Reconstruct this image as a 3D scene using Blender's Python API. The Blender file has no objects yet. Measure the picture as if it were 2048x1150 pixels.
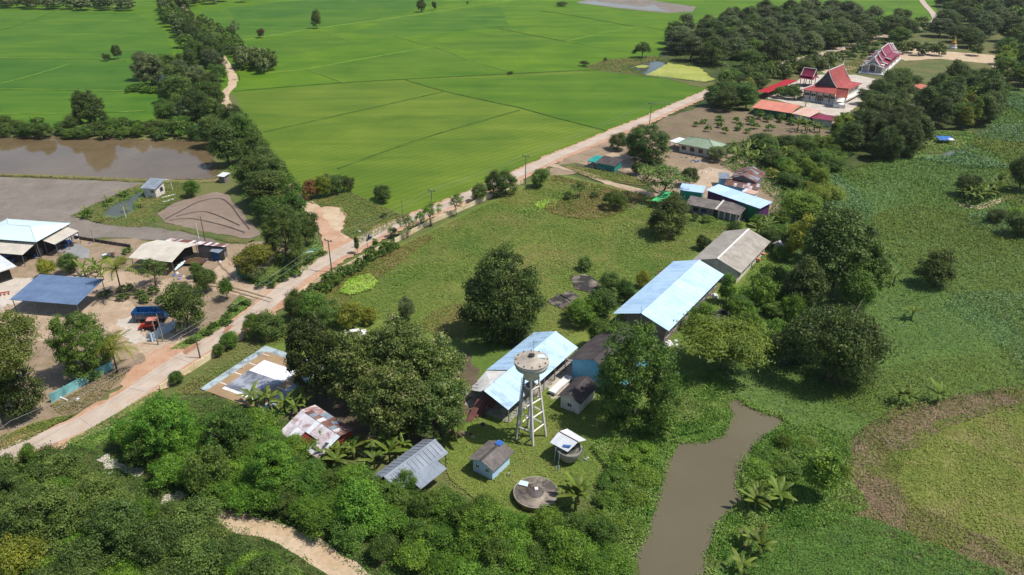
import bpy, bmesh, math, random
import numpy as np
from mathutils import Vector, Matrix

# ---------------------------------------------------------------- scene, camera, light
S = bpy.context.scene
COL = S.collection
FPX, PITCH, HC = 1480.0, math.radians(27.5), 78.0
cd = bpy.data.cameras.new('camera'); cam = bpy.data.objects.new('camera', cd); COL.objects.link(cam)
cam.location = (0, 0, HC); cam.rotation_euler = (math.pi/2 - PITCH, 0, 0)
cd.sensor_width = 36.0; cd.lens = FPX/2048*36.0; cd.clip_start = 1.0; cd.clip_end = 20000
S.camera = cam
SUN_EL = math.radians(61)
w = bpy.data.worlds.new('World'); S.world = w; w.use_nodes = True
nt = w.node_tree; nt.nodes.clear()
sky = nt.nodes.new('ShaderNodeTexSky'); sky.sky_type = 'NISHITA'; sky.sun_disc = False
sky.sun_elevation = SUN_EL; sky.sun_rotation = math.radians(96)
bgn = nt.nodes.new('ShaderNodeBackground'); bgn.inputs['Strength'].default_value = 0.115
on = nt.nodes.new('ShaderNodeOutputWorld')
nt.links.new(sky.outputs[0], bgn.inputs[0]); nt.links.new(bgn.outputs[0], on.inputs[0])
sd = bpy.data.lights.new('sun', 'SUN'); sd.energy = 4.4; sd.angle = math.radians(0.5); sd.color = (1.0, 0.955, 0.88)
so = bpy.data.objects.new('sun', sd); COL.objects.link(so)
so.rotation_euler = (0, math.pi/2 - SUN_EL, math.radians(-6)); so.location = (120, 150, 200)
S.view_settings.view_transform = 'Standard'; S.view_settings.look = 'None'
S.view_settings.exposure = 0.2; S.view_settings.gamma = 1.0; S.view_settings.use_curve_mapping = False

# ---------------------------------------------------------------- pixel <-> place
FW = Vector((0, math.cos(PITCH), -math.sin(PITCH))); UP = Vector((0, math.sin(PITCH), math.cos(PITCH)))
def G(x, y, z=0.0):
    """the point at height z that the photograph shows at pixel x, y"""
    d = FW*FPX + Vector((x-1024, 0, 0)) + UP*(575-y)
    t = (z-HC)/d.z
    return Vector((d.x*t, d.y*t, z))
def depth(P): return (P - Vector((0, 0, HC))).dot(FW)
def ypix(P):
    v = P - Vector((0, 0, HC)); return 575 - FPX*v.dot(UP)/v.dot(FW)
def tall(x, yb, yt):
    B = G(x, yb); lo, hi = 0.0, 60.0
    for _ in range(30):
        m = (lo+hi)/2
        if ypix(B+Vector((0, 0, m))) > yt: lo = m
        else: hi = m
    return lo

# ---------------------------------------------------------------- materials
def lin(c): 
    c /= 255.0
    return c/12.92 if c <= 0.04045 else ((c+0.055)/1.055)**2.4
def C(r, g, b, k=0.78): return (lin(r)*k, lin(g)*k, lin(b)*k, 1)
MATS = {}
def newmat(name):
    m = bpy.data.materials.new(name); m.use_nodes = True; m.node_tree.nodes.clear(); MATS[name] = m
    n = m.node_tree.nodes
    o = n.new('ShaderNodeOutputMaterial'); b = n.new('ShaderNodeBsdfPrincipled')
    m.node_tree.links.new(b.outputs[0], o.inputs[0])
    return m, m.node_tree.nodes, m.node_tree.links, b, o
def noise(n, l, vec, scale, detail=4, rough=.6, dist=0.0):
    t = n.new('ShaderNodeTexNoise'); t.inputs['Scale'].default_value = scale
    t.inputs['Detail'].default_value = detail; t.inputs['Roughness'].default_value = rough
    t.inputs['Distortion'].default_value = dist
    l.new(vec, t.inputs['Vector']); return t.outputs['Fac']
def ramp(n, l, fac, stops):
    r = n.new('ShaderNodeValToRGB'); e = r.color_ramp.elements
    e[0].position, e[0].color = stops[0]; e[1].position, e[1].color = stops[-1]
    for p, c in stops[1:-1]:
        x = e.new(p); x.color = c
    l.new(fac, r.inputs[0]); return r.outputs[0]
def mix(n, l, fac, a, b, mode='MIX'):
    m = n.new('ShaderNodeMix'); m.data_type = 'RGBA'; m.blend_type = mode
    if isinstance(fac, float): m.inputs[0].default_value = fac
    else: l.new(fac, m.inputs[0])
    for i, v in ((6, a), (7, b)):
        if isinstance(v, tuple): m.inputs[i].default_value = v
        else: l.new(v, m.inputs[i])
    return m.outputs[2]
def mapped(n, l, rotz=0, sc=(1, 1, 1), src=None):
    if src is None:
        g = n.new('ShaderNodeNewGeometry'); src = g.outputs['Position']
    mp = n.new('ShaderNodeMapping'); mp.inputs['Rotation'].default_value = (0, 0, rotz); mp.inputs['Scale'].default_value = sc
    l.new(src, mp.inputs[0]); return mp.outputs[0]
def surf(name, a, b, s1=.15, c=None, s2=.9, camt=.5, fine=5.0, finek=.25, rough=.85, bump=.0, bscale=3.0, bdist=.1, spec=.2, lo=.35, hi=.65):
    """a broad a/b mottling, blotches of c and a fine speckle"""
    m, n, l, bs, o = newmat(name)
    v = mapped(n, l)
    col = ramp(n, l, noise(n, l, v, s1, 5, .6, .4), [(lo, a), (hi, b)])
    if c:
        f = ramp(n, l, noise(n, l, v, s2, 5, .65, .6), [(.5, (0, 0, 0, 1)), (.66, (camt,)*3+(1,))])
        col = mix(n, l, f, col, c)
    if finek:
        f = ramp(n, l, noise(n, l, v, fine, 3, .7), [(.3, (1-finek,)*3+(1,)), (.7, (1+finek,)*3+(1,))])
        col = mix(n, l, 1.0, col, f, 'MULTIPLY')
    l.new(col, bs.inputs['Base Color']); bs.inputs['Roughness'].default_value = rough
    bs.inputs['Specular IOR Level'].default_value = spec
    if bump:
        bp = n.new('ShaderNodeBump'); bp.inputs['Strength'].default_value = bump; bp.inputs['Distance'].default_value = bdist
        l.new(noise(n, l, v, bscale, 4, .7), bp.inputs['Height']); l.new(bp.outputs[0], bs.inputs['Normal'])
    return m
def rice(name, a, b, rot, k=.12, s=.03):
    m, n, l, bs, o = newmat(name)
    v = mapped(n, l)
    st = mapped(n, l, rot, (.012, .09, 1))           # drills run along one direction
    f1 = noise(n, l, v, s, 4, .6, .6); f2 = noise(n, l, st, 1.0, 5, .65, .3)
    ad = n.new('ShaderNodeMath'); ad.operation = 'ADD'; l.new(f1, ad.inputs[0]); l.new(f2, ad.inputs[1])
    hf = n.new('ShaderNodeMath'); hf.operation = 'MULTIPLY'; hf.inputs[1].default_value = .5; l.new(ad.outputs[0], hf.inputs[0])
    col = ramp(n, l, hf.outputs[0], [(.38, a), (.62, b)])
    wv = n.new('ShaderNodeTexWave'); wv.inputs['Scale'].default_value = .11; wv.inputs['Distortion'].default_value = 2.5
    wv.inputs['Detail'].default_value = 2; wv.bands_direction = 'Y'
    l.new(mapped(n, l, rot), wv.inputs['Vector'])
    col = mix(n, l, 1.0, col, ramp(n, l, wv.outputs['Fac'], [(0, (1-k,)*3+(1,)), (.5, (1+k*.3,)*3+(1,))]), 'MULTIPLY')
    col = mix(n, l, 1.0, col, ramp(n, l, noise(n, l, mapped(n, l, rot, (.35, 1, 1)), .09, 6, .7, .8), [(.3, (.84, .9, .82, 1)), (.56, (1, 1, 1, 1)), (.75, (1.1, 1.05, 1.05, 1))]), 'MULTIPLY')
    col = mix(n, l, 1.0, col, ramp(n, l, noise(n, l, v, 2.2, 4, .75), [(.3, (.76,)*3+(1,)), (.7, (1.2,)*3+(1,))]), 'MULTIPLY')
    l.new(col, bs.inputs['Base Color']); bs.inputs['Roughness'].default_value = .8; bs.inputs['Specular IOR Level'].default_value = .15
    return m
def water(name, a, b, rough=.08, s=.05, spec=.5, bump=.02):
    m, n, l, bs, o = newmat(name); v = mapped(n, l)
    l.new(ramp(n, l, noise(n, l, v, s, 5, .6, .5), [(.35, a), (.65, b)]), bs.inputs['Base Color'])
    bs.inputs['Roughness'].default_value = rough; bs.inputs['IOR'].default_value = 1.33; bs.inputs['Specular IOR Level'].default_value = spec
    bp = n.new('ShaderNodeBump'); bp.inputs['Strength'].default_value = bump; bp.inputs['Distance'].default_value = .05
    l.new(noise(n, l, v, 1.6, 3), bp.inputs['Height']); l.new(bp.outputs[0], bs.inputs['Normal'])
    return m
def paint(name, c, c2=None, s=.5, rough=.55, metal=0.0, fine=.12, streak=None, spec=.35, sc=(1, 1, 1), lo=.42, hi=.62):
    """painted, tiled, concrete or metal piece with stains of c2 and slow tone changes"""
    m, n, l, bs, o = newmat(name)
    tc = n.new('ShaderNodeTexCoord'); v = mapped(n, l, 0, sc)
    if c2: col = ramp(n, l, noise(n, l, v, s, 6, .68, .5), [(lo, c), (hi, c2)])
    else: col = mix(n, l, 0.0, c, c)
    oi = n.new('ShaderNodeObjectInfo')
    mr = n.new('ShaderNodeMapRange'); mr.inputs['To Min'].default_value = 1-fine; mr.inputs['To Max'].default_value = 1+fine*.6
    l.new(oi.outputs['Random'], mr.inputs[0])
    col = mix(n, l, 1.0, col, mr.outputs[0], 'MULTIPLY')
    col = mix(n, l, 1.0, col, ramp(n, l, noise(n, l, v, 2.5, 5, .7), [(.3, (1-fine,)*3+(1,)), (.7, (1+fine*.5,)*3+(1,))]), 'MULTIPLY')
    l.new(col, bs.inputs['Base Color']); bs.inputs['Roughness'].default_value = rough; bs.inputs['Metallic'].default_value = metal
    bs.inputs['Specular IOR Level'].default_value = spec
    return m
def leafmat(name, a, b, tr=.3, rough=.55, hue=.018, top=None):
    m, n, l, bs, o = newmat(name)
    at = n.new('ShaderNodeAttribute'); at.attribute_name = 'tint'
    col = ramp(n, l, at.outputs['Fac'], [(0.0, a), (1.0, b)] if not top else [(0.0, a), (.62, b), (.72, top), (1.0, top)])
    oi = n.new('ShaderNodeObjectInfo'); hs = n.new('ShaderNodeHueSaturation')
    mr = n.new('ShaderNodeMapRange'); mr.inputs['To Min'].default_value = .5-hue; mr.inputs['To Max'].default_value = .5+hue*.5
    l.new(oi.outputs['Random'], mr.inputs[0]); l.new(mr.outputs[0], hs.inputs['Hue'])
    mv = n.new('ShaderNodeMapRange'); mv.inputs['To Min'].default_value = .7; mv.inputs['To Max'].default_value = 1.28
    ml = n.new('ShaderNodeMath'); ml.operation = 'FRACT'; mm = n.new('ShaderNodeMath'); mm.operation = 'MULTIPLY'; mm.inputs[1].default_value = 7.31
    l.new(oi.outputs['Random'], mm.inputs[0]); l.new(mm.outputs[0], ml.inputs[0]); l.new(ml.outputs[0], mv.inputs[0]); l.new(mv.outputs[0], hs.inputs['Value'])
    l.new(col, hs.inputs['Color']); col = hs.outputs[0]
    l.new(col, bs.inputs['Base Color']); bs.inputs['Roughness'].default_value = rough; bs.inputs['Specular IOR Level'].default_value = .3
    t = n.new('ShaderNodeBsdfTranslucent'); l.new(col, t.inputs[0])
    mx = n.new('ShaderNodeMixShader'); mx.inputs[0].default_value = tr
    l.new(bs.outputs[0], mx.inputs[1]); l.new(t.outputs[0], mx.inputs[2]); l.new(mx.outputs[0], o.inputs[0])
    return m
def covermat(name, a, b, c, s=.06, tr=.15):
    """ground cover: tone drifts over the place, each leaf differs a little"""
    m, n, l, bs, o = newmat(name); v = mapped(n, l)
    at = n.new('ShaderNodeAttribute'); at.attribute_name = 'tint'
    col = ramp(n, l, noise(n, l, v, s, 5, .62, .8), [(.36, a), (.5, b), (.64, c)])
    col = mix(n, l, 1.0, col, ramp(n, l, at.outputs['Fac'], [(0, (.72,)*3+(1,)), (1, (1.28,)*3+(1,))]), 'MULTIPLY')
    l.new(col, bs.inputs['Base Color']); bs.inputs['Roughness'].default_value = .6; bs.inputs['Specular IOR Level'].default_value = .25
    t = n.new('ShaderNodeBsdfTranslucent'); l.new(col, t.inputs[0])
    mx = n.new('ShaderNodeMixShader'); mx.inputs[0].default_value = tr
    l.new(bs.outputs[0], mx.inputs[1]); l.new(t.outputs[0], mx.inputs[2]); l.new(mx.outputs[0], o.inputs[0])
    return m

# setting
surf('grass_soil', C(88,104,52), C(112,116,66), .06, C(126,112,84), .2, .35, 2.5, .25)
surf('lawn', C(94,118,48), C(122,134,60), .045, C(132,126,70), .12, .3, 1.6, .25)
surf('verge', C(84,104,52), C(116,112,66), .12, C(132,108,82), .35, .6, 2.0, .3, bump=.4, bscale=2, bdist=.3)
surf('dirt', C(178,154,128), C(200,178,152), .12, C(150,126,104), .45, .5, 2.2, .14)
surf('dirt_dark', C(144,124,102), C(172,150,126), .15, C(118,112,70), .3, .5, 2.0, .22)
surf('sand', C(198,170,138), C(212,190,162), .2, C(150,140,96), .5, .4, 2.0, .14)
surf('laterite', C(190,148,120), C(206,172,144), .25, C(176,122,90), .5, .5, 2.5, .12)
surf('wet_earth', C(170,126,98), C(184,142,112), .4, None, 1, 0, 2, .12, rough=.6)
surf('plot_grey', C(140,122,108), C(152,134,120), .12, C(124,110,94), .3, .4, 1.5, .14)
surf('rut', C(104,90,80), C(112,98,86), .3)
surf('concrete_road', C(188,170,152), C(206,190,174), .2, C(200,166,138), .35, .5, 3.0, .08, rough=.9)
surf('mud_plot', C(128,118,108), C(146,136,126), .1, C(112,104,92), .3, .4, 1.5, .12, bump=.4, bscale=1.2, bdist=.15)
surf('plot_brown', C(122,106,86), C(140,122,98), .12, C(110,112,62), .25, .6, 1.6, .2, bump=.5, bscale=1.2, bdist=.25)
surf('pale_yard', C(196,184,168), C(214,204,190), .2, C(168,152,128), .5, .4, 2.0, .12)
surf('gravel', C(140,140,140), C(162,160,158), .3, None, 1, 0, 6, .2)
surf('dry_grass', C(134,114,90), C(150,130,102), .2, C(104,112,58), .5, .6, 1.5, .35)
surf('olive_grass', C(120,128,56), C(140,142,70), .1, C(150,138,90), .3, .5, 1.2, .3)
surf('bund', C(92,130,38), C(116,144,54), .2, C(136,138,84), .5, .25, 2.0, .25)
surf('bund_dark', C(66,96,30), C(84,112,38), .2, None, 1, 0, 2.0, .25)
surf('bund_dry', C(136,120,86), C(126,132,72), .15, C(100,96,60), .5, .5, 1.5, .25)
rice('rice_olive', C(88,116,30), C(116,136,42), math.radians(-47.1), .11)
rice('rice_bright', C(76,116,18), C(106,138,26), math.radians(-47.1), .09)
rice('rice_mid', C(74,112,22), C(102,132,32), math.radians(-47.1), .09)
rice('rice_lush', C(68,110,26), C(96,130,34), math.radians(6), .07)
rice('rice_deep', C(62,106,28), C(86,122,36), math.radians(6), .07)
water('canal_water', C(106,99,78), C(116,109,88), .12, .03, .3, .012)
water('paddy_water', C(112,94,68), C(128,110,84), .05, .04, .8, .02)
water('pond_water', C(84,90,78), C(98,102,88), .08, .05, .6)
surf('algae', C(158,166,74), C(182,184,98), .08, C(132,146,66), .25, .5, 3, .08, rough=.6)
surf('marsh_base', C(80,106,46), C(100,124,58), .05, C(84,100,54), .2, .5, 1.5, .35)
surf('undergrowth', C(54,72,32), C(86,98,48), .12, C(104,92,64), .3, .5, 1.5, .35, bump=.5, bscale=2, bdist=.3)
surf('soil_brown', C(96,84,68), C(116,102,80), .2, C(92,100,50), .4, .5, 2, .3)  # dull brown soil with olive blotches, laid under the teak clump

# foliage
leafmat('leaf_dark', C(57,78,33), C(114,133,57))
leafmat('leaf_mid', C(62,96,32), C(126,158,62))
leafmat('leaf_olive', C(68,96,38), C(130,154,70), .28)
leafmat('leaf_teak', C(67,92,38), C(127,144,65), .25, top=C(172,168,122))
leafmat('leaf_bright', C(74,120,34), C(142,182,60), .33)
leafmat('leaf_bamboo', C(94,124,32), C(154,176,62), .35)
leafmat('leaf_yellow', C(99,119,31), C(178,183,63), .3)
leafmat('leaf_grey', C(80,100,55), C(144,156,94), .2)
leafmat('leaf_far', C(69,90,50), C(131,144,82), .2)
leafmat('leaf_rust', C(99,74,37), C(167,125,71), .2)
leafmat('leaf_banana', C(67,100,30), C(137,156,60), .3, hue=.02)
leafmat('leaf_palm', C(85,113,41), C(169,172,69), .3)
leafmat('leaf_euca', C(93,113,41), C(169,179,83), .35)
leafmat('leaf_vine', C(68,111,31), C(138,168,54), .25)
covermat('cover_marsh', C(108,134,48), C(112,144,68), C(126,158,94), .035)
covermat('cover_reed', C(114,150,88), C(124,158,100), C(140,168,116), .08)
covermat('cover_mat', C(104,120,34), C(122,134,42), C(116,136,58), .06)
covermat('cover_lawn', C(102,130,48), C(128,142,60), C(160,148,88), .05)
covermat('cover_bank', C(92,136,46), C(128,162,68), C(146,166,86), .12)
covermat('cover_bright', C(142,184,56), C(172,206,78), C(190,216,104), .2)
covermat('cover_straw', C(124,128,58), C(150,138,78), C(164,142,92), .1)
covermat('cover_dry', C(162,138,110), C(138,136,80), C(178,154,126), .14)
covermat('cover_field', C(120,140,52), C(136,148,62), C(158,152,92), .12)
covermat('cover_creeper', C(92,134,44), C(104,144,56), C(82,122,48), .12)
covermat('cover_thicket', C(70,112,32), C(96,136,44), C(116,146,58), .15)
paint('bark', C(96,84,70), C(122,108,92), 1.5, .9)
paint('bark_pale', C(186,176,160), C(160,146,128), 1.0, .8)
paint('stem_green', C(112,126,60), C(140,130,84), 1.5, .7)
# buildings
paint('roof_blue', C(184,211,234,.98), C(164,194,220,.98), .25, .42, .0, .05, spec=.5)
paint('roof_blue_worn', C(176,206,232,.98), C(132,152,170,.98), .35, .45, .0, .07, spec=.4, lo=.5, hi=.72)
paint('roof_blue_pale', C(184,208,236,.98), C(170,198,230,.98), .15, .42, .0, .05, spec=.5)
paint('roof_blue_tile', C(100,122,154), C(112,134,166), .8, .5, .0, .05, sc=(.35, 1, 1))
paint('roof_cyan', C(204,222,222,.98), C(196,216,218,.98), .2, .45, .0, .04, spec=.5)
paint('roof_beige', C(196,188,174,.98), C(184,176,162,.98), .25, .5, .0, .05)
paint('roof_white', C(214,216,218,.98), C(196,200,206,.98), .3, .45, .0, .06)
paint('roof_fibre', C(138,130,124), C(112,104,100), .35, .9, .0, .12)
paint('roof_fibre_pale', C(176,168,158,.98), C(156,148,138,.98), .35, .9, .0, .07)
paint('roof_fibre_dark', C(92,84,82), C(74,66,66), .4, .9, .0, .12)
paint('roof_zinc', C(150,160,172), C(132,142,154), .5, .62, .0, .08, spec=.3)
paint('roof_rust', C(146,122,114), C(118,74,62), .28, .75, .0, .16, lo=.36, hi=.56)
paint('roof_rust_pale', C(206,200,204,.98), C(150,112,106,.98), .4, .6, .0, .16, lo=.48, hi=.64)
paint('roof_green', C(160,178,152), C(142,162,134), .35, .6, .0, .08)
paint('roof_red', C(180,86,80), C(162,70,66), .3, .7, .0, .07)
paint('roof_red_bright', C(200,44,44), C(180,34,38), .3, .5, .0, .06)
paint('roof_orange', C(222,142,118), C(212,126,102), .2, .5, .0, .05)
paint('roof_pink', C(228,190,172), C(218,172,152), .2, .5, .0, .05)
paint('roof_maroon', C(150,52,78), C(134,42,66), .3, .45, .0, .06)
paint('tarp_green', C(96,214,134), C(70,196,120), .5, .4, .0, .1)
paint('tarp_teal', C(52,172,158), C(30,140,138), .5, .45, .0, .1)
paint('tarp_blue', C(54,110,196), C(86,140,210), .8, .45, .0, .15)
paint('tarp_white', C(222,222,224,.98), C(190,194,202,.98), .8, .5, .0, .12)
paint('white', C(222,220,216,1.05), C(200,196,190,1.05), .5, .7, .0, .06)
paint('white_wall', C(214,208,198,1.05), C(186,178,166,1.05), .4, .8, .0, .06)
paint('cream', C(222,206,172,1.05), C(196,170,130,1.05), .4, .8, .0, .08)
paint('mauve_wall', C(134,116,116,1.05), C(120,102,104,1.05), .3, .85, .0, .05)
paint('sky_wall', C(128,196,226,1.05), C(112,180,214,1.05), .3, .75, .0, .05)
paint('purple_wall', C(112,68,118), C(92,52,100), .3, .7, .0, .08)
paint('green_wall', C(40,140,100), C(30,116,84), .4, .7, .0, .08)
paint('red_wall', C(150,64,44), C(120,48,40), .4, .8, .0, .12)
paint('grey_wall', C(150,144,140), C(128,120,116), .4, .85, .0, .1)
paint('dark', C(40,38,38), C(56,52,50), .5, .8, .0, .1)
paint('glass', C(40,48,56), C(60,70,80), 1.0, .15, .0, .05, spec=.6)
paint('wood', C(120,92,70), C(90,68,54), .6, .8, .0, .15)
paint('wood_red', C(140,92,86), C(112,70,66), .6, .7, .0, .12)
paint('concrete', C(172,166,156), C(138,130,122), .5, .9, .0, .1)
paint('concrete_stained', C(184,170,152), C(92,84,78), .45, .9, .0, .1, lo=.38, hi=.6)
paint('tank_concrete', C(200,188,172), C(156,144,130), .6, .9, .0, .08, lo=.42, hi=.7)
paint('concrete_dark', C(116,108,104), C(66,60,60), .6, .9, .0, .1, lo=.4, hi=.6)
paint('blue_grey_paint', C(178,192,198), C(196,200,200), .8, .7, .0, .1)
paint('turquoise_wall', C(140,206,206), C(98,150,152), .35, .8, .0, .1, lo=.45, hi=.65)
paint('pale_blue_wall', C(190,214,236,1.05), C(170,198,224,1.05), .5, .75, .0, .06)
paint('steel', C(128,132,138), C(108,112,118), .8, .5, .4, .1)
paint('pole', C(138,130,120), C(112,102,92), .8, .85, .0, .08)
paint('cable', C(150,150,150), C(130,130,130), .8, .6, .0, .05)
paint('gold', C(212,168,72), C(180,130,50), .8, .4, .3, .1)
paint('truck_blue', C(24,98,160), C(20,78,130), .8, .5, .0, .12)
paint('truck_grey', C(128,130,136), C(110,104,100), .8, .6, .2, .12)
paint('tractor_red', C(206,66,40), C(180,50,34), .8, .45, .0, .1)
paint('canvas_pink', C(214,140,124), C(196,118,104), .8, .8, .0, .08)
paint('rubber', C(34,34,34), C(48,46,44), .8, .9, .0, .1)
paint('court_white', C(232,234,236,.98), C(214,216,222,.98), .15, .5, .0, .02)
paint('court_grey', C(176,180,190), C(112,116,126), .22, .3, .0, .04, lo=.42, hi=.55)
paint('court_tan', C(176,148,112), C(160,134,104), .3, .85, .0, .05)
paint('court_pale', C(184,200,204), C(104,110,112), .5, .85, .0, .08, lo=.46, hi=.66)
paint('slab_stained', C(150,140,124), C(58,54,50), .35, .9, .0, .08, lo=.38, hi=.52)
paint('skin', C(150,110,88), None, 1, .6)
paint('shirt_blue', C(40,52,110), C(54,66,130), 2, .8)
paint('trousers', C(40,40,50), None, 1, .8)
paint('gable_blue', C(70,84,104), C(120,110,90), 1.2, .6)

# ---------------------------------------------------------------- mesh building
class MB:
    def __init__(s): s.v = []; s.f = []
    def add(s, v, f):
        o = len(s.v); s.v += [tuple(p) for p in v]; s.f += [tuple(i+o for i in q) for q in f]; return s
    def box(s, x0, y0, z0, x1, y1, z1):
        v = [(x, y, z) for z in (z0, z1) for y in (y0, y1) for x in (x0, x1)]
        return s.add(v, [(0,2,3,1), (4,5,7,6), (0,1,5,4), (2,6,7,3), (0,4,6,2), (1,3,7,5)])
    def prism(s, poly, z0, z1):
        n = len(poly)
        return s.add([(p[0], p[1], z0) for p in poly]+[(p[0], p[1], z1) for p in poly],
                     [tuple(range(n))[::-1], tuple(range(n, 2*n))]+[(i, (i+1) % n, n+(i+1) % n, n+i) for i in range(n)])
    def extr(s, sec, x0, x1):     # section in y,z swept along x
        n = len(sec)
        return s.add([(x0, p[0], p[1]) for p in sec]+[(x1, p[0], p[1]) for p in sec],
                     [tuple(range(n)), tuple(range(n, 2*n))[::-1]]+[(i, n+i, n+(i+1) % n, (i+1) % n) for i in range(n)])
    def slab(s, pts, t):          # a plate of thickness t below 3 or 4 corner points
        n = len(pts); d = Vector((0, 0, t)); P = [Vector(p) for p in pts]
        return s.add(P+[p-d for p in P], [tuple(range(n)), tuple(range(n, 2*n))[::-1]]+[(i, n+i, n+(i+1) % n, (i+1) % n) for i in range(n)])
    def tube(s, pts, rad, n=8, cap=True):
        pts = [Vector(p) for p in pts]; o = len(s.v); k = len(pts)
        if not hasattr(rad, '__len__'): rad = [rad]*k
        for i, p in enumerate(pts):
            d = (pts[min(i+1, k-1)]-pts[max(i-1, 0)]).normalized()
            a = d.cross(Vector((0, 0, 1)) if abs(d.z) < .9 else Vector((1, 0, 0))).normalized(); b = d.cross(a)
            for j in range(n):
                t = 2*math.pi*j/n; s.v.append(tuple(p+(a*math.cos(t)+b*math.sin(t))*rad[i]))
        for i in range(k-1):
            for j in range(n):
                s.f.append((o+i*n+j, o+i*n+(j+1) % n, o+(i+1)*n+(j+1) % n, o+(i+1)*n+j))
        if cap:
            s.f.append(tuple(o+j for j in range(n))[::-1]); s.f.append(tuple(o+(k-1)*n+j for j in range(n)))
        return s
    def lathe(s, prof, n=24, c=(0, 0)):
        o = len(s.v); k = len(prof)
        for r, z in prof:
            for j in range(n):
                t = 2*math.pi*j/n; s.v.append((c[0]+r*math.cos(t), c[1]+r*math.sin(t), z))
        for i in range(k-1):
            for j in range(n):
                s.f.append((o+i*n+j, o+i*n+(j+1) % n, o+(i+1)*n+(j+1) % n, o+(i+1)*n+j))
        s.f.append(tuple(o+j for j in range(n))[::-1]); s.f.append(tuple(o+(k-1)*n+j for j in range(n)))
        return s
    def mesh(s, name, mat=None, smooth=False):
        m = bpy.data.meshes.new(name); m.from_pydata(s.v, [], s.f)
        bm = bmesh.new(); bm.from_mesh(m); bmesh.ops.recalc_face_normals(bm, faces=bm.faces); bm.to_mesh(m); bm.free()
        if mat: m.materials.append(MATS[mat])
        if smooth: m.polygons.foreach_set('use_smooth', [True]*len(m.polygons))
        return m
    def build(s, name, mat, parent=None, loc=(0, 0, 0), rz=0, smooth=False):
        return put(name, s.mesh(name, mat, smooth), parent, loc, rz)
def put(name, me, parent=None, loc=(0, 0, 0), rz=0):
    o = bpy.data.objects.new(name, me); COL.objects.link(o); o.parent = parent
    o.location = loc; o.rotation_euler = (0, 0, rz); return o
def tag(o, label, cat, group=None):
    o['label'] = label; o['category'] = cat
    if group: o['group'] = group
    return o
def thing(name, label, cat, loc=(0, 0, 0), rz=0, group=None):
    o = bpy.data.objects.new(name, None); COL.objects.link(o); o.empty_display_size = .5
    o.location = loc; o.rotation_euler = (0, 0, rz); return tag(o, label, cat, group)

# ---------------------------------------------------------------- ground sheets
LAYER = [0.0]
def zed():
    LAYER[0] += .0025; return LAYER[0]
def jag(P, step, amp, seed):
    rng = random.Random(seed); out = []
    for i, p in enumerate(P):
        q = P[(i+1) % len(P)]; n = max(1, min(400, int((q-p).length/step)))
        d = (q-p); nn = Vector((-d.y, d.x, 0)); nn = nn.normalized() if nn.length > 0 else nn
        for k in range(n):
            out.append(p+d*(k/n)+(nn*rng.uniform(-amp, amp) if k else Vector()))
    return out
def polyfill(P, z):
    bm = bmesh.new(); vs = [bm.verts.new((p.x, p.y, z)) for p in P]; bm.faces.new(vs)
    bmesh.ops.triangulate(bm, faces=bm.faces)
    for f in bm.faces:
        if f.normal.z < 0: f.normal_flip()
    return bm
def sheet(name, px, mat, amp=.5, step=2.5, z=None, world=False, seed=1, kind='structure'):
    P = [Vector((a, b, 0)) for a, b in px] if world else [G(a, b) for a, b in px]
    if amp: P = jag(P, step, amp, seed)
    bm = polyfill(P, z if z is not None else zed())
    me = bpy.data.meshes.new(name); bm.to_mesh(me); bm.free(); me.materials.append(MATS[mat])
    o = put(name, me)
    if kind: o['kind'] = kind
    return o
def spline(P, step=2.0):
    out = []
    for i in range(len(P)-1):
        a, b, c, d = P[max(i-1, 0)], P[i], P[i+1], P[min(i+2, len(P)-1)]
        n = max(2, int((c-b).length/step))
        for k in range(n):
            t = k/n
            out.append(.5*((2*b)+(c-a)*t+(2*a-5*b+4*c-d)*t*t+(3*b-3*c+d-a)*t**3))
    return out+[P[-1]]
def strip(name, px, wid, mat, h=0.0, amp=.0, step=2.0, seed=3, z=None, kind='structure', curve=True, off=0.0):
    rng = random.Random(seed); P = [G(a, b) for a, b in px]
    P = spline(P, step) if curve else P
    z = z if z is not None else zed(); v = []; f = []
    W = wid if hasattr(wid, '__len__') else (wid, wid)
    m = 5 if h else 3
    prof = [(-.5, 0), (-.28, h), (0, h*1.1), (.28, h), (.5, 0)] if h else [(-.5, 0), (0, 0), (.5, 0)]
    for i, p in enumerate(P):
        d = P[min(i+1, len(P)-1)]-P[max(i-1, 0)]; nn = Vector((-d.y, d.x, 0)).normalized()
        wd = W[0]+(W[1]-W[0])*i/(len(P)-1)
        e = (rng.uniform(-amp, amp), rng.uniform(-amp, amp))
        for k, (a, zz) in enumerate(prof):
            q = p+nn*(off+a*wd+(e[0] if k == 0 else e[1] if k == m-1 else 0)); v.append((q.x, q.y, z+zz))
    for i in range(len(P)-1):
        for k in range(m-1):
            f.append((i*m+k+1, i*m+k, (i+1)*m+k, (i+1)*m+k+1))
    me = bpy.data.meshes.new(name); me.from_pydata(v, [], f); me.materials.append(MATS[mat])
    o = put(name, me)
    if kind: o['kind'] = kind
    return o
# ================================================================ THE SETTING
b = MB(); b.add([(-5000, -2000, 0), (5000, -2000, 0), (5000, 8000, 0), (-5000, 8000, 0)], [(0, 1, 2, 3)])
b.build('ground', 'grass_soil')['kind'] = 'structure'

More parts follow.
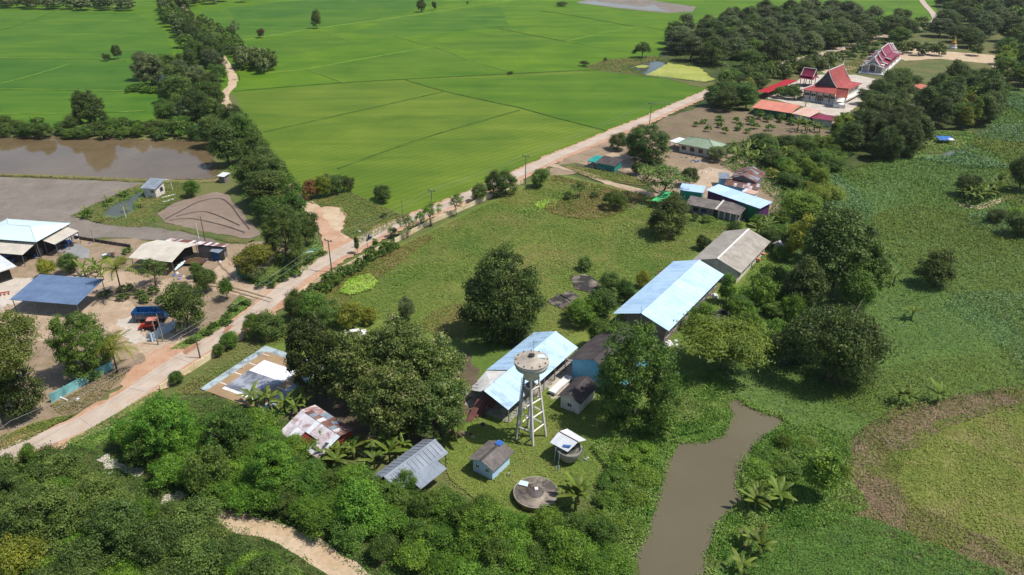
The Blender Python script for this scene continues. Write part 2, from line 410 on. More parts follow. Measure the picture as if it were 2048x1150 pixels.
# rice country: a broad sheet to the horizon, then the plots that differ in tone
sheet('rice_field', [(-4500, 430), (-160, 345), (-40, 330), (60, 190), (230, 330), (330, 560), (520, 700), (4500, 900), (4500, 7800), (-4500, 7800)], 'rice_bright', 0, world=True)
sheet('village_ground', [(1120, 340), (1300, 248), (1440, 180), (1560, 132), (1720, 92), (1830, 66), (1884, 44), (1870, 10), (1880, -40), (2700, -40), (2700, 200), (2100, 200), (1990, 260), (1800, 330), (1600, 480), (1400, 430)], 'undergrowth', .6)
sheet('rice_field', [(-500, 12), (0, 16), (270, 26), (330, 60), (346, 108), (290, 150), (330, 185), (330, 250), (0, 262), (-500, 270)], 'rice_lush', .5)
sheet('rice_field', [(-500, 118), (0, 117), (210, 118), (300, 130), (320, 180), (0, 178), (-500, 178)], 'rice_deep', .3)
sheet('rice_field', [(468, 185), (700, 166), (1060, 146), (1260, 136), (1330, 148), (1436, 170), (1425, 180), (1300, 233), (1170, 288), (1040, 342), (940, 386), (800, 432), (690, 400), (600, 400), (555, 350), (520, 285), (490, 235)], 'rice_olive', .3)
sheet('rice_field', [(890, 184), (1040, 216), (1215, 262), (1300, 232), (1425, 181), (1330, 152), (1260, 141), (1060, 152), (812, 160)], 'rice_mid', .2)
sheet('rice_field', [(400, 20), (640, 0), (800, -14), (1000, -30), (760, 40), (640, 55), (500, 78), (440, 86)], 'rice_lush', .3)
sheet('rice_field', [(455, 16), (560, 4), (700, -6), (980, -30), (820, 12), (640, 22), (560, 34), (470, 40)], 'rice_deep', .3)
sheet('rice_field', [(480, 90), (640, 62), (720, 84), (600, 108), (520, 118)], 'rice_mid', .3)
sheet('rice_field', [(612, 140), (870, 94), (1010, 140), (700, 162)], 'rice_mid', .3)
sheet('rice_field', [(800, 34), (1000, 14), (1020, 54), (870, 66), (790, 74), (700, 66)], 'rice_lush', .3)
sheet('rice_field', [(1010, 60), (1128, 84), (1000, 110), (880, 92)], 'rice_mid', .3)
sheet('rice_field', [(1340, -4), (1600, -10), (1830, -2), (1800, 24), (1700, 20), (1480, 4)], 'rice_mid', .3)
# earth banks between the plots
B_ = [([(445, 86), (500, 78), (640, 56), (800, 34), (1000, 4), (1060, -8)], 2.2, 'bund', .3), ([(520, 148), (612, 138), (730, 117), (870, 93)], 1.6, 'bund', .25),
      ([(870, 93), (940, 120), (1012, 142)], 1.8, 'bund', .25), ([(612, 138), (690, 167)], 1.5, 'bund', .25), ([(640, 63), (705, 84)], 1.4, 'bund', .2),
      ([(790, 74), (870, 94)], 1.2, 'bund', .2), ([(1000, 58), (1130, 83)], 1.4, 'bund_dark', .2), ([(1130, 83), (1200, 68), (1275, 54), (1330, 60)], 1.5, 'bund', .25),
      ([(1130, 83), (1200, 95), (1270, 106)], 1.3, 'bund', .2), ([(1080, 22), (1150, 32), (1270, 54)], 1.2, 'bund_dark', .2),
      ([(468, 183), (700, 165), (1060, 146), (1200, 140)], 1.6, 'bund_dark', .3), ([(530, 264), (700, 226), (890, 183)], 1.3, 'bund_dark', .25),
      ([(808, 159), (890, 183), (1040, 216)], 1.1, 'bund_dark', .2), ([(676, 338), (850, 276), (1038, 221)], 1.2, 'bund_dark', .25),
      ([(1040, 216), (1120, 238), (1214, 262)], 1.1, 'bund_dark', .2),
      ([(-300, 117), (0, 116), (200, 117), (250, 122)], 1.6, 'bund', .25), ([(-300, 178), (0, 178), (160, 181), (330, 184)], 1.4, 'bund', .25),
      ([(0, 43), (160, 42), (310, 42)], 1.2, 'bund', .2), ([(0, 69), (120, 70), (320, 69)], 1.0, 'bund', .15), ([(0, 168), (60, 152), (140, 128)], 1.0, 'bund', .15),
      ([(0, 62), (60, 42), (110, 22)], .9, 'bund_dark', .15), ([(0, 228), (150, 227), (290, 222)], 1.2, 'bund', .2)]
for i, (p, wd, mt, h) in enumerate(B_): strip('field_bank', p, wd*.75, mt, h, .15, 4, i)
# puddled plot far behind
sheet('mud_field', [(1150, 5), (1190, -4), (1285, -2), (1392, 14), (1385, 24), (1330, 26), (1240, 17)], 'mud_plot', .4)
sheet('water_on_mud', [(1155, 6), (1190, 1), (1200, 4), (1250, 10), (1330, 20), (1342, 24), (1290, 20), (1230, 14)], 'paddy_water', 1.0, 3)
sheet('water_on_mud', [(1280, 14), (1310, 10), (1325, 22), (1296, 21)], 'paddy_water', 1.0, 3, seed=6)

# pond with duckweed
sheet('pond_bank', [(1170, 134), (1215, 120), (1300, 112), (1340, 118), (1450, 132), (1452, 170), (1400, 176), (1330, 156), (1265, 150), (1200, 142)], 'verge', .8)
sheet('pond', [(1258, 134), (1284, 126), (1310, 121), (1340, 124), (1400, 131), (1446, 140), (1444, 158), (1412, 166), (1350, 158), (1290, 152)], 'pond_water', .4)
o = sheet('duckweed', [(1290, 151), (1316, 138), (1338, 125), (1400, 131), (1446, 141), (1442, 157), (1410, 164), (1350, 157)], 'algae', .6, 1.5, kind='stuff')
o = sheet('duckweed', [(1268, 133), (1285, 130), (1300, 132), (1290, 136), (1275, 136)], 'algae', .4, 1.5, kind='stuff')

# flooded and puddled plots on the left
sheet('mud_field', [(-420, 352), (0, 354), (285, 366), (300, 372), (250, 388), (150, 436), (200, 448), (330, 456), (420, 474), (440, 490), (250, 476), (120, 478), (60, 520), (-420, 560)], 'mud_plot', .4)
sheet('mud_field', [(314, 428), (350, 406), (430, 384), (455, 390), (490, 430), (522, 470), (500, 478), (410, 466), (330, 446)], 'plot_grey', .4)
sheet('flooded_paddy', [(-420, 274), (0, 276), (250, 279), (440, 284), (446, 300), (424, 316), (436, 344), (430, 358), (290, 360), (0, 348), (-420, 344)], 'paddy_water', .4)
strip('field_bank', [(-300, 346), (0, 351), (140, 355), (290, 362), (400, 364), (436, 360)], 2.2, 'bund_dry', .35, .3)
strip('field_bank', [(-300, 271), (0, 273), (200, 276), (440, 281)], 3.0, 'bund_dry', .3, .3)
sheet('grass_bank', [(140, 432), (170, 418), (270, 372), (300, 362), (400, 366), (402, 384), (352, 404), (312, 428), (316, 446), (280, 456), (210, 450)], 'verge', .6)
sheet('small_pond', [(200, 430), (215, 415), (255, 398), (284, 380), (288, 392), (270, 408), (272, 422), (240, 438), (215, 438)], 'pond_water', .4)
strip('grass_bank', [(306, 450), (350, 456), (420, 472), (500, 486)], 3.2, 'verge', .3, .5)

# compound on the left: bare earth
sheet('dirt_yard', [(-300, 530), (-40, 520), (60, 518), (110, 480), (250, 478), (420, 492), (560, 480), (590, 490), (520, 560), (560, 590), (490, 640), (400, 690), (310, 745), (250, 770), (120, 842), (0, 880), (-300, 960)], 'dirt_dark', .8)
sheet('dirt_yard', [(-300, 570), (0, 560), (110, 548), (280, 540), (300, 560), (240, 590), (290, 620), (330, 660), (420, 690), (330, 740), (250, 690), (180, 640), (100, 680), (-300, 700)], 'dirt', .8)
sheet('concrete_pad', [(-200, 566), (0, 560), (70, 556), (60, 600), (0, 616), (-200, 640)], 'pale_yard', .2)
sheet('concrete_pad', [(234, 640), (262, 634), (300, 684), (270, 690), (250, 676)], 'pale_yard', .7, 1.0)
sheet('gravel_heap', [(118, 500), (150, 488), (180, 500), (178, 518), (150, 516), (130, 510)], 'gravel', .5, 1.5)
sheet('dirt_track', [(300, 570), (340, 556), (420, 548), (440, 530), (400, 512), (440, 505), (470, 530), (480, 556), (520, 572), (566, 578), (540, 606), (470, 590), (400, 580), (330, 590)], 'dirt', .6)
sheet('grass_verge', [(480, 560), (520, 545), (580, 510), (630, 470), (640, 500), (655, 510), (610, 545), (555, 572), (520, 574)], 'verge', .5)
sheet('grass_verge', [(410, 660), (440, 640), (480, 590), (502, 600), (500, 615), (440, 660), (360, 700), (330, 700)], 'verge', .6)
sheet('grass_verge', [(-300, 960), (0, 880), (60, 850), (110, 836), (150, 830), (60, 880), (0, 905), (-300, 1010)], 'verge', .6)
sheet('grass_verge', [(100, 810), (150, 786), (230, 745), (270, 740), (200, 800), (130, 838)], 'dirt_dark', .5)

# the school ground inside its wall
sheet('lawn', [(420, 778), (560, 668), (580, 605), (700, 545), (800, 490), (940, 420), (1060, 366), (1110, 346), (1190, 366), (1330, 396), (1480, 440), (1560, 470), (1580, 600), (1540, 660), (1420, 760), (1240, 900), (1000, 900), (760, 900), (600, 860), (440, 800)], 'lawn', .6)
sheet('grass_verge', [(600, 405), (700, 385), (790, 425), (830, 432), (790, 452), (720, 490), (682, 470), (690, 440), (670, 420)], 'verge', .6)
sheet('yard_soil', [(860, 900), (900, 830), (960, 790), (1040, 830), (1110, 760), (1160, 730), (1180, 800), (1230, 860), (1200, 940), (1160, 1010), (1080, 1040), (960, 1010), (900, 960)], 'lawn', .8)
sheet('yard_soil', [(560, 840), (620, 770), (760, 740), (930, 700), (960, 740), (930, 860), (860, 890), (700, 880)], 'soil_brown', .8)
sheet('yard_soil', [(1095, 775), (1130, 740), (1150, 720), (1160, 740), (1130, 790), (1105, 800)], 'pale_yard', .5, 1.0)
# village on the right of the road
sheet('grass_verge', [(1090, 350), (1130, 316), (1200, 286), (1290, 248), (1320, 250), (1240, 310), (1180, 340), (1140, 350)], 'dirt_dark', .6)
sheet('village_ground', [(1180, 330), (1230, 292), (1290, 255), (1420, 300), (1560, 330), (1560, 440), (1480, 430), (1330, 396), (1260, 350)], 'dirt_dark', .8)
sheet('dirt_yard', [(1380, 350), (1420, 335), (1470, 345), (1450, 370), (1410, 385), (1390, 375)], 'dirt', .8)
sheet('dirt_yard', [(1190, 318), (1230, 305), (1290, 320), (1300, 345), (1250, 340), (1210, 325)], 'dirt', .6)
sheet('grass_verge', [(1118, 330), (1150, 326), (1200, 340), (1262, 352), (1310, 372), (1265, 370), (1190, 360), (1150, 345)], 'verge', .5)
sheet('ploughed_plot', [(1290, 262), (1330, 236), (1410, 212), (1500, 224), (1600, 250), (1690, 268), (1680, 284), (1560, 272), (1480, 285), (1400, 290), (1340, 280)], 'plot_brown', .6)
sheet('grove_ground', [(1310, 122), (1360, 60), (1560, 20), (1760, 40), (1820, 60), (1700, 100), (1580, 130), (1490, 152), (1440, 168), (1400, 136)], 'undergrowth', 1.0)
sheet('temple_ground', [(1440, 200), (1500, 156), (1600, 122), (1720, 96), (1830, 66), (2080, 70), (2300, 90), (2300, 170), (2080, 170), (1980, 200), (1960, 250), (1850, 250), (1740, 250), (1690, 250), (1520, 232)], 'verge', .8)
sheet('temple_court', [(1530, 196), (1560, 180), (1600, 158), (1640, 150), (1710, 150), (1760, 160), (1762, 172), (1740, 184), (1700, 225), (1670, 236), (1600, 212)], 'pale_yard', .6)
sheet('temple_court', [(1780, 112), (1830, 98), (1900, 104), (2010, 112), (2060, 120), (2030, 150), (1990, 142), (1980, 128), (1880, 118), (1810, 122)], 'sand', .6)
sheet('temple_court', [(1640, 142), (1700, 132), (1720, 136), (1660, 152)], 'sand', .5)
sheet('village_ground', [(1770, 236), (1830, 206), (1870, 170), (1900, 180), (1860, 220), (1810, 250)], 'pale_yard', .5)
sheet('village_ground', [(1790, 290), (1850, 262), (1940, 262), (1962, 270), (1940, 296), (1900, 306), (1830, 312)], 'verge', .7)

# marsh, canal and the fields beyond it
sheet('marsh', [(1560, 470), (1560, 430), (1700, 340), (1790, 310), (1900, 310), (1980, 250), (1990, 190), (2080, 168), (2500, 170), (2500, 780), (2060, 780), (1900, 800), (1720, 860), (1640, 1000), (1500, 1060), (1400, 1250), (1200, 1250), (1300, 1000), (1240, 900), (1420, 760), (1540, 660), (1580, 600)], 'marsh_base', .6)
sheet('grass_field', [(1670, 960), (1705, 885), (1790, 822), (2060, 774), (2500, 755), (2500, 1500), (1900, 1400), (1960, 1170), (1820, 1110), (1700, 1050)], 'dry_grass', 1.6, 1.8)
sheet('grass_field', [(1780, 960), (1800, 900), (1880, 845), (2060, 805), (2500, 785), (2500, 1500), (2100, 1400), (2100, 1140), (1900, 1050), (1800, 1005)], 'olive_grass', 1.5, 1.5)
CANAL = [(1240, 1170), (1262, 1110), (1292, 1060), (1308, 1000), (1326, 930), (1352, 884), (1400, 884), (1442, 872), (1458, 836), (1446, 806), (1470, 794), (1510, 820), (1560, 836), (1580, 850), (1545, 872), (1510, 902), (1486, 944), (1478, 976), (1492, 1000), (1452, 1042), (1424, 1100), (1418, 1170), (1400, 1400), (1120, 1400)]
sheet('canal', CANAL, 'canal_water', .35, 1.2)
sheet('marsh_pool', [(1555, 722), (1575, 706), (1592, 705), (1594, 732), (1570, 736)], 'pond_water', .3, 1.0)
sheet('creek', [(1880, 312), (1910, 300), (1945, 282), (1960, 262), (1966, 272), (1950, 296), (1915, 312)], 'pond_water', .3, 1.0)
sheet('mud_bank', [(1905, 405), (1950, 412), (2010, 394), (2040, 388), (2020, 400), (1970, 418), (1930, 418)], 'sand', .4, 1.0)
# thicket floor and its tracks
sheet('thicket_floor', [(-300, 960), (0, 930), (130, 890), (250, 850), (290, 800), (420, 790), (600, 850), (760, 960), (900, 1000), (1060, 1040), (1250, 1060), (1300, 1250), (-300, 1500)], 'undergrowth', .6)
strip('dirt_track', [(380, 1010), (440, 1034), (500, 1052), (570, 1074), (640, 1112), (720, 1165), (820, 1240)], (3.2, 4.0), 'sand', 0, .4)
strip('rubble_strip', [(205, 915), (240, 936), (285, 950)], 1.6, 'pale_yard', 0, .5, .8)
strip('rubble_strip', [(325, 1000), (350, 996), (366, 988)], 1.6, 'pale_yard', 0, .4, .8)

# the road: red earth shoulders, concrete carriageway, side tracks
ROAD = [(-260, 1030), (-120, 968), (0, 913), (80, 884), (160, 852), (238, 808), (310, 758), (364, 722), (430, 682), (493, 642), (548, 598), (592, 560), (642, 528), (692, 500), (741, 474), (788, 452), (837, 433), (897, 409), (946, 388), (1048, 344), (1110, 314), (1175, 288), (1238, 261), (1301, 236), (1356, 211), (1410, 188), (1440, 174), (1500, 150), (1560, 128), (1620, 114), (1669, 101), (1721, 86), (1776, 70), (1840, 54), (1868, 42), (1866, 28), (1850, 10), (1842, -4), (1838, -30)]
strip('road_shoulder', ROAD[:34], 7.4, 'laterite', 0, .7, 1.2, off=-.6)
sheet('road_shoulder', [(250, 800), (240, 770), (262, 742), (290, 716), (330, 690), (400, 694), (380, 712), (330, 748), (290, 776)], 'laterite', .9, 1.0)
strip('dirt_track', [(700, 496), (668, 470), (645, 440), (622, 414), (590, 392), (552, 345), (520, 300), (498, 262), (478, 238), (456, 212), (448, 192), (464, 172), (466, 156), (458, 140), (440, 110), (400, 60), (370, 20), (340, -20)], (4.6, 3.4), 'sand', 0, .35)
sheet('dirt_track', [(630, 416), (684, 414), (694, 436), (682, 462), (690, 478), (740, 480), (700, 505), (652, 528), (646, 500), (640, 468), (634, 440)], 'laterite', .5, 1.5)
sheet('dirt_track', [(640, 418), (682, 416), (690, 436), (680, 466), (664, 458), (646, 436)], 'sand', .7, 1.0)
strip('dirt_track', [(1098, 330), (1124, 336), (1165, 346), (1200, 360), (1240, 374), (1290, 386), (1330, 396), (1362, 400)], (3.0, 3.6), 'dirt', 0, .5)
strip('road', ROAD, 4.5, 'concrete_road', 0, .04, 1.5, z=.6*.5)
for o in [x for x in bpy.data.objects if x.name == 'road']: o.location.z = -.3+LAYER[0]+.02
LAYER[0] += .03
# expansion joints cut the carriageway into slabs
RP = spline([G(a, b) for a, b in ROAD[1:28]], 1.0); acc = 0; jb = MB()
for i in range(1, len(RP)-1):
    acc += (RP[i]-RP[i-1]).length
    if acc > 10:
        acc = 0; d = (RP[i+1]-RP[i-1]).normalized(); nn = Vector((-d.y, d.x, 0))*2.1; p = RP[i]; d = d*.05
        jb.add([p-nn-d+Vector((0, 0, LAYER[0])), p+nn-d+Vector((0, 0, LAYER[0])), p+nn+d+Vector((0, 0, LAYER[0])), p-nn+d+Vector((0, 0, LAYER[0]))], [(0, 3, 2, 1)])
jb.build('road_joint', 'concrete', None)['kind'] = 'structure'

for i, q in enumerate(([(366, 704), (392, 688), (404, 690), (388, 702), (372, 712)], [(440, 668), (462, 652), (470, 652), (452, 668)], [(505, 640), (522, 628), (528, 632), (512, 644)])): sheet('wet_patch', q, 'wet_earth', .35, .7, z=LAYER[0]+.004+.002*i, seed=i)
LAYER[0] += .02
for i, q in enumerate(([(545, 600), (480, 580), (420, 566), (350, 566)], [(540, 606), (478, 587), (420, 573), (352, 574)], [(470, 560), (450, 540), (430, 520)])): strip('wheel_rut', q, .45, 'dirt_dark', 0, .12, 1.0, i)
# ================================================================ BUILDINGS
def frame(A, B, Cc, hA, hC=None):
    a, bb, c = G(*A, hA), G(*B, hA), G(*Cc, hA if hC is None else hC)
    x = Vector((bb.x-a.x, bb.y-a.y, 0)); L = x.length; x = x/L; y = Vector((-x.y, x.x, 0))
    W = Vector((c.x-a.x, c.y-a.y, 0)).dot(y)
    ctr = Vector((a.x, a.y, 0))+x*L/2+y*W/2
    return ctr, math.atan2(x.y, x.x), L, abs(W), (1 if W > 0 else -1)
def corr(wd, y0, z0, y1, z1, ribs=4, amp=.035, t=.03):
    """one roof sheet: ribbed along its fall"""
    b = MB(); k = ribs*2; xs = [wd*i/k for i in range(k+1)]; n = len(xs)
    for y, z in ((y0, z0), (y1, z1)):
        for i, x in enumerate(xs): b.v.append((x, y, z+(amp if i % 2 else 0)))
        for i, x in enumerate(xs): b.v.append((x, y, z-t))
    for i in range(n-1):
        b.f += [(i, i+1, 2*n+i+1, 2*n+i), (n+i+1, n+i, 3*n+i, 3*n+i+1), (i, n+i, n+i+1, i+1), (2*n+i, 2*n+i+1, 3*n+i+1, 3*n+i)]
    b.f += [(0, 2*n, 3*n, n), (n-1, 2*n-1, 4*n-1, 3*n-1)]
    return b
def slope(parent, x0, x1, y0, z0, y1, z1, mat, sw=1.0, rows=1, ribs=4, amp=.035, seed=0, name='roof_sheet', skip=(), gap=.012, loose=.008, mats=None):
    """sheets side by side from the ridge (y0, z0) down to the eave (y1, z1)"""
    n = max(1, round((x1-x0)/sw)); wd = (x1-x0)/n; rng = random.Random(seed)
    for r in range(rows):
        ta, tb = r/rows, (r+1)/rows+(.03/rows if r < rows-1 else 0)
        lap = .03 if rows > 1 else 0
        me = corr(wd-gap, y0+(y1-y0)*ta, z0+(z1-z0)*ta-lap*.3, y0+(y1-y0)*tb, z0+(z1-z0)*tb+lap, ribs, amp).mesh(name, mat)
        for i in range(n):
            if (i, r) in skip: continue
            o = put(name, me, parent, (x0+i*wd, 0, rng.uniform(0, loose)+(.012 if i % 2 else 0)))
            if mats:
                o.material_slots[0].link = 'OBJECT'; o.material_slots[0].material = MATS[mats[rng.randrange(len(mats))]]
def win(parent, p, u, w_, h_, fm='white', pm='glass', t=.06, bars=1):
    """window at centre p on a wall running along u (unit, xy), standing out t"""
    u = Vector((u[0], u[1], 0)); nrm = Vector((u.y, -u.x, 0)); p = Vector(p)
    rz = math.atan2(u.y, u.x)
    f = MB()
    a, hh, e = w_/2, h_/2, .07
    for x0, z0, x1, z1 in ((-a-e, hh, a+e, hh+e), (-a-e, -hh-e, a+e, -hh), (-a-e, -hh, -a, hh), (a, -hh, a+e, hh)): f.box(x0, -t, z0, x1, t, z1)
    for k in range(1, bars+1):
        x = -a+2*a*k/(bars+1); f.box(x-.025, -t*.8, -hh, x+.025, t*.8, hh)
    o = f.build('window', fm, parent, p, rz)
    MB().box(-a, -t*.4, -hh, a, t*.4, hh).build('pane', pm, o)
    return o
def gable_wall(x0, x1, y0, y1, h, rise, Wroof, z0=-.1):
    hw = (y1-y0)/2; ym = (y0+y1)/2; up = rise*(1-hw*2/Wroof)*.0
    zt = h+rise*(1-abs(hw)/(Wroof/2))
    return MB().extr([(y0, z0), (y1, z0), (y1, zt-.06), (ym, h+rise-.08), (y0, zt-.06)], x0, x1)
def posts(parent, pts, z1, r=.09, mat='steel', name='post'):
    me = MB().tube([(0, 0, -.1), (0, 0, z1)], r, 6).mesh(name, mat)
    for p in pts: put(name, me, parent, (p[0], p[1], 0))
def capridge(parent, x0, x1, z, mat, wd=.5, name='ridge_cap'):
    MB().extr([(-wd/2, z-.10), (0, z+.07), (wd/2, z-.10), (0, z-.02)], x0, x1).build(name, mat, parent)
def gable(name, label, cat, A, B, Cc, h, rise, roof, wall=None, ov=(.7, .7), sw=1.0, rows=1, ribs=4, cap=None, open_=False, wx=(0, 1), wins=(), post_n=4, seed=1, mats=None, wy=(0, 1), group=None, amp=.035):
    ctr, rz, L, W, s = frame(A, B, Cc, h)
    r = thing(name, label, cat, ctr, rz, group)
    yA, yC = -s*W/2, s*W/2
    slope(r, -L/2, L/2, 0, h+rise, yA, h, roof, sw, rows, ribs, seed=seed, mats=mats, amp=amp)
    slope(r, -L/2, L/2, 0, h+rise, yC, h, roof, sw, rows, ribs, seed=seed+1, mats=mats, amp=amp)
    if cap: capridge(r, -L/2-.02, L/2+.02, h+rise+.06, cap)
    if wall:
        a, c = yA+s*ov[0]+s*(W-2*ov[0])*wy[0], yA+s*ov[0]+s*(W-2*ov[0])*wy[1]
        y0, y1 = min(a, c), max(a, c); x0, x1 = -L/2+ov[1]+(L-2*ov[1])*wx[0], -L/2+ov[1]+(L-2*ov[1])*wx[1]
        zt0, zt1 = h+rise*(1-abs(y0)/(W/2)), h+rise*(1-abs(y1)/(W/2))
        sec = [(y0, -.1), (y1, -.1), (y1, zt1-.07)]+([(0, h+rise-.09)] if y0 < 0 < y1 else [])+[(y0, zt0-.07)]
        MB().extr(sec, x0, x1).build('wall', wall, r)
        for side, n, zc, ww, wh in wins:
            for k in range(n):
                if side == 'A': p, u = (x0-.02, y0+(y1-y0)*(k+.5)/n, zc), (0, 1)
                elif side == 'B': p, u = (x1+.02, y0+(y1-y0)*(k+.5)/n, zc), (0, 1)
                elif side == 'AB': p, u = (x0+(x1-x0)*(k+.5)/n, (y0 if s > 0 else y1)-s*.02, zc), (1, 0)
                else: p, u = (x0+(x1-x0)*(k+.5)/n, (y1 if s > 0 else y0)+s*.02, zc), (1, 0)
                win(r, p, u, ww, wh)
    if open_:
        pts = []
        for k in range(post_n):
            x = -L/2+.4+(L-.8)*k/(post_n-1); pts += [(x, yA*.9), (x, yC*.9)]
        posts(r, pts, h+.1)
        b = MB()
        for y in (yA*.9, yC*.9): b.box(-L/2+.2, y-.06, h-.02+rise*.08, L/2-.2, y+.06, h+rise*.1+.0)
        b.build('beam', 'steel', r)
    return r, L, W, s
def mono(name, label, cat, A, B, Cc, hA, hC, roof, wall=None, sw=1.0, ribs=4, ov=.4, rows=1, open_=False, post_n=3, seed=1, mats=None, wallz=None, front=None, group=None, amp=.035, loose=.008):
    """one roof plane: edge A-B at height hA, opposite edge through C at hC"""
    ctr, rz, L, W, s = frame(A, B, Cc, hA, hC)
    r = thing(name, label, cat, ctr, rz, group)
    yA, yC = -s*W/2, s*W/2
    slope(r, -L/2, L/2, yA, hA, yC, hC, roof, sw, rows, ribs, seed=seed, mats=mats, amp=amp, loose=loose)
    if wall:
        a, c = yA+s*ov, yC-s*ov
        za, zc = hA+(hC-hA)*ov/W-.07, hC-(hC-hA)*ov/W-.07
        sec = [(a, -.1), (c, -.1), (c, zc), (a, za)]
        MB().extr(sec, -L/2+ov, L/2-ov).build('wall', wall, r)
    if open_:
        me = {}
        for k in range(post_n):
            x = -L/2+.4+(L-.8)*k/(post_n-1)
            for y, z in ((yA*.93, hA), (yC*.93, hC)): MB().tube([(x, y, -.1), (x, y, z-.03)], .09, 6).build('post', 'steel', r)
        b = MB()
        for y, z in ((yA*.93, hA), (yC*.93, hC)): b.box(-L/2+.2, y-.06, z-.26, L/2-.2, y+.06, z-.06)
        b.build('beam', 'steel', r)
    return r, L, W, s

# ---- the long school block with the pale blue roof
r, L, W, s = gable('school_building', 'long single-storey block with pale blue metal roof and mauve end wall', 'building',
    (1226, 627), (1347, 522.5), (1337, 663), 3.7, 2.0, 'roof_blue', 'mauve_wall', (1.0, .5), 1.0, cap='roof_blue', wy=(.17, 1), wins=[('C', 9, 1.75, 1.5, 1.1)])
for k in range(8): MB().tube([(-L/2+.6+k*(L-1.2)/7, -s*W/2*.93, -.1), (-L/2+.6+k*(L-1.2)/7, -s*W/2*.93, 3.8)], .1, 6).build('verandah_post', 'white', r)
MB().box(-L/2+.6, min(-s*W/2*.95, -s*W/2*.7), -.05, L/2-.6, max(-s*W/2*.95, -s*W/2*.7), .25).build('verandah_floor', 'concrete', r)
MB().box(-L/2+.1, -.06, 3.9, -L/2+.45, .06, 5.4).build('gable_trim', 'blue_grey_paint', r)
MB().tube([(-L/2, 0, 5.7), (-L/2, 0, 7.3)], .03, 5).build('lightning_rod', 'steel', r)
# ---- older block behind it
r, L, W, s = gable('school_building', 'grey fibre-cement roofed school block adjoining the blue-roofed block', 'building',
    (1383.6, 520.8), (1449.4, 462), (1475.4, 553.7), 3.4, 2.1, 'roof_fibre_pale', 'white_wall', (1.0, .6), 1.15, rows=5, ribs=5, cap='white', wins=[('C', 6, 1.7, 1.4, 1.1)], amp=.05)
for k in (.55, .72):
    x = -L/2+L*k; MB().box(x-.4, s*(W/2-.3), 2.2, x+.4, s*(W/2+.7), 2.6).build('gutter_box', 'roof_orange', r)
# ---- damaged open hall with blue roof
ctr, rz, L, W, s = frame((1016.7, 820.2), (1156.3, 694.9), (1072.1, 661.1), 3.2)
r, h, rise = thing('school_hall', 'pale blue roofed open hall with its front sheets blown off', 'building', ctr, rz), 3.2, 1.9
A_ = math.degrees(rz)
yA, yC = -s*W/2, s*W/2
W2 = 11.5
slope(r, -L/2, L/2, s*.0, h+rise, yA, h, 'roof_blue_worn', 1.0, seed=5, loose=.03)
slope(r, -L/2+7.6, L/2, s*.0, h+rise, yC, h, 'roof_blue_worn', 1.0, seed=6, loose=.03, rows=1)
capridge(r, -L/2+3, L/2, h+rise+.06, 'roof_blue_worn')
MB().slab([(-L/2+7.5, 0, h+rise-.15), (-L/2+7.5, yC, h-.1), (-L/2+2.2, yC*.95, h-1.1), (-L/2+1.0, yC*.3, h+rise-1.3), (-L/2+2.0, 0, h+rise-.3)], .05).build('ceiling_panel', 'white', r)
for k in range(6):
    x = -L/2+2.3+k*.95; MB().box(x, min(.05*s, yC*.9), 0, x+.07, max(.05*s, yC*.9), .08).build('purlin', 'wood', r, (0, 0, h+rise-1.05+k*.02)).rotation_euler = (s*-.30 if s < 0 else -.30, 0, 0)
posts(r, [(-L/2+.5+k*(L-1)/6, y*.94) for k in range(7) for y in (yA, yC)], h, .1, 'concrete')
MB().box(-L/2+9, min(yA*.6, yC*.85), -.05, L/2-.6, max(yA*.6, yC*.85), 2.8).build('inner_wall', 'red_wall', r)
MB().box(-L/2+.4, yA*.95, -.04, L/2, yC*.95, .18).build('floor_slab', 'concrete', r)
# boards leaning against its broken end
for i, (px, py, ln, rr) in enumerate(((938, 845, 4.2, .55), (950, 836, 4.6, .5), (962, 832, 3.8, .45), (980, 818, 3.0, .6))):
    tag(MB().box(-.55, 0, 0, .55, ln, .07).build('roof_board', 'wood_red', None, G(px, py)+Vector((0, 0, .3)), -.55), ('lowest leaning dark red board at the ruined hall end', 'widest dark red board propped on the ruined hall end', 'middle dark red board leaning by the ruined hall end', 'short dark red board under the blue roof edge')[i], 'board', 'boards leaning at the hall').rotation_euler = (rr, 0, -.55+i*.04)
# ---- house with dark roof and sky-blue gable
gable('house', 'dark roofed house with sky blue gable wall behind the big dark tree', 'house', (1133.8, 718.6), (1209.5, 656.2), (1243, 757), 4.0, 2.0, 'roof_fibre_dark', 'sky_wall', (.7, .8), 1.1, rows=4, ribs=5, cap='roof_fibre_dark', wins=[('AB', 4, 1.7, 1.2, 1.1)])
gable('hut', 'low hut with dark tiled roof and white front wall by the wash trough', 'hut', (1113.7, 792.5), (1152, 755.1), (1162, 809), 2.6, 1.3, 'roof_fibre_dark', 'white_wall', (.5, .5), 1.0, rows=3, ribs=5, seed=7, wins=[('A', 1, 1.4, .8, .7)])
P0, P1 = G(1103, 792), G(1138, 760); d = (P1-P0)
r = thing('wash_trough', 'long white wash trough beside the dark hut', 'trough', (P0+P1)/2, math.atan2(d.y, d.x)); ln = d.length/2
b = MB(); b.box(-ln, -.7, .55, ln, .7, .65)
b.build('basin_floor', 'white', r)
for nm, bx in (('basin_wall', (-ln, -.7, .65, ln, -.6, .95)), ('basin_wall', (-ln, .6, .65, ln, .7, .95)), ('basin_end', (-ln, -.6, .65, -ln+.1, .6, .95)), ('basin_end', (ln-.1, -.6, .65, ln, .6, .95))): MB().box(*bx).build(nm, 'white', r)
for k in range(4): MB().box(-ln+.3+k*(2*ln-.8)/3, -.5, -.05, -ln+.5+k*(2*ln-.8)/3, .5, .55).build('pier', 'concrete', r)
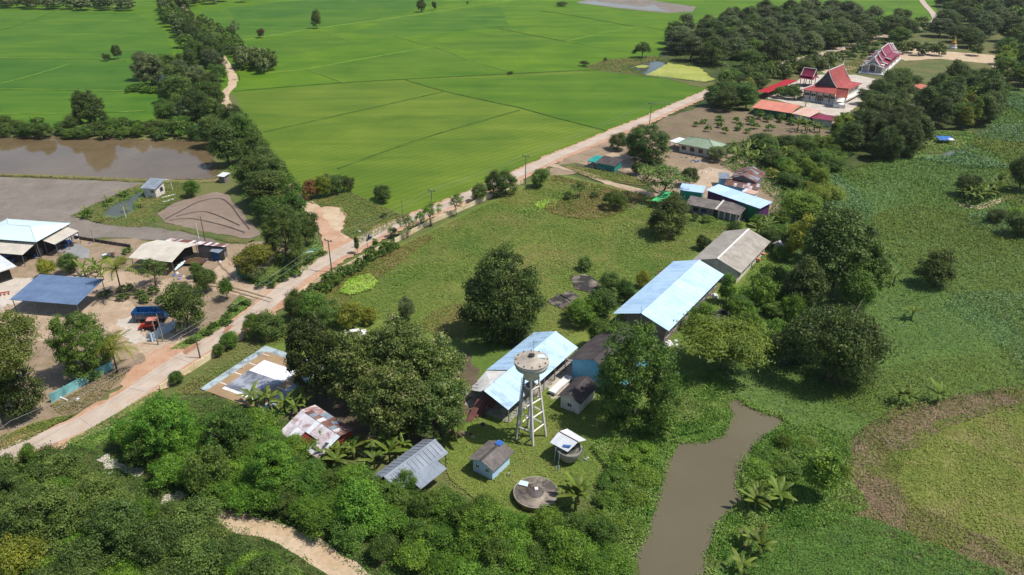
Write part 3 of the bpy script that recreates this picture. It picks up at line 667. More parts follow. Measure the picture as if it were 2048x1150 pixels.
# ---- pump house, tanks
r, L, W, s = gable('pump_house', 'small pump house with ribbed brown-grey tile roof near the tanks', 'hut', (935.5, 918.5), (978.4, 880.5), (986.6, 944.1), 2.5, 1.0, 'roof_fibre', 'pale_blue_wall', (.6, .5), .55, rows=2, ribs=2, amp=.05, cap='roof_fibre_dark', wins=[('A', 2, 1.6, .6, .5)])
MB().box(L/2-1.2, -.5, 3.44, L/2-.1, .5, 3.62).build('roof_patch', 'tarp_blue', r)
MB().box(-L/2-.6, -W/2, -.05, L/2, W/2+.4, .12).build('floor_slab', 'concrete', r)
b = MB().tube([(0, s*W/2-.7, .7), (0, s*(W/2+1.0), .7), (0, s*(W/2+1.0), .1)], .09, 6); b.build('pipe', 'blue_grey_paint', r)
a, c = G(1026.5, 983, 1.3), G(1116.6, 983, 1.3); rad = (c-a).length/2; ct = (a+c)/2; ct.z = 0
r = thing('ground_tank', 'low round concrete water tank with stained flat lid', 'tank', ct)
MB().lathe([(rad-.15, -.1), (rad-.15, .9), (rad-.05, .95), (rad-.05, 1.2)], 48).build('tank_wall', 'concrete_stained', r, smooth=True)
MB().lathe([(.0, 1.23), (rad-.12, 1.15)], 48).build('lid', 'concrete_dark', r, smooth=True)
rb = MB(); n = 48
for j in range(n):
    t0, t1 = 2*math.pi*j/n, 2*math.pi*(j+1)/n
    rb.add([(q*math.cos(t), q*math.sin(t), z) for t in (t0, t1) for q, z in ((rad-.14, 1.10), (rad, 1.10), (rad, 1.24), (rad-.14, 1.24))], [(0, 1, 5, 4), (1, 2, 6, 5), (2, 3, 7, 6), (3, 0, 4, 7)])
rb.build('rim', 'concrete', r)
MB().slab([(-2.6, 1.4, 1.42), (-1.2, .9, 1.42), (-1.0, 1.9, 1.42), (-2.2, 2.3, 1.42)], .06).build('hatch_cover', 'roof_cyan', r)
MB().box(-.15, .2, 1.18, .35, .75, 1.5).build('vent_cap', 'white', r)
rope = MB().tube([(-1.4+.7*math.cos(t*.5)+t*.03, 1.0+.6*math.sin(t*.7), 1.24+.02*math.sin(t)) for t in range(22)], .05, 5); rope.build('coiled_rope', 'wood', r)
ct = G(1137, 921); rr = 2.0
r = thing('jar_tank', 'bowl-shaped concrete tank under a tilted white tin roof', 'tank', ct)
prof = [(.5, .0), (1.1, .35), (1.6, .95), (1.88, 1.7), (2.0, 2.3), (2.0, 2.6), (1.86, 2.6), (1.82, 2.2), (.2, 2.1)]
MB().lathe(prof, 32).build('bowl', 'concrete', r, smooth=True)
MB().lathe([(1.8, 2.15), (0.0, 2.16)], 32).build('water', 'pond_water', r)
for px, py in ((-2.3, -.6), (-1.7, -1.6), (2.2, -.4), (1.6, 1.8), (-1.4, 2.0)): MB().tube([(px, py, -.1), (px*.92, py*.92, 3.0)], .07, 6).build('post', 'blue_grey_paint', r)
def q(px, py, z): v = G(px, py, z); return (v.x-ct.x, v.y-ct.y, v.z)
n_ = 6; R0, R1, E0, E1, K0, K1 = [Vector(p) for p in (q(1118, 862.8, 4.1), q(1156.5, 883.8, 4.1), q(1099.9, 884.7, 3.2), q(1135.5, 903.9, 3.2), q(1134.5, 857.3, 3.4), q(1172.9, 880.2, 3.4))]
for k in range(n_):
    t0, t1 = k/n_, (k+.98)/n_
    MB().slab([R0.lerp(R1, t0), R0.lerp(R1, t1), E0.lerp(E1, t1), E0.lerp(E1, t0)], .04).build('roof_sheet', 'roof_white', r)
    MB().slab([R0.lerp(R1, t0)+Vector((0, 0, .01)), R0.lerp(R1, t1)+Vector((0, 0, .01)), K0.lerp(K1, t1), K0.lerp(K1, t0)], .04).build('roof_sheet', 'roof_white', r)
MB().tube([R0+Vector((0, 0, .05)), R1+Vector((0, 0, .05))], .07, 5).build('ridge_cap', 'roof_rust', r)
MB().slab([E0.lerp(E1, .62).lerp(R0.lerp(R1, .6), .1)+Vector((0, 0, .1)), E0.lerp(E1, .95).lerp(R0.lerp(R1, .95), .3)+Vector((0, 0, .35)), E0.lerp(E1, .95).lerp(R0.lerp(R1, .95), .45)+Vector((0, 0, .3)), E0.lerp(E1, .6).lerp(R0.lerp(R1, .6), .28)+Vector((0, 0, .14))], .05).build('loose_sheet', 'tarp_blue', r)
r = thing('water_pipe', 'pale blue standpipe on the grass in front of the bowl tank', 'pipe', G(1117, 943))
MB().tube([(-.35, 0, -.05), (-.35, 0, 1.1), (.1, 0, 1.1), (.1, 0, -.05)], .08, 6).build('pipe', 'blue_grey_paint', r); MB().tube([(-.1, 0, 1.0), (-.1, 0, 1.9)], .03, 5).build('valve_stem', 'blue_grey_paint', r)
# ---- the water tower
ct = G(1061, 876); HT = tall(1061, 876, 705)
r = thing('water_tower', 'tall concrete water tower with wide round tank on slender legs', 'tower', ct)
zr = HT*.915; RT = 34.7*depth(ct+Vector((0, 0, zr)))/FPX
MB().lathe([(RT*.46, zr-3.1), (RT*.48, zr-2.3), (RT*.6, zr-1.9), (RT*.93, zr-1.15), (RT*.98, zr-.5), (RT*.98, zr-.02)], 40).build('tank', 'white_wall', r, smooth=True)
MB().lathe([(RT*.99, zr-.1), (RT*1.02, zr-.1), (RT*1.02, zr+.06), (RT*.9, zr+.14), (RT*.22, zr+.66), (RT*.16, zr+.8), (.0, zr+.84)], 40).build('tank_roof', 'tank_concrete', r, smooth=False)
MB().lathe([(RT*.985, zr-.62), (RT*1.0, zr-.62), (RT*1.0, zr-.5), (RT*.985, zr-.5)], 40).build('tank_band', 'concrete', r)
MB().lathe([(.45, zr+.75), (.5, zr+1.0), (.2, zr+1.12), (0, zr+1.12)], 14).build('vent', 'dark', r)
MB().tube([(.3, .3, zr+1.1), (.3, .3, zr+3.6)], .03, 5).build('lightning_rod', 'steel', r)
MB().box(.9, -.2, zr+.36, 2.1, .7, zr+.60).build('hatch', 'roof_cyan', r)
for k in range(12):
    t = k*math.pi/6; MB().box(-.07, -.07, 0, .07, .07, .22).build('rim_bracket', 'dark', r, (RT*.9*math.cos(t), RT*.9*math.sin(t), zr+.12), t)
tops = [(RT*.42*math.cos(t), RT*.42*math.sin(t), zr-3.0) for t in (math.radians(-95), math.radians(-5), math.radians(85), math.radians(175))]
feet = []
for px, py in ((1066, 894), (1092, 873), (1056, 856), (1031, 881)):
    v = G(px, py); feet.append((v.x-ct.x, v.y-ct.y, -.2))
for t, f_ in zip(tops, feet): MB().tube([f_, t], [.23, .18], 4).build('leg', 'white_wall', r)
for lv, zz in ((0, .24), (1, .45), (2, .66), (3, .86)):
    for k in range(4):
        a = Vector(feet[k]).lerp(Vector(tops[k]), zz); c = Vector(feet[(k+1) % 4]).lerp(Vector(tops[(k+1) % 4]), zz)
        MB().tube([a, c], .15, 4).build('ring_beam', 'white_wall', r)
MB().tube([(0, 0, -.1), (0, 0, zr-3)], .13, 8).build('riser_pipe', 'blue_grey_paint', r); MB().tube([(.5, .2, -.1), (.4, .2, zr-3)], .08, 6).build('riser_pipe', 'blue_grey_paint', r)
MB().lathe([(.1, HT*.50), (1.15, HT*.54), (1.2, HT*.60), (.5, HT*.66), (.25, HT*.70)], 18).build('middle_tank', 'concrete_stained', r, smooth=True)
lb = MB()
for sx in (-.25, .25): lb.tube([(feet[3][0]*.95+sx, feet[3][1]*.95-.3, 0), (tops[3][0]*1.1+sx, tops[3][1]-.3, zr-3)], .04, 4)
for k in range(36):
    t = k/36; a = Vector((feet[3][0]*.95, feet[3][1]*.95-.3, 0)).lerp(Vector((tops[3][0]*1.1, tops[3][1]-.3, zr-3)), t); lb.tube([a-Vector((.25, 0, 0)), a+Vector((.25, 0, 0))], .03, 4)
lb.build('ladder', 'steel', r)
# ---- grey zinc shed and old rusty shed in the thicket
r, L, W, s = gable('shed', 'long grey zinc-roofed shed with dark seams at the thicket edge', 'shed', (744.6, 952.6), (847, 878.4), (794.3, 984.2), 3.2, 1.3, 'roof_zinc', 'red_wall', (1.0, 1.0), 1.55, ribs=6, cap='roof_zinc', amp=.012, open_=True, post_n=5, seed=11)
yC = s*W/2
slope(r, -L/2+L*.26, L/2-L*.22, yC*.99, 3.24, yC+s*1.9, 2.75, 'roof_zinc', 1.5, ribs=6, amp=.012, seed=14)
for k in range(12):
    for sgn in (-1, 1): MB().box(-.02, min(0, sgn*W/2*.9), 0, .02, max(0, sgn*W/2*.9), .03).build('seam', 'roof_rust', r, (-L/2+1.0+k*(L-1.6)/11, 0, 4.54)).rotation_euler = (-sgn*math.atan2(1.3, W/2), 0, 0)
ctr, rz, L, W, s = frame((602, 821.6), (680.5, 873.2), (634.6, 810), 4.2)
r = thing('shed', 'old rusty tin shed with arched roof half hidden by bananas', 'shed', ctr, rz)
yA, yC = -s*W/2, s*W/2
ru = ['roof_rust', 'roof_rust', 'roof_rust_pale', 'roof_rust_pale', 'roof_zinc']
slope(r, -L/2, L/2, yC, 3.9, yA, 4.3, 'roof_rust', 1.0, rows=2, ribs=5, seed=21, mats=ru, loose=.05)
slope(r, -L/2, L/2, yA, 4.25, yA-s*4.4, 2.5, 'roof_rust_pale', 1.0, rows=2, ribs=5, seed=22, mats=['roof_rust_pale', 'roof_white', 'roof_rust_pale'], loose=.05, skip=[(k, 1) for k in (4, 5, 6)])
MB().extr([(yC*.9, -.1), (yA-s*3.6, -.1), (yA-s*3.6, 2.6), (yA, 4.1), (yC*.9, 3.8)], -L/2+.5, L/2-.5).build('wall', 'red_wall', r)

# ---- village houses
r, L, W, s = mono('house', 'long bright blue roofed house with purple front wall', 'house', (1411.5, 379.8), (1520.1, 417.4), (1428.2, 365.2), 4.6, 5.2, 'roof_blue_pale', 'purple_wall', 1.0, ov=.5, seed=31)
MB().box(L/2-7.5, -s*(W/2-.42), -.1, L/2-.6, -s*(W/2-.46)+.0, 4.4).build('green_panel', 'green_wall', r)
r, L, W, s = mono('shed', 'lower pale blue roof joined to the purple house', 'shed', (1357.2, 379.8), (1406, 386.1), (1371.9, 367.3), 3.5, 3.9, 'roof_blue_pale', 'tarp_teal', 1.0, ov=.4, seed=32)
r, L, W, s = mono('house', 'long low house with weathered grey tile roof facing the lawn', 'house', (1370.5, 407.7), (1431, 419.5), (1376, 390.3), 2.6, 3.7, 'roof_fibre', 'grey_wall', 1.1, rows=4, ribs=4, ov=.6, seed=33)
win(r, (-L/2+3, -s*(W/2-.58), 1.4), (1, 0), 1.4, 1.0, 'wood', 'dark'); win(r, (1.0, -s*(W/2-.58), 1.4), (1, 0), 1.4, 1.0, 'tarp_blue', 'dark')
r, L, W, s = mono('house', 'dark grey tiled house end with white posts beside a pole', 'house', (1431, 419.5), (1479.7, 431.3), (1446, 400.7), 2.6, 3.8, 'roof_fibre', 'grey_wall', 1.1, rows=4, ribs=4, ov=.8, seed=34)
MB().slab([(-L/2-.25, -s*W/2, 2.75), (-L/2+.25, -s*W/2, 2.75), (-L/2+.25, s*W/2, 3.95), (-L/2-.25, s*W/2, 3.95)], .1).build('ridge_cap', 'white_wall', r)
for k in range(4): MB().tube([(-L/2+1+k*(L-2)/3, -s*W/2*.92, -.1), (-L/2+1+k*(L-2)/3, -s*W/2*.92, 2.6)], .14, 6).build('post', 'white', r)
r = thing('tarp_shelter', 'green tarpaulin shelter beside a dark tree', 'shelter', G(1322, 415))
o_ = r.location; T = [G(1302.3, 400.7, 2.6)-o_, G(1328, 381.2, 3.6)-o_, G(1350, 384, 3.6)-o_, G(1330, 405, 2.6)-o_]
MB().slab(T, .05).build('tarp', 'tarp_green', r)
for t in T: MB().tube([(t.x*.97, t.y*.97, -.1), (t.x*.97, t.y*.97, t.z-.05)], .07, 6).build('post', 'wood', r)
# rusty cluster
ru2 = ['roof_rust', 'roof_rust', 'roof_rust', 'roof_rust', 'roof_rust_pale']
gable('house', 'rusty tin roofed house with gable, tallest of the rust cluster', 'house', (1458.8, 356.2), (1479, 337.4), (1516.6, 361.8), 4.2, 1.5, 'roof_rust', 'grey_wall', (.7, .6), .9, rows=3, ribs=5, seed=41, mats=['roof_rust', 'roof_rust', 'roof_zinc', 'roof_rust'], wins=[('AB', 2, 2.2, 1.0, 1.0)])
mono('house', 'low rust-streaked roof in front of the rusty gable house', 'house', (1447.7, 369.4), (1515.2, 381.2), (1456.7, 357.6), 2.7, 3.9, 'roof_rust', 'sky_wall', .9, rows=2, ribs=5, seed=42, mats=ru2)
mono('shed', 'grey zinc lean-to at the left of the rusty house', 'shed', (1438.7, 356.9), (1461, 358), (1445.6, 345), 3.0, 3.5, 'roof_zinc', 'sky_wall', .9, ribs=5, seed=43)
mono('shed', 'small pink and white lean-to roof beside the rusty house', 'shed', (1482.5, 382.6), (1508.2, 389.6), (1491.5, 376.4), 2.6, 2.9, 'roof_pink', 'white_wall', 1.0, seed=44, mats=['roof_pink', 'roof_white', 'roof_white'])
# green hip-roof house
def hip(name, label, cat, A, B, Cc, h, rise, roof, wall, ov=.8, wins=(), trim='white', ins=None, wallz=-.1):
    ctr, rz, L, W, s = frame(A, B, Cc, h); r = thing(name, label, cat, ctr, rz)
    k = (W/2 if ins is None else ins); a, c = (-L/2+k, 0, h+rise), (L/2-k, 0, h+rise)
    P = [(-L/2, -W/2, h), (L/2, -W/2, h), (L/2, W/2, h), (-L/2, W/2, h)]
    for pts in ((P[0], P[1], c, a), (P[2], P[3], a, c), (P[1], P[2], c), (P[3], P[0], a)): MB().slab(pts, .08).build('roof_plane', roof, r)
    for p, t in ((P[0], a), (P[3], a), (P[1], c), (P[2], c), (a, c)): MB().tube([Vector(p)+Vector((0, 0, .03)), Vector(t)+Vector((0, 0, .05))], .12, 5).build('hip_cap', trim, r)
    MB().box(-L/2+ov, -W/2+ov, wallz, L/2-ov, W/2-ov, h+.02).build('wall', wall, r)
    for side, n, zc, ww, wh in wins:
        for j in range(n):
            x = -L/2+ov+(L-2*ov)*(j+.5)/n; y = -W/2+ov+(W-2*ov)*(j+.5)/n
            if side == 'AB': win(r, (x, -s*(W/2-ov+.02), zc), (1, 0), ww, wh, 'wood', 'glass')
            if side == 'A': win(r, (-L/2+ov-.02, y, zc), (0, 1), ww, wh, 'wood', 'glass')
            if side == 'B': win(r, (L/2-ov+.02, y, zc), (0, 1), ww, wh, 'wood', 'glass')
    return r, L, W, s
hip('house', 'white walled house with pale green hipped roof', 'house', (1353.8, 286.3), (1431, 301), (1381, 275), 3.3, 1.9, 'roof_green', 'white_wall', wins=[('AB', 4, 1.8, 1.5, 1.2)], trim='roof_green')
mono('carport', 'white roofed carport beside the green-roofed house', 'carport', (1338, 282), (1360, 288), (1346, 271), 2.7, 3.0, 'roof_white', None, 1.0, open_=True, seed=51)
r, L, W, s = mono('shed', 'low shed with dark tiled roof and teal netting by the hedge', 'shed', (1190, 325), (1230, 333), (1198, 309), 2.3, 3.1, 'roof_fibre_dark', 'tarp_teal', 1.1, rows=3, ov=.5, seed=52)
mono('tarp_shelter', 'teal tarpaulin lean-to at the left end of the tiled shed', 'shelter', (1174, 321), (1190, 325), (1182, 307), 2.2, 2.8, 'tarp_teal', None, 1.3, open_=True, post_n=2, seed=53)
P0, P1 = G(1152, 333), G(1275, 355); d = P1-P0; nf = 22
r = thing('yard_fence', 'low dark wire fence along the village hedge', 'fence', P0, math.atan2(d.y, d.x))
for k in range(nf+1): MB().box(-.06, -.06, -.1, .06, .06, 1.2).build('post', 'concrete', r, (d.length*k/nf, 0, 0))
for z in (.4, .8, 1.1): MB().tube([(0, .08, z), (d.length, .08, z)], .03, 4).build('wire', 'steel', r)

# ---- left compound
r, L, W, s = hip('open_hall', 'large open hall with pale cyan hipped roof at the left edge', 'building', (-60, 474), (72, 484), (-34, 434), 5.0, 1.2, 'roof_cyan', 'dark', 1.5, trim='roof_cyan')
for x in (-L/2+.5, -L/6, L/6, L/2-.5):
    for y in (-W/2+.5, W/2-.5): MB().tube([(x, y, -.1), (x, y, 5)], .12, 6).build('post', 'steel', r)
mono('lean_to', 'beige lean-to roof below the front of the cyan hall', 'shed', (-70, 501), (45, 510), (-60, 476), 3.3, 4.3, 'roof_beige', None, 1.0, open_=True, post_n=4, seed=61)
mono('lean_to', 'beige lean-to roof at the right side of the cyan hall', 'shed', (109, 489), (158, 462), (76, 484), 3.4, 4.3, 'roof_beige', None, 1.0, open_=True, post_n=3, seed=62)
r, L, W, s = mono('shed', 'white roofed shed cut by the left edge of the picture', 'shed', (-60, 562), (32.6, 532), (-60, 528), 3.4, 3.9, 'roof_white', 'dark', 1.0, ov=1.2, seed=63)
MB().box(-L/2, -s*W/2-.05, 3.2, L/2, -s*W/2+.05, 3.5).build('fascia', 'white', r)
r, L, W, s = mono('open_shed', 'open steel shed with large blue tile-pattern roof', 'shed', (19, 599), (154, 610), (100, 550), 3.4, 4.7, 'roof_blue_tile', None, 1.0, rows=1, ribs=4, open_=True, post_n=4, seed=64)
r, L, W, s = gable('shed', 'wide off-white roofed shed with rusty strip behind', 'shed', (256.6, 515.6), (343.7, 524.7), (316.3, 480), 3.7, 1.2, 'roof_beige', None, (.5, .5), 1.0, open_=True, post_n=4, seed=65)
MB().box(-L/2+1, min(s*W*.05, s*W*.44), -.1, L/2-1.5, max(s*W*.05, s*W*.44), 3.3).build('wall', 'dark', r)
slope(r, -L/2+2, L/2+7, s*W/2*.98, 3.6, s*(W/2+2.4), 3.3, 'roof_rust', .9, ribs=5, seed=66, mats=['roof_rust', 'roof_rust_pale'])
MB().box(L/2-.5, min(s*W*.5, s*(W/2+2.1)), -.1, L/2+6, max(s*W*.5, s*(W/2+2.1)), 3.1).build('back_room', 'grey_wall', r)
r2 = thing('work_bench', 'wide wooden work platform in front of the off-white shed', 'platform', G(384, 528))
MB().box(-3.2, -1.6, .75, 3.2, 1.6, .87).build('top', 'wood', r2)
for x in (-2.9, 2.9):
    for y in (-1.3, 1.3): MB().box(x-.08, y-.08, -.05, x+.08, y+.08, .75).build('leg', 'wood', r2)
for i, (px, py) in enumerate(((362, 541), (365, 537), (368, 533))):
    a, c = G(px-12, py+3), G(px+6, py-8); dd = c-a
    tag(MB().tube([(0, 0, .5+.0*i), (dd.length, 0, .9)], .24, 8).build('water_pipe', 'roof_cyan', None, a, math.atan2(dd.y, dd.x)), ('nearest', 'middle', 'farthest')[i]+' of three pale green pipes beside the off-white shed', 'pipe', 'pipes by the shed')
r, L, W, s = mono('shack', 'small zinc-roofed shack with a blue front beside the off-white shed', 'hut', (418.4, 502.3), (437.5, 506.5), (430, 492.4), 2.6, 3.0, 'roof_zinc', 'truck_blue', 1.0, ov=.3, seed=67)
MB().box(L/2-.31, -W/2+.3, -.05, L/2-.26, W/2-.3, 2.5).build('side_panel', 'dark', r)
r, L, W, s = mono('shack', 'dark shack with green tarpaulin front under a yellow-green tree', 'hut', (466, 534), (492, 542), (474, 522), 2.3, 2.7, 'roof_fibre', 'green_wall', 1.0, ov=.4, seed=68)
# small white house by the pond
r, L, W, s = mono('house', 'small white house with blue-grey tin roof on the pond bank', 'house', (279.5, 376), (310, 378.5), (306, 356), 3.1, 4.4, 'roof_zinc', 'white_wall', .9, ov=.6, seed=71)
win(r, (L/2-.58, s*W*.12, 1.9), (0, 1), 1.2, 1.1, 'steel'); win(r, (L/2-1.6, -s*(W/2-.58), 2.0), (1, 0), .6, .5, 'steel')
slope(r, L/2-3.2, L/2+.4, s*W/2*.96, 4.15, s*(W/2+2.2), 3.4, 'roof_beige', .9, seed=72)
for x in (L/2-2.8, L/2): MB().tube([(x, s*(W/2+2.0), -.1), (x, s*(W/2+2.0), 3.4)], .08, 6).build('post', 'white', r)
for i, (px, py, ln, lb_) in enumerate(((337, 393, 4.0, 'farther white plank on the grass by the small house'), (337, 402, 3.6, 'nearer white plank on the grass by the small house'))):
    tag(MB().box(-ln/2, -.35, 0, ln/2, .35, .18).build('plank', 'white', None, G(px, py)+Vector((0, 0, .06)), .85), lb_, 'plank', 'planks by the pond')
# upper-left homestead under blue tarpaulin
r, L, W, s = gable('hut', 'hut with bright blue tarpaulin roof under the track-side trees', 'hut', (304, 160), (326, 168), (320, 146), 2.8, 1.6, 'tarp_blue', 'wood', (.5, .5), 1.6, ribs=2, seed=81)
mono('hut', 'small zinc roof among shrubs above the flooded paddy', 'hut', (303, 252), (320, 254), (308, 244), 2.4, 2.8, 'roof_zinc', 'grey_wall', 1.0, seed=82)
mono('hut', 'second small zinc roof nearer the track above the paddy', 'hut', (352, 240), (364, 242), (356, 231), 2.4, 2.8, 'roof_zinc', 'grey_wall', 1.0, seed=83)
mono('hut', 'small hut under trees at the right end of the flooded paddy', 'hut', (433, 352), (448, 354), (438, 343), 2.2, 2.5, 'roof_white', 'grey_wall', 1.0, seed=84)
mono('hut', 'white-roofed shelter at the road bend before the temple', 'hut', (1436, 176), (1446, 178), (1440, 170), 3.4, 3.8, 'roof_white', None, 1.0, open_=True, post_n=2, seed=85)
mono('hut', 'dark walled house with white roof among trees at the top right', 'house', (1976, 20), (1998, 22), (1982, 8), 3.6, 4.6, 'roof_white', 'dark', 1.2, seed=86)
mono('hut', 'far house with faded pink roof left of the white one', 'house', (1960, 10), (1978, 11), (1966, 2), 3.2, 3.8, 'roof_pink', 'white_wall', 1.2, seed=87)
gable('hut', 'small plank-walled hut with rusty roof hidden right of the grey school block', 'hut', (1545, 488), (1556, 474), (1566, 494), 2.6, .9, 'roof_rust_pale', 'white_wall', (.4, .4), .9, seed=88)

# ---- temple
def tiered(r, x0, x1, hw, zr, ze, mat, cap, th=.12, curve=.0, name='roof_plane', bw=.16):
    """steep Thai roof: each side a concave fall from ridge zr to eave ze at half width hw"""
    n = 5
    for sg in (-1, 1):
        sec = []
        for k in range(n+1):
            t = k/n; sec.append((sg*hw*t, zr+(ze-zr)*(t+curve*math.sin(math.pi*t))))
        MB().extr(sec+[(y, z-th) for y, z in sec[::-1]], x0, x1).build(name, mat, r)
        for xe in (x0, x1):
            MB().tube([(xe, y, z+.06) for y, z in sec], bw, 5).build('bargeboard', cap, r)
    MB().box(x0-.1, -.14, zr-.02, x1+.1, .14, zr+.22).build('ridge_cap', cap, r)
ctr, rz, L, W, s = frame((1602.5, 178.6), (1677.6, 189.8), (1737.5, 168.2), 5.0)
r = thing('temple_hall', 'main temple hall with steep red roof and white walls', 'temple', ctr, rz)
c0 = ctr
# local x runs along the front; the ridge of the upper roof runs back from it
Lx, Wy = L, W
P = [(-Lx/2, -Wy/2, 5.0), (Lx/2, -Wy/2, 5.0), (Lx/2, Wy/2, 5.0), (-Lx/2, Wy/2, 5.0)]
i0, i1 = Lx*.28, Wy*.22
I = [(-i0, -Wy/2+i1, 6.6), (i0, -Wy/2+i1, 6.6), (i0, Wy/2-i1, 6.6), (-i0, Wy/2-i1, 6.6)]
for k in range(4): MB().slab([P[k], P[(k+1) % 4], I[(k+1) % 4], I[k]], .12).build('lower_roof', 'roof_red', r)
for k in range(4): MB().tube([Vector(P[k])+Vector((0, 0, .05)), Vector(I[k])+Vector((0, 0, .05))], .22, 5).build('hip_cap', 'white', r)
up = bpy.data.objects.new('upper_roof', None); COL.objects.link(up); up.parent = r; up.rotation_euler = (0, 0, math.pi/2)
tiered(up, -Wy/2+i1*.9, Wy/2-i1*.9, Lx*.31, 13.2, 6.4, 'roof_red', 'white', curve=.09)
for sg in (-1, 1):
    y = sg*(Wy/2-i1*1.0)
    MB().slab([(-Lx*.29, y, 6.5), (Lx*.29, y, 6.5), (0, y, 12.9)], .05).build('gable_panel', 'gable_blue', r)
    MB().add([(-Lx*.29, y-.1, 6.4), (Lx*.29, y-.1, 6.4), (0, y-.1, 13.0), (-Lx*.29, y+.1, 6.4), (Lx*.29, y+.1, 6.4), (0, y+.1, 13.0)], [(0, 1, 2), (3, 5, 4), (0, 3, 4, 1), (1, 4, 5, 2), (2, 5, 3, 0)]).build('gable_panel', 'gable_blue', r)
    MB().tube([(0, y, 13.2), (0, y+sg*.5, 14.2), (0, y+sg*.3, 15.3), (0, y+sg*1.0, 16.2)], [.22, .16, .1, .03], 6).build('finial', 'white', r)
MB().box(-Lx/2+1.1, -Wy/2+1.1, -.1, Lx/2-1.1, Wy/2-1.1, 5.2).build('wall', 'white_wall', r)
MB().box(-Lx/2+.7, -Wy/2+.7, -.1, Lx/2-.7, Wy/2-.7, 1.0).build('plinth', 'white', r)
for k in range(6):
    x = -Lx/2+1.1+(Lx-2.2)*k/5; MB().box(x-.2, -Wy/2+.95, 1.0, x+.2, -Wy/2+1.15, 5.0).build('pilaster', 'red_wall', r)
for k in range(5):
    x = -Lx/2+1.1+(Lx-2.2)*(k+.5)/5
    if k == 2: win(r, (x, -Wy/2+1.08, 2.2), (1, 0), 2.0, 2.4, 'white'); MB().box(x-1.2, -Wy/2-.6, -.05, x+1.2, -Wy/2+.7, .7).build('steps', 'concrete', r)
    else: win(r, (x, -Wy/2+1.08, 3.2), (1, 0), 2.0, 1.1, 'white')
for k in range(5):
    y = -Wy/2+2+(Wy-4)*(k+.5)/5; win(r, (Lx/2-1.08, y, 3.2), (0, 1), 1.6, 1.3, 'white')
MB().box(Lx/2-.9, -Wy/2+1, 1.3, Lx/2+1.6, Wy/2-.5, 1.9).build('balcony', 'white', r)
# small gabled porch at its right corner
pc = Vector((Lx/2+1.2, -Wy/2-.6, 0)); po = bpy.data.objects.new('porch', None); COL.objects.link(po); po.parent = r; po.location = pc; po.rotation_euler = (0, 0, .35)
tiered(po, -2.4, 2.4, 2.4, 8.0, 4.8, 'roof_red', 'gold', curve=.1)
MB().add([(-2.3, -2.1, 5), (-2.3, 2.1, 5), (-2.3, 0, 7.8), (-2.2, -2.1, 5), (-2.2, 2.1, 5), (-2.2, 0, 7.8)], [(0, 1, 2), (3, 5, 4), (0, 3, 4, 1), (1, 4, 5, 2), (2, 5, 3, 0)]).build('gable_panel', 'gold', po)
for x in (-2, 2):
    for y in (-1.9, 1.9): MB().tube([(x, y, -.1), (x, y, 5)], .2, 8).build('pillar', 'white', po)
MB().box(-2.4, -2.3, -.1, 2.4, 2.3, 1.6).build('porch_base', 'white', po)
# pavilion
ct = G(1614, 172); r = thing('temple_pavilion', 'small pavilion with two-tier dark red roof left of the temple hall', 'pavilion', ct, rz)
tiered(r, -3.0, 3.0, 2.6, 8.2, 5.0, 'roof_maroon', 'white', curve=.1); tiered(r, -3.6, 3.6, 3.4, 5.4, 3.9, 'roof_maroon', 'roof_red', curve=.05)
for x in (-2.6, 0, 2.6):
    for y in (-2.4, 2.4): MB().tube([(x, y, -.1), (x, y, 4.2)], .18, 8).build('pillar', 'wood_red', r)
MB().box(-3, -2.8, -.1, 3, 2.8, .5).build('plinth', 'concrete', r)
# low monks' rows
r, L, W, s = mono('row_building', 'long low building with orange roof below the temple', 'building', (1503, 214.8), (1583, 226.6), (1514.8, 198), 2.9, 3.9, 'roof_orange', 'green_wall', 1.2, ov=.8, seed=91)
r, L, W, s = mono('row_building', 'low building with pale pink roof joined to the orange one', 'building', (1583, 226.6), (1619, 234.3), (1592, 210.6), 3.2, 4.3, 'roof_pink', 'white_wall', 1.2, ov=.8, seed=92)
r, L, W, s = mono('row_building', 'small dark red roofed row building at the temple corner', 'building', (1622, 236), (1667, 242), (1626, 226), 2.7, 3.3, 'roof_maroon', 'white_wall', 1.2, ov=.6, seed=93)
mono('canopy', 'bright red sheet canopy by the temple car yard', 'canopy', (1513, 183), (1573, 158.5), (1540, 184), 2.9, 3.2, 'roof_red_bright', None, 1.5, open_=True, post_n=5, seed=94)
mono('canopy', 'small red-orange roof between dark trees right of the temple', 'canopy', (1842, 178), (1866, 176), (1852, 166), 3.0, 3.6, 'roof_orange', 'white_wall', 1.2, seed=95)
mono('row_building', 'long grey roofed shelter behind trees right of the temple', 'building', (1795, 232), (1850, 200), (1788, 222), 2.8, 3.4, 'roof_fibre_pale', None, 1.2, open_=True, post_n=6, seed=96)
# ordination hall: three stepped maroon roofs
P0, P1 = G(1742, 149), G(1778, 118); d = P1-P0; rz = math.atan2(d.y, d.x); Lo = d.length
ct = (P0+P1)/2
r = thing('ordination_hall', 'small ordination hall with stepped maroon and white roof tiers', 'temple', ct, rz); hw = 6.0
for nm, x0, x1, zz, wd in (('roof_tier', -Lo*.50, Lo*.50, 8.6, hw*.82), ('roof_tier', -Lo*.36, Lo*.36, 9.6, hw*.82), ('roof_tier', -Lo*.2, Lo*.2, 10.6, hw*.82)):
    t = bpy.data.objects.new(nm, None); COL.objects.link(t); t.parent = r
    tiered(t, x0, x1, wd*.62, zz, zz-3.6, 'roof_maroon', 'white', curve=.10, bw=.34); tiered(t, x0-.2, x1+.2, wd*1.18, zz-3.1, zz-5.0, 'roof_maroon', 'white', curve=.06, bw=.34)
MB().box(-Lo*.44, -hw*.75, .9, Lo*.44, hw*.75, 4.6).build('wall', 'white_wall', r)
MB().box(-Lo*.54, -hw*.98, -.1, Lo*.54, hw*.98, .9).build('plinth', 'white', r)
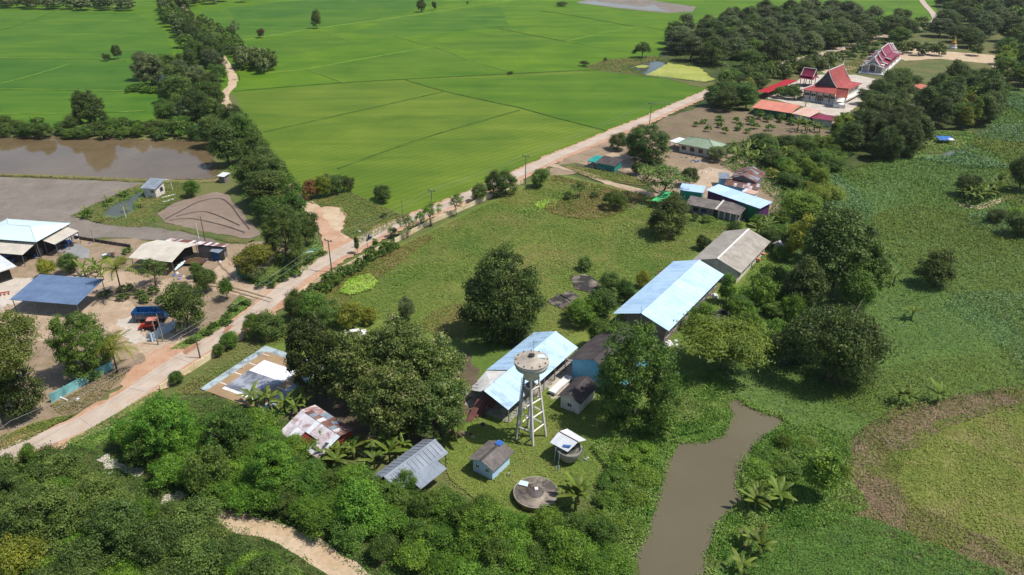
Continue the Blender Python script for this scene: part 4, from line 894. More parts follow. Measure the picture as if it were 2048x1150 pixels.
for sg in (-1, 1):
    MB().add([(sg*Lo*.48, -hw*.5, 4.9), (sg*Lo*.48, hw*.5, 4.9), (sg*Lo*.48, 0, 8.4), (sg*Lo*.47, -hw*.5, 4.9), (sg*Lo*.47, hw*.5, 4.9), (sg*Lo*.47, 0, 8.4)], [(0, 1, 2), (3, 5, 4), (0, 3, 4, 1), (1, 4, 5, 2), (2, 5, 3, 0)]).build('gable_panel', 'white_wall', r)
    for k in range(4): MB().tube([(sg*Lo*.5, -hw*.8+k*hw*1.6/3, .8), (sg*Lo*.5, -hw*.8+k*hw*1.6/3, 4.9)], .25, 8).build('pillar', 'white', r)
    for k in range(5): MB().tube([(-Lo*.4+k*Lo*.2, sg*hw*.88, .8), (-Lo*.4+k*Lo*.2, sg*hw*.88, 4.2)], .22, 8).build('pillar', 'white', r)
win(r, (-Lo*.44-.03, 0, 2.4), (0, 1), 3.4, 2.6, 'white', 'grey_wall')
# golden shrine far right
r = thing('golden_shrine', 'small golden-topped shrine in front of dark trees', 'shrine', G(1905, 98))
MB().lathe([(2.4, -.1), (2.4, 1.2), (1.9, 1.3), (1.9, 2.6), (1.5, 2.8)], 8).build('base', 'white_wall', r)
MB().lathe([(1.6, 2.8), (1.7, 3.4), (1.2, 4.2), (.6, 4.9), (.3, 6.2), (.05, 7.6)], 12).build('spire', 'gold', r, smooth=True)
for i, (px, py, wd, lb_) in enumerate(((1888, 286, 5.5, 'blue and white tarpaulin on the creek bank'), (1832, 286, 3.5, 'blue tarpaulin under the big dark tree by the creek'))):
    rr_ = thing('tarp_shelter', lb_, 'shelter', G(px, py))
    MB().slab([(-wd/2, -1.8, 1.6), (wd/2, -1.6, 1.5), (wd/2, 1.6, 2.1), (-wd/2, 1.8, 2.2)], .05).build('tarp', 'tarp_blue', rr_)
    if not i: MB().slab([(wd*.1, -1.9, 1.62), (wd*.5, -1.7, 1.56), (wd*.45, -.2, 1.86), (wd*.15, -.2, 1.9)], .05).build('white_sheet', 'tarp_white', rr_)
    for x in (-wd/2+.2, wd/2-.2):
        for y in (-1.5, 1.5): MB().tube([(x, y, -.1), (x, y, 1.6)], .06, 5).build('post', 'wood', rr_)
# ================================================================ THINGS IN THE OPEN
# sports court
ctr, rz, L, W, s = frame((400, 779.6), (531, 693.6), (583, 703), 0)
W = 15.5; ctr = G(400, 779.6)+Vector((math.cos(rz), math.sin(rz), 0))*L/2+Vector((math.sin(rz), -math.cos(rz), 0))*W/2
r = thing('sports_court', 'white and grey painted sports court with tan border', 'court', ctr+Vector((0, 0, .12)), rz)
MB().box(-L/2, -W/2, -.1, L/2, W/2, .17).build('apron', 'court_pale', r)
MB().box(-L/2, -W/2+1.6, -.1, L/2-1.6, W/2-1.6, .19).build('border', 'court_tan', r)
MB().box(-L/2+2.2, -W/2+3.6, -.1, .2, W/2-3.6, .205).build('playing_half', 'court_grey', r)
MB().box(.2, -W/2+3.6, -.1, L/2-4.0, W/2-3.6, .205).build('playing_half', 'court_white', r)
MB().box(-L/2+1.8, -W/2+3.6, -.1, -L/2+2.5, W/2-3.6, .212).build('end_line', 'white', r)
for y in (W/2-1.7, -W/2+3.4):
    for k in range(4): MB().box(-L/2+3+k*L*.22, y-1.7, 0, -L/2+3.18+k*L*.22, y, .20).build('court_line', 'white', r)
for y in (W/2-2.2, -W/2+2.2): MB().tube([(.2, y, .1), (.2, y, 1.7)], .06, 6).build('net_post', 'white', r)
# old slab on the lawn
SLABS = []
for i, (px, lb) in enumerate((([(1140, 556), (1170, 550), (1200, 566), (1190, 590), (1150, 580)], 'upper stained concrete slab on the lawn beside shrubs'), ([(1092, 606), (1118, 590), (1146, 606), (1128, 622)], 'lower stained concrete slab on the lawn'), ([(1118, 592), (1140, 584), (1158, 594), (1142, 606)], 'middle stained concrete slab on the lawn between two others'))):
    P = [G(a, c) for a, c in px]; c0 = sum(P, Vector())/len(P); SLABS.append(P)
    tag(MB().prism([(p.x-c0.x, p.y-c0.y) for p in P], -.05, .34).build('concrete_slab', 'slab_stained', None, c0), lb, 'slab', 'slabs on the lawn')
# concrete pit
r = thing('concrete_pit', 'open square concrete pit behind the blue-roofed block', 'pit', G(1443, 640), .55)
MB().box(-1.8, -1.8, -.1, 1.8, 1.8, .3).build('floor', 'concrete_dark', r)
for bx in ((-2, -2, -.1, 2, -1.8, 1.1), (-2, 1.8, -.1, 2, 2, 1.1), (-2, -1.8, -.1, -1.8, 1.8, 1.1), (1.8, -1.8, -.1, 2, 1.8, 1.1)): MB().box(*bx).build('side', 'concrete_dark', r)
MB().slab([(-3.2, -2.0, 1.0), (-1.2, -2.6, .25), (-.4, -1.4, .35), (-2.4, -.8, 1.16)], .06).build('loose_panel', 'white', r)
# walls
def wall(name, label, pts, h, mat, pw=2.5, post='white_wall', t=.16, postx=.18, skip=lambda k: False):
    P = [G(*p) for p in pts]; root = thing(name, label, 'wall', P[0])
    for i in range(len(P)-1):
        d = P[i+1]-P[i]; n = max(1, round(d.length/pw)); a = math.atan2(d.y, d.x); st = d.length/n
        me = MB().box(postx/2+.01, -t/2, -.1, st-postx/2-.01, t/2, h).mesh('panel', mat)
        pe = MB().box(-postx/2, -postx/2, -.1, postx/2, postx/2, h+.18).mesh('post', post)
        for k in range(n):
            q = P[i]-P[0]+d*(k/n)
            if not skip(k): put('panel', me, root, q, a)
            put('post', pe, root, q, a)
    put('post', pe, root, P[-1]-P[0], a)
    return root
wall('boundary_wall', 'cream school wall along the road near the sports court', [(322, 782), (412, 724), (452, 697)], 1.3, 'cream', 2.6, 'cream')
wall('boundary_wall', 'cream school wall half buried under creepers by the junction', [(574, 606), (640, 566), (720, 522), (780, 490)], 1.2, 'cream', 2.6, 'cream')
wall('boundary_wall', 'cream school wall behind the roadside trees', [(790, 486), (860, 448), (940, 414), (1046, 366)], 1.3, 'cream', 2.6, 'cream')
wall('boundary_wall', 'weathered turquoise wall beside the white-trunked tree', [(104, 806), (160, 775), (226, 738)], 1.8, 'turquoise_wall', 2.4, 'turquoise_wall')
wall('boundary_wall', 'short pale blue gate wall beside the red tractor', [(305, 684), (350, 657)], 1.9, 'pale_blue_wall', 2.2, 'pale_blue_wall', postx=.3)
# yard fence behind left compound
wall('yard_fence', 'dark brick-like fence line behind the compound rubbish heap', [(150, 478), (236, 492), (262, 496)], 1.0, 'concrete_dark', 3, 'concrete')
# utility poles
def pole(px, py, pt, label, arm=True, r0=.17, mat='pole', h=None, lamp=False, group='utility poles'):
    h = h or tall(px, py, pt); r = thing('utility_pole', label, 'pole', G(px, py), math.radians(-28), group)
    MB().tube([(0, 0, -.3), (0, 0, h)], [r0, r0*.62], 8).build('shaft', mat, r)
    if arm:
        MB().box(-1.15, -.08, h-.35, 1.15, .08, h-.2).build('crossarm', 'pole', r)
        for x in (-1.05, -.75, .75, 1.05): MB().lathe([(.06, h-.2), (.09, h-.1), (.09, h), (.03, h+.08)], 8, (x, 0)).build('insulator', 'dark', r)
    if lamp:
        MB().tube([(0, 0, h-.1), (-1.0, 0, h+.15), (-1.7, 0, h+.1)], .05, 6).build('bracket', 'steel', r); MB().box(-2.3, -.14, h, -1.6, .14, h+.14).build('lamp_head', 'white', r)
    return r, h
PA, hA = pole(664, 545, 479.5, 'utility pole with wide crossarm at the road junction')
PB, hB = pole(401, 718, 669.5, 'leaning dark utility pole beside the cream wall and court', arm=False)
PD, hD = pole(1051, 369, 311, 'utility pole with crossarm beside the farthest wall trees')
PC, hC_ = pole(1299, 250, 206, 'utility pole by the road across from the rice field')
PE, hE = pole(865, 432, 380, 'utility pole standing behind the roadside saplings')
pole(640.5, 489, 449, 'slim pale utility pole at the edge of the side track', arm=False, r0=.14, mat='concrete')
pole(735.5, 500, 466, 'thin street lamp post at the road bend near the motorcyclist', arm=False, r0=.07, mat='steel', lamp=True)
pole(806, 440, 398, 'thin bare pole on the grassy corner by the rice field', arm=False, r0=.09)
pole(411, 484, 433, 'leaning dark pole behind the off-white shed', arm=False, r0=.13, mat='wood')
pole(398, 478, 447, 'short white pole behind the off-white shed', arm=False, r0=.12, mat='white')
pole(252, 436, 414, 'white pole standing in the small pond', arm=False, r0=.12, mat='white')
pole(317, 690, 640, 'left of two concrete poles at the pale blue gate wall', arm=False, r0=.16, mat='concrete')
pole(327, 684, 628, 'right and taller of two concrete poles at the gate wall', arm=False, r0=.16, mat='concrete')
pole(1482, 446, 412, 'thin dark pole in front of the grey tiled house', arm=False, r0=.1)
pole(1171, 372, 352, 'short thin pole on the lawn by the dirt drive', arm=False, r0=.08)
pole(189, 486, 460, 'concrete fence pole behind the cyan hall', arm=False, r0=.1, mat='concrete')
pole(9, 630, 608, 'short white post left of the blue shed', arm=False, r0=.14, mat='white')
def cable(name, label, pts, sag=.7, rad=.02):
    out = []
    for a, c in zip(pts[:-1], pts[1:]):
        for k in range(10):
            t = k/10; q = a.lerp(c, t); q.z -= sag*4*t*(1-t); out.append(q)
    out.append(pts[-1]); tag(MB().tube(out, rad, 4).build(name, 'cable'), label, 'cable', 'overhead cables')
def top(r, h, off): return Vector(r.location)+Vector((off*math.cos(math.radians(-28)), off*math.sin(math.radians(-28)), h+.05))
L0, L1, L2 = G(-40, 860, 7.5), G(316, 690, 7.6), None
far = G(1420, 195, 7.5); far2 = G(1500, 160, 7.5)
cable('overhead_cable', 'upper roadside cable running over the poles', [top(PA, hA, -1), top(PE, hE, -1), top(PD, hD, -1), top(PC, hC_, -1), far+Vector((-1, 0, 0)), far2])
cable('overhead_cable', 'lower roadside cable running over the poles', [top(PA, hA, 1), top(PE, hE, 1), top(PD, hD, 1), top(PC, hC_, 1), far+Vector((1, -.6, 0)), far2+Vector((2, 0, 0))])
cable('overhead_cable', 'left cable from the junction pole towards the tall tree', [G(-140, 930, 6.5), G(20, 842, 6.5), G(320, 688, 7.4), top(PA, hA, -1)], rad=.03)
cable('overhead_cable', 'right cable from the junction pole towards the tall tree', [G(-120, 952, 6.5), G(36, 852, 6.5), G(332, 690, 7.2), top(PA, hA, 1)], rad=.03)
# truck trailer
r = thing('farm_trailer', 'blue tipping trailer with dull grey sides in the yard', 'trailer', G(305, 641), .05)
MB().box(-3.3, -1.25, 1.0, 3.3, 1.25, 1.15).build('floor', 'truck_blue', r)
for nm, bx, mt in (('side_board', (-3.3, -1.33, 1.15, 3.3, -1.25, 2.0), 'truck_grey'), ('side_rail', (-3.35, -1.36, 2.0, 3.35, -1.24, 2.7), 'truck_blue'), ('side_board', (-3.3, 1.25, 1.15, 3.3, 1.33, 2.0), 'truck_blue'), ('side_rail', (-3.35, 1.24, 2.0, 3.35, 1.36, 2.7), 'truck_blue'), ('end_board', (-3.35, -1.24, 1.15, -3.25, 1.24, 2.7), 'truck_blue'), ('end_board', (3.25, -1.24, 1.15, 3.35, 1.24, 2.7), 'truck_blue')): MB().box(*bx).build(nm, mt, r)
for k in range(4): MB().box(-2.6+k*1.7, 1.15, 1.15, -2.5+k*1.7, 1.24, 2.65).build('rib', 'truck_blue', r); MB().box(-2.6+k*1.7, -1.42, 1.15, -2.5+k*1.7, -1.34, 2.65).build('rib', 'truck_grey', r)
def wheel(parent, x, y, rad, wd, rim='steel'):
    o = MB().tube([(0, -wd/2, 0), (0, wd/2, 0)], rad, 18).build('wheel', 'rubber', parent, (x, y, rad)); MB().tube([(0, -wd/2-.02, 0), (0, wd/2+.02, 0)], rad*.55, 12).build('rim', rim, o)
for x in (-2.2, 1.2, 2.3):
    for y in (-1.05, 1.05): wheel(r, x, y, .5, .3)
MB().box(-3.1, -.5, .55, 3.3, -.35, 1.0).build('chassis_rail', 'dark', r); MB().box(-3.1, .35, .55, 3.3, .5, 1.0).build('chassis_rail', 'dark', r)
tag(MB().lathe([(.0, 0), (.9, .15), (1.0, .6), (.6, 1.1), (0, 1.2)], 9).build('white_sack', 'tarp_white', None, G(331, 636)+Vector((2.2, 1.0, 1.2))), 'white sack heaped at the trailer front', 'sack')
# tractor
r = thing('tractor', 'red tractor with pink canopy parked beside the gate wall', 'tractor', G(304, 659), .12)
MB().box(-1.9, -.38, .75, .1, .38, 1.45).build('bonnet', 'tractor_red', r); MB().box(-2.5, -.45, .5, -1.9, .45, .75).build('front_weight', 'tractor_red', r)
MB().box(-1.9, -.3, .45, 1.1, .3, .8).build('chassis', 'dark', r)
for y in (-.75, .75): wheel(r, .75, y, .72, .42, 'tractor_red'); wheel(r, -1.45, y*.9, .42, .26, 'white')
for y in (-.8, .8): MB().extr([(y-.2, 1.35), (y+.2, 1.35), (y+.2, 1.5), (y-.2, 1.5)], .1, 1.4).build('fender', 'tractor_red', r)
MB().box(.5, -.28, .95, 1.05, .28, 1.15).build('seat', 'dark', r); MB().box(1.0, -.28, 1.1, 1.1, .28, 1.6).build('seat_back', 'dark', r)
MB().tube([(.0, 0, 1.2), (.28, 0, 1.6)], .03, 6).build('steering_column', 'dark', r); MB().tube([(.28+.18*math.cos(t*.6)*.4, .2*math.sin(t*.6), 1.62+.1*math.cos(t*.6)) for t in range(12)], .02, 5).build('steering_wheel', 'dark', r)
for x in (-.05, 1.35):
    for y in (-.6, .6): MB().tube([(x, y, 1.3), (x, y, 2.45)], .035, 5).build('canopy_post', 'dark', r)
MB().slab([(-.5, -.85, 2.5), (1.6, -.85, 2.5), (1.6, 0, 2.68), (-.5, 0, 2.68)], .05).build('canopy', 'canvas_pink', r); MB().slab([(-.5, 0, 2.68), (1.6, 0, 2.68), (1.6, .85, 2.5), (-.5, .85, 2.5)], .05).build('canopy', 'canvas_pink', r)
MB().box(1.5, -1.0, .35, 2.1, 1.0, .9).build('tiller', 'blue_grey_paint', r)
# plough frame by the left edge
r = thing('plough', 'red plough frame on the pale yard at the left edge', 'plough', G(6, 590), .4)
MB().box(-1.4, -.1, .5, 1.4, .1, .7).build('beam', 'tractor_red', r)
for k in range(4): MB().tube([(-1.2+k*.8, 0, .6), (-1.1+k*.8, -.5, .7), (-1.0+k*.8, -.9, -.05)], .09, 6).build('tine', 'tractor_red', r)
# motorcycle and rider
base = G(739, 482); rz = math.atan2(*( (G(760, 466)-G(720, 486)).yx )) if hasattr(Vector((1, 2, 3)), 'yx') else .5
r = thing('motorcycle', 'dark motorcycle ridden along the concrete road', 'motorcycle', base+Vector((0, 0, LAYER[0])), rz)
for x in (-.62, .62): wheel(r, x, 0, .3, .11)
MB().box(-.35, -.1, .3, .3, .1, .62).build('engine', 'dark', r); MB().box(-.75, -.13, .72, .1, .13, .82).build('seat', 'dark', r); MB().extr([(-.12, .6), (.12, .6), (.08, .9), (-.08, .9)], .08, .45).build('tank', 'shirt_blue', r)
MB().tube([(.62, 0, .3), (.42, 0, .95)], .04, 6).build('fork', 'steel', r); MB().tube([(.4, -.33, 1.02), (.42, 0, .97), (.4, .33, 1.02)], .025, 6).build('handlebar', 'dark', r)
def skin(name, verts, edges, radii, mat, parent=None, loc=(0, 0, 0), rz=0):
    me = bpy.data.meshes.new(name); me.from_pydata(verts, edges, []); me.materials.append(MATS[mat]); o = put(name, me, parent, loc, rz)
    md = o.modifiers.new('skin', 'SKIN'); me.skin_vertices[0].data
    for i, q in enumerate(radii): me.skin_vertices[0].data[i].radius = (q, q); me.skin_vertices[0].data[i].use_root = (i == 0)
    md.use_smooth_shade = True; o.modifiers.new('sub', 'SUBSURF').levels = 1; o.modifiers['sub'].render_levels = 1
    return o
V = [(-.22, 0, .92), (-.16, 0, 1.15), (-.08, 0, 1.38), (-.04, 0, 1.50), (-.02, 0, 1.62), (0, 0, 1.74), (-.08, .2, 1.36), (.1, .3, 1.12), (.36, .31, 1.05), (-.08, -.2, 1.36), (.1, -.3, 1.12), (.36, -.31, 1.05), (-.2, .12, .88), (.2, .17, .78), (.02, .17, .36), (.16, .17, .3), (-.2, -.12, .88), (.2, -.17, .78), (.02, -.17, .36), (.16, -.17, .3)]
Ed = [(0, 1), (1, 2), (2, 3), (3, 4), (4, 5), (2, 6), (6, 7), (7, 8), (2, 9), (9, 10), (10, 11), (0, 12), (12, 13), (13, 14), (14, 15), (0, 16), (16, 17), (17, 18), (18, 19)]
Ra = [.17, .16, .17, .07, .1, .09, .075, .055, .045, .075, .055, .045, .11, .085, .055, .05, .11, .085, .055, .05]
pr = thing('person', 'rider in dark blue clothes sitting on the motorcycle', 'person', base+Vector((0, 0, LAYER[0])), rz)
skin('body', V, Ed, Ra, 'shirt_blue', pr)
MB().lathe([(.0, 1.80), (.12, 1.76), (.125, 1.68), (.09, 1.62), (.0, 1.60)], 10).build('helmet', 'trousers', pr)
# car at the far temple yard
def car(px, py, rz, body, label):
    r = thing('parked_car', label, 'car', G(px, py)+Vector((0, 0, LAYER[0])), rz)
    MB().extr([(-.85, .3), (.85, .3), (.88, .75), (.82, .95), (-.82, .95), (-.88, .75)], -2.2, 2.2).build('body', body, r)
    c = MB().extr([(-.78, .95), (.78, .95), (.62, 1.45), (-.62, 1.45)], -1.3, 1.1).build('cabin', 'glass', r)
    MB().box(-1.05, -.6, 1.45, .85, .6, 1.5).build('car_roof', body, r)
    for x in (-1.35, 1.35):
        for y in (-.78, .78): wheel(r, x, y, .33, .22)
    for y in (-.6, .6): MB().box(2.19, y-.18, .6, 2.23, y+.18, .75).build('headlight', 'white', r)
car(2000, 148, 1.2, 'trousers', 'dark car parked at the far edge of the temple yard')
car(1797, 222, .5, 'white', 'white car under the trees right of the temple')
car(712, 676, .3, 'white', 'white van roof showing between the yellow bush and the teaks')
# litter and small gear
def heap(px, py, label, mats, n=7, sp=1.2, sz=.5, seed=1, name='rubbish_heap'):
    rng = random.Random(seed); r = thing(name, label, 'heap', G(px, py))
    for k in range(n):
        a = sz*rng.uniform(.5, 1.3); bq = MB(); pts = []
        for j in range(7):
            t = 2*math.pi*j/7; q_ = a*rng.uniform(.6, 1.1); pts.append((q_*math.cos(t), q_*math.sin(t)))
        n7 = 7; zt = a*rng.uniform(.3, .9)
        bq.add([(x, y, -.05) for x, y in pts]+[(x*.55, y*.55, zt) for x, y in pts], [tuple(range(7))[::-1], tuple(range(7, 14))]+[(i, (i+1) % 7, 7+(i+1) % 7, 7+i) for i in range(7)])
        bq.build('item', rng.choice(mats), r, (rng.uniform(-sp, sp), rng.uniform(-sp, sp), 0), rng.uniform(0, 6))
heap(70, 497, 'dark jumble of stored gear under the cyan hall', ['dark', 'tarp_blue', 'wood', 'steel', 'tractor_red'], 26, 5, 1.0, 2)
heap(115, 497, 'sacks and crates stored under the right lean-to', ['dark', 'tarp_blue', 'grey_wall', 'wood'], 20, 3.4, .9, 3)
heap(20, 520, 'blue sacks stored under the front lean-to', ['tarp_blue', 'dark', 'grey_wall'], 22, 4.5, .9, 4)
heap(220, 512, 'dark rubbish heap on the brown ground', ['dark', 'wood', 'tarp_white', 'steel'], 12, 1.4, .8, 5)
heap(148, 475, 'blue and white sacks by the lean-to corner', ['tarp_blue', 'tarp_white'], 10, 2.2, .6, 6)
heap(177, 487, 'small blue bags on the bare ground', ['tarp_blue'], 4, .9, .5, 7)
heap(356, 554, 'pink and blue rags on the dirt before the off-white shed', ['tarp_blue', 'canvas_pink', 'tarp_white'], 7, 1.6, .5, 8)
heap(430, 520, 'white sacks beside the blue-front shack', ['tarp_white', 'tarp_blue'], 8, 2.0, .5, 9)
heap(152, 805, 'white rubble by the turquoise wall end', ['tarp_white', 'concrete'], 6, 1.0, .5, 10)
heap(1399, 434, 'pale green and white sheets on the grass by the grey house', ['tarp_white', 'tarp_green', 'tarp_white'], 8, 1.6, .8, 11)
heap(1497, 436, 'white scraps beside the pole at the grey house', ['tarp_white', 'concrete'], 8, 1.8, .5, 12)
heap(1380, 320, 'dark blue jumble of pots in the village garden', ['tarp_blue', 'dark', 'steel'], 12, 3, .6, 13)
heap(1276, 415, 'dark broken cart and planks on the lawn', ['dark', 'steel', 'concrete'], 7, 1.5, .7, 14)
heap(1175, 920, 'white rubble on the grass right of the bowl tank', ['tarp_white', 'concrete'], 4, .6, .4, 15)
heap(928, 850, 'white and grey rubble beside the ruined hall', ['concrete', 'tarp_white', 'concrete_dark', 'wood'], 26, 3.5, .7, 16)
heap(950, 780, 'pale boulders at the back corner of the ruined hall', ['concrete', 'roof_beige'], 6, 2.0, .9, 17)
heap(1340, 690, 'white sacks along the side of the blue-roofed block', ['tarp_white', 'white'], 10, 1.6, .7, 18)
heap(1420, 595, 'white jars along the back of the blue-roofed block', ['tarp_white', 'blue_grey_paint'], 10, 2.0, .8, 19)
heap(585, 520, 'blue and rusty scrap under the junction trees', ['tarp_blue', 'roof_rust', 'wood'], 9, 2.2, .6, 20)
heap(1420, 345, 'pale stones along the village yard', ['concrete', 'tarp_white'], 14, 3.2, .5, 21)
heap(240, 940, 'pale broken stones in a gap of the thicket', ['concrete', 'tarp_white'], 14, 2.4, .4, 22)
for i, (px, py, ln, mt, lb) in enumerate(((623, 503, 4.0, 'tarp_teal', 'teal pipe lying on the verge by the junction'), (611, 507, 4.0, 'tarp_white', 'white pipe lying on the verge by the junction'), (240, 852, 6.0, 'white', 'white rail sticking out of the thicket beside the road'), (124, 798, 3.4, 'white', 'white board lying at the end of the turquoise wall'))):
    tag(MB().tube([(-ln/2, 0, .18), (ln/2, 0, .3)], .16, 7).build('pipe', mt, None, G(px, py), (.9, .25, .55, -.5)[i]), lb, 'pipe')
# tyre ruts of the ploughed corner plot
for i, pts in enumerate(([(330, 440), (360, 424), (400, 404), (440, 398), (462, 412), (480, 436), (500, 460)], [(340, 442), (380, 438), (440, 450), (490, 466)], [(352, 434), (400, 424), (430, 430), (480, 452)])): strip('wheel_rut', pts, .3, 'rut', 0, .02, 1.5, i)
# ================================================================ VEGETATION
def leafmesh(name, Cn, Nn, ln, wd, tint, rng, mat):
    """one rhombic leaf quad per centre, facing Nn"""
    n = len(Cn); Nn = Nn/np.linalg.norm(Nn, axis=1)[:, None]
    t = rng.normal(size=(n, 3)); t -= (t*Nn).sum(1)[:, None]*Nn; t /= np.linalg.norm(t, axis=1)[:, None]
    bt = np.cross(Nn, t); ln = np.broadcast_to(ln, (n,))[:, None]; wd = np.broadcast_to(wd, (n,))[:, None]
    v = np.empty((n, 4, 3)); v[:, 0] = Cn-t*ln/2; v[:, 1] = Cn+bt*wd/2; v[:, 2] = Cn+t*ln/2; v[:, 3] = Cn-bt*wd/2
    return quads(name, v, tint, mat)
def quads(name, v, tint, mat):
    n = len(v); me = bpy.data.meshes.new(name)
    me.vertices.add(4*n); me.vertices.foreach_set('co', v.reshape(-1).astype(np.float32))
    me.loops.add(4*n); me.loops.foreach_set('vertex_index', np.arange(4*n, dtype=np.int32))
    me.polygons.add(n); me.polygons.foreach_set('loop_start', np.arange(0, 4*n, 4, dtype=np.int32))
    at = me.attributes.new('tint', 'FLOAT', 'POINT'); at.data.foreach_set('value', np.repeat(np.clip(tint, 0, 1), 4).astype(np.float32))
    me.materials.append(MATS[mat]); me.update(calc_edges=True); return me
def crown(kind, seed):
    rng = np.random.default_rng(seed); K = KIND[kind]
    Hn, Rn, nc, nl, ls, rc, z0, flat = K['H'], K['R'], K['nc'], K['nl'], K['leaf'], K['rc'], K['z0'], K.get('flat', .8)
    cz, rz = Hn*(z0+1)/2, Hn*(1-z0)/2
    if kind == 'bamboo':
        P = []; Tn = []
        for c in range(nc):
            a = rng.uniform(0, 2*math.pi); R = Rn*rng.uniform(.3, 1.0); hh = Hn*rng.uniform(.7, 1.0)
            t = rng.uniform(.25, 1, nl)**.7
            x = R*t**1.8; z = hh*(np.sin(t*math.pi*.62)/math.sin(math.pi*.5))
            w_ = .55
            P.append(np.stack([x*math.cos(a)+rng.normal(0, w_, nl), x*math.sin(a)+rng.normal(0, w_, nl), z+rng.normal(0, w_, nl)], 1))
            Tn.append(np.clip(rng.normal(.5, .2)+rng.normal(0, .18, nl), 0, 1))
        P = np.concatenate(P); P[:, 2] = np.clip(P[:, 2], .15, None)*Hn/max(Hn, P[:, 2].max()); Nn = P/np.array([Rn, Rn, Hn])*.8+rng.normal(0, .6, P.shape)+np.array([0, 0, .6])
        return leafmesh('crown', P, Nn, ls*1.6, ls*.45, np.concatenate(Tn), rng, K['mat'])
    # lobes give the uneven outline
    lob = rng.normal(size=(11, 3)); lob /= np.linalg.norm(lob, axis=1)[:, None]; la = rng.uniform(-.42, .34, 11)
    d = rng.normal(size=(nc*3, 3)); d /= np.linalg.norm(d, axis=1)[:, None]
    d = d[d[:, 2] > K.get('low', -.55)][:nc]; m = len(d)
    rr = rng.uniform(.35, 1, m)**.45
    sh = 1+(np.maximum(0, d@lob.T)**3*la).sum(1)
    cen = d*(rr*sh)[:, None]
    if kind in ('tall', 'euca'): cen[:, :2] *= (1-.35*np.clip(cen[:, 2:3], -1, 1))
    cen = cen*np.array([Rn-rc*.6, Rn-rc*.6, rz-rc*.4])+np.array([0, 0, cz])
    if kind == 'umbrella': cen[:, 2] = Hn*.14+(Hn*.76)*(1-.85*(np.hypot(cen[:, 0], cen[:, 1])/Rn)**2)*rng.uniform(.25, 1, m)**.6
    P = []; Nn = []; T = []
    crad = rc*rng.uniform(.5, 1.45, m); ct = np.clip(rng.normal(.45, .27, m), 0, 1)
    for i in range(m):
        k = int(nl*(crad[i]/rc)**2); q = rng.normal(size=(k, 3)); q /= np.linalg.norm(q, axis=1)[:, None]
        q[:, 2] = np.where(q[:, 2] < -.35, -q[:, 2], q[:, 2]); r_ = crad[i]*np.where(rng.random(k) < .14, rng.uniform(1.0, 1.5, k), rng.uniform(.4, 1.05, k))[:, None]
        P.append(cen[i]+q*r_*np.array([1, 1, flat])); Nn.append(q+rng.normal(0, .55, q.shape)+np.array([0, 0, .35]))
        t = ct[i]*.8+.08+rng.normal(0, .16, k)
        if K.get('flower'): t = np.where((rng.random(k) < .3) & (q[:, 2] > .55) & (ct[i] > .5), rng.uniform(.72, 1, k), np.minimum(t*.75, .6))
        T.append(t)
    P = np.concatenate(P); P[:, 2] = np.maximum(P[:, 2], .05)
    return leafmesh('crown', P, np.concatenate(Nn), ls*rng.uniform(.5, 1.5, len(P)), ls*.62*rng.uniform(.5, 1.4, len(P)), np.concatenate(T), rng, K['mat'])
def trunk(kind, seed):
    rng = random.Random(seed); K = KIND[kind]; Hn, Rn = K['H'], K['R']; b = MB(); r0 = K.get('tr', Hn*.022)
    fork = Hn*K.get('fork', .35); lean = (rng.uniform(-.05, .05)*Hn, rng.uniform(-.05, .05)*Hn)
    b.tube([(0, 0, -.3), (lean[0]*.4, lean[1]*.4, fork*.5), (lean[0], lean[1], fork)], [r0*1.25, r0, r0*.85], 8)
    for k in range(K.get('limbs', 5)):
        a = k*2*math.pi/K.get('limbs', 5)+rng.uniform(-.4, .4); R = Rn*rng.uniform(.45, .75); z = Hn*rng.uniform(.62, .9)
        p1 = (lean[0]+R*.45*math.cos(a), lean[1]+R*.45*math.sin(a), fork+(z-fork)*.55); p2 = (lean[0]+R*math.cos(a), lean[1]+R*math.sin(a), z)
        b.tube([(lean[0], lean[1], fork-.15), p1, p2], [r0*.7, r0*.42, r0*.14], 6)
    return b.mesh('trunk', K.get('bark', 'bark'), True)
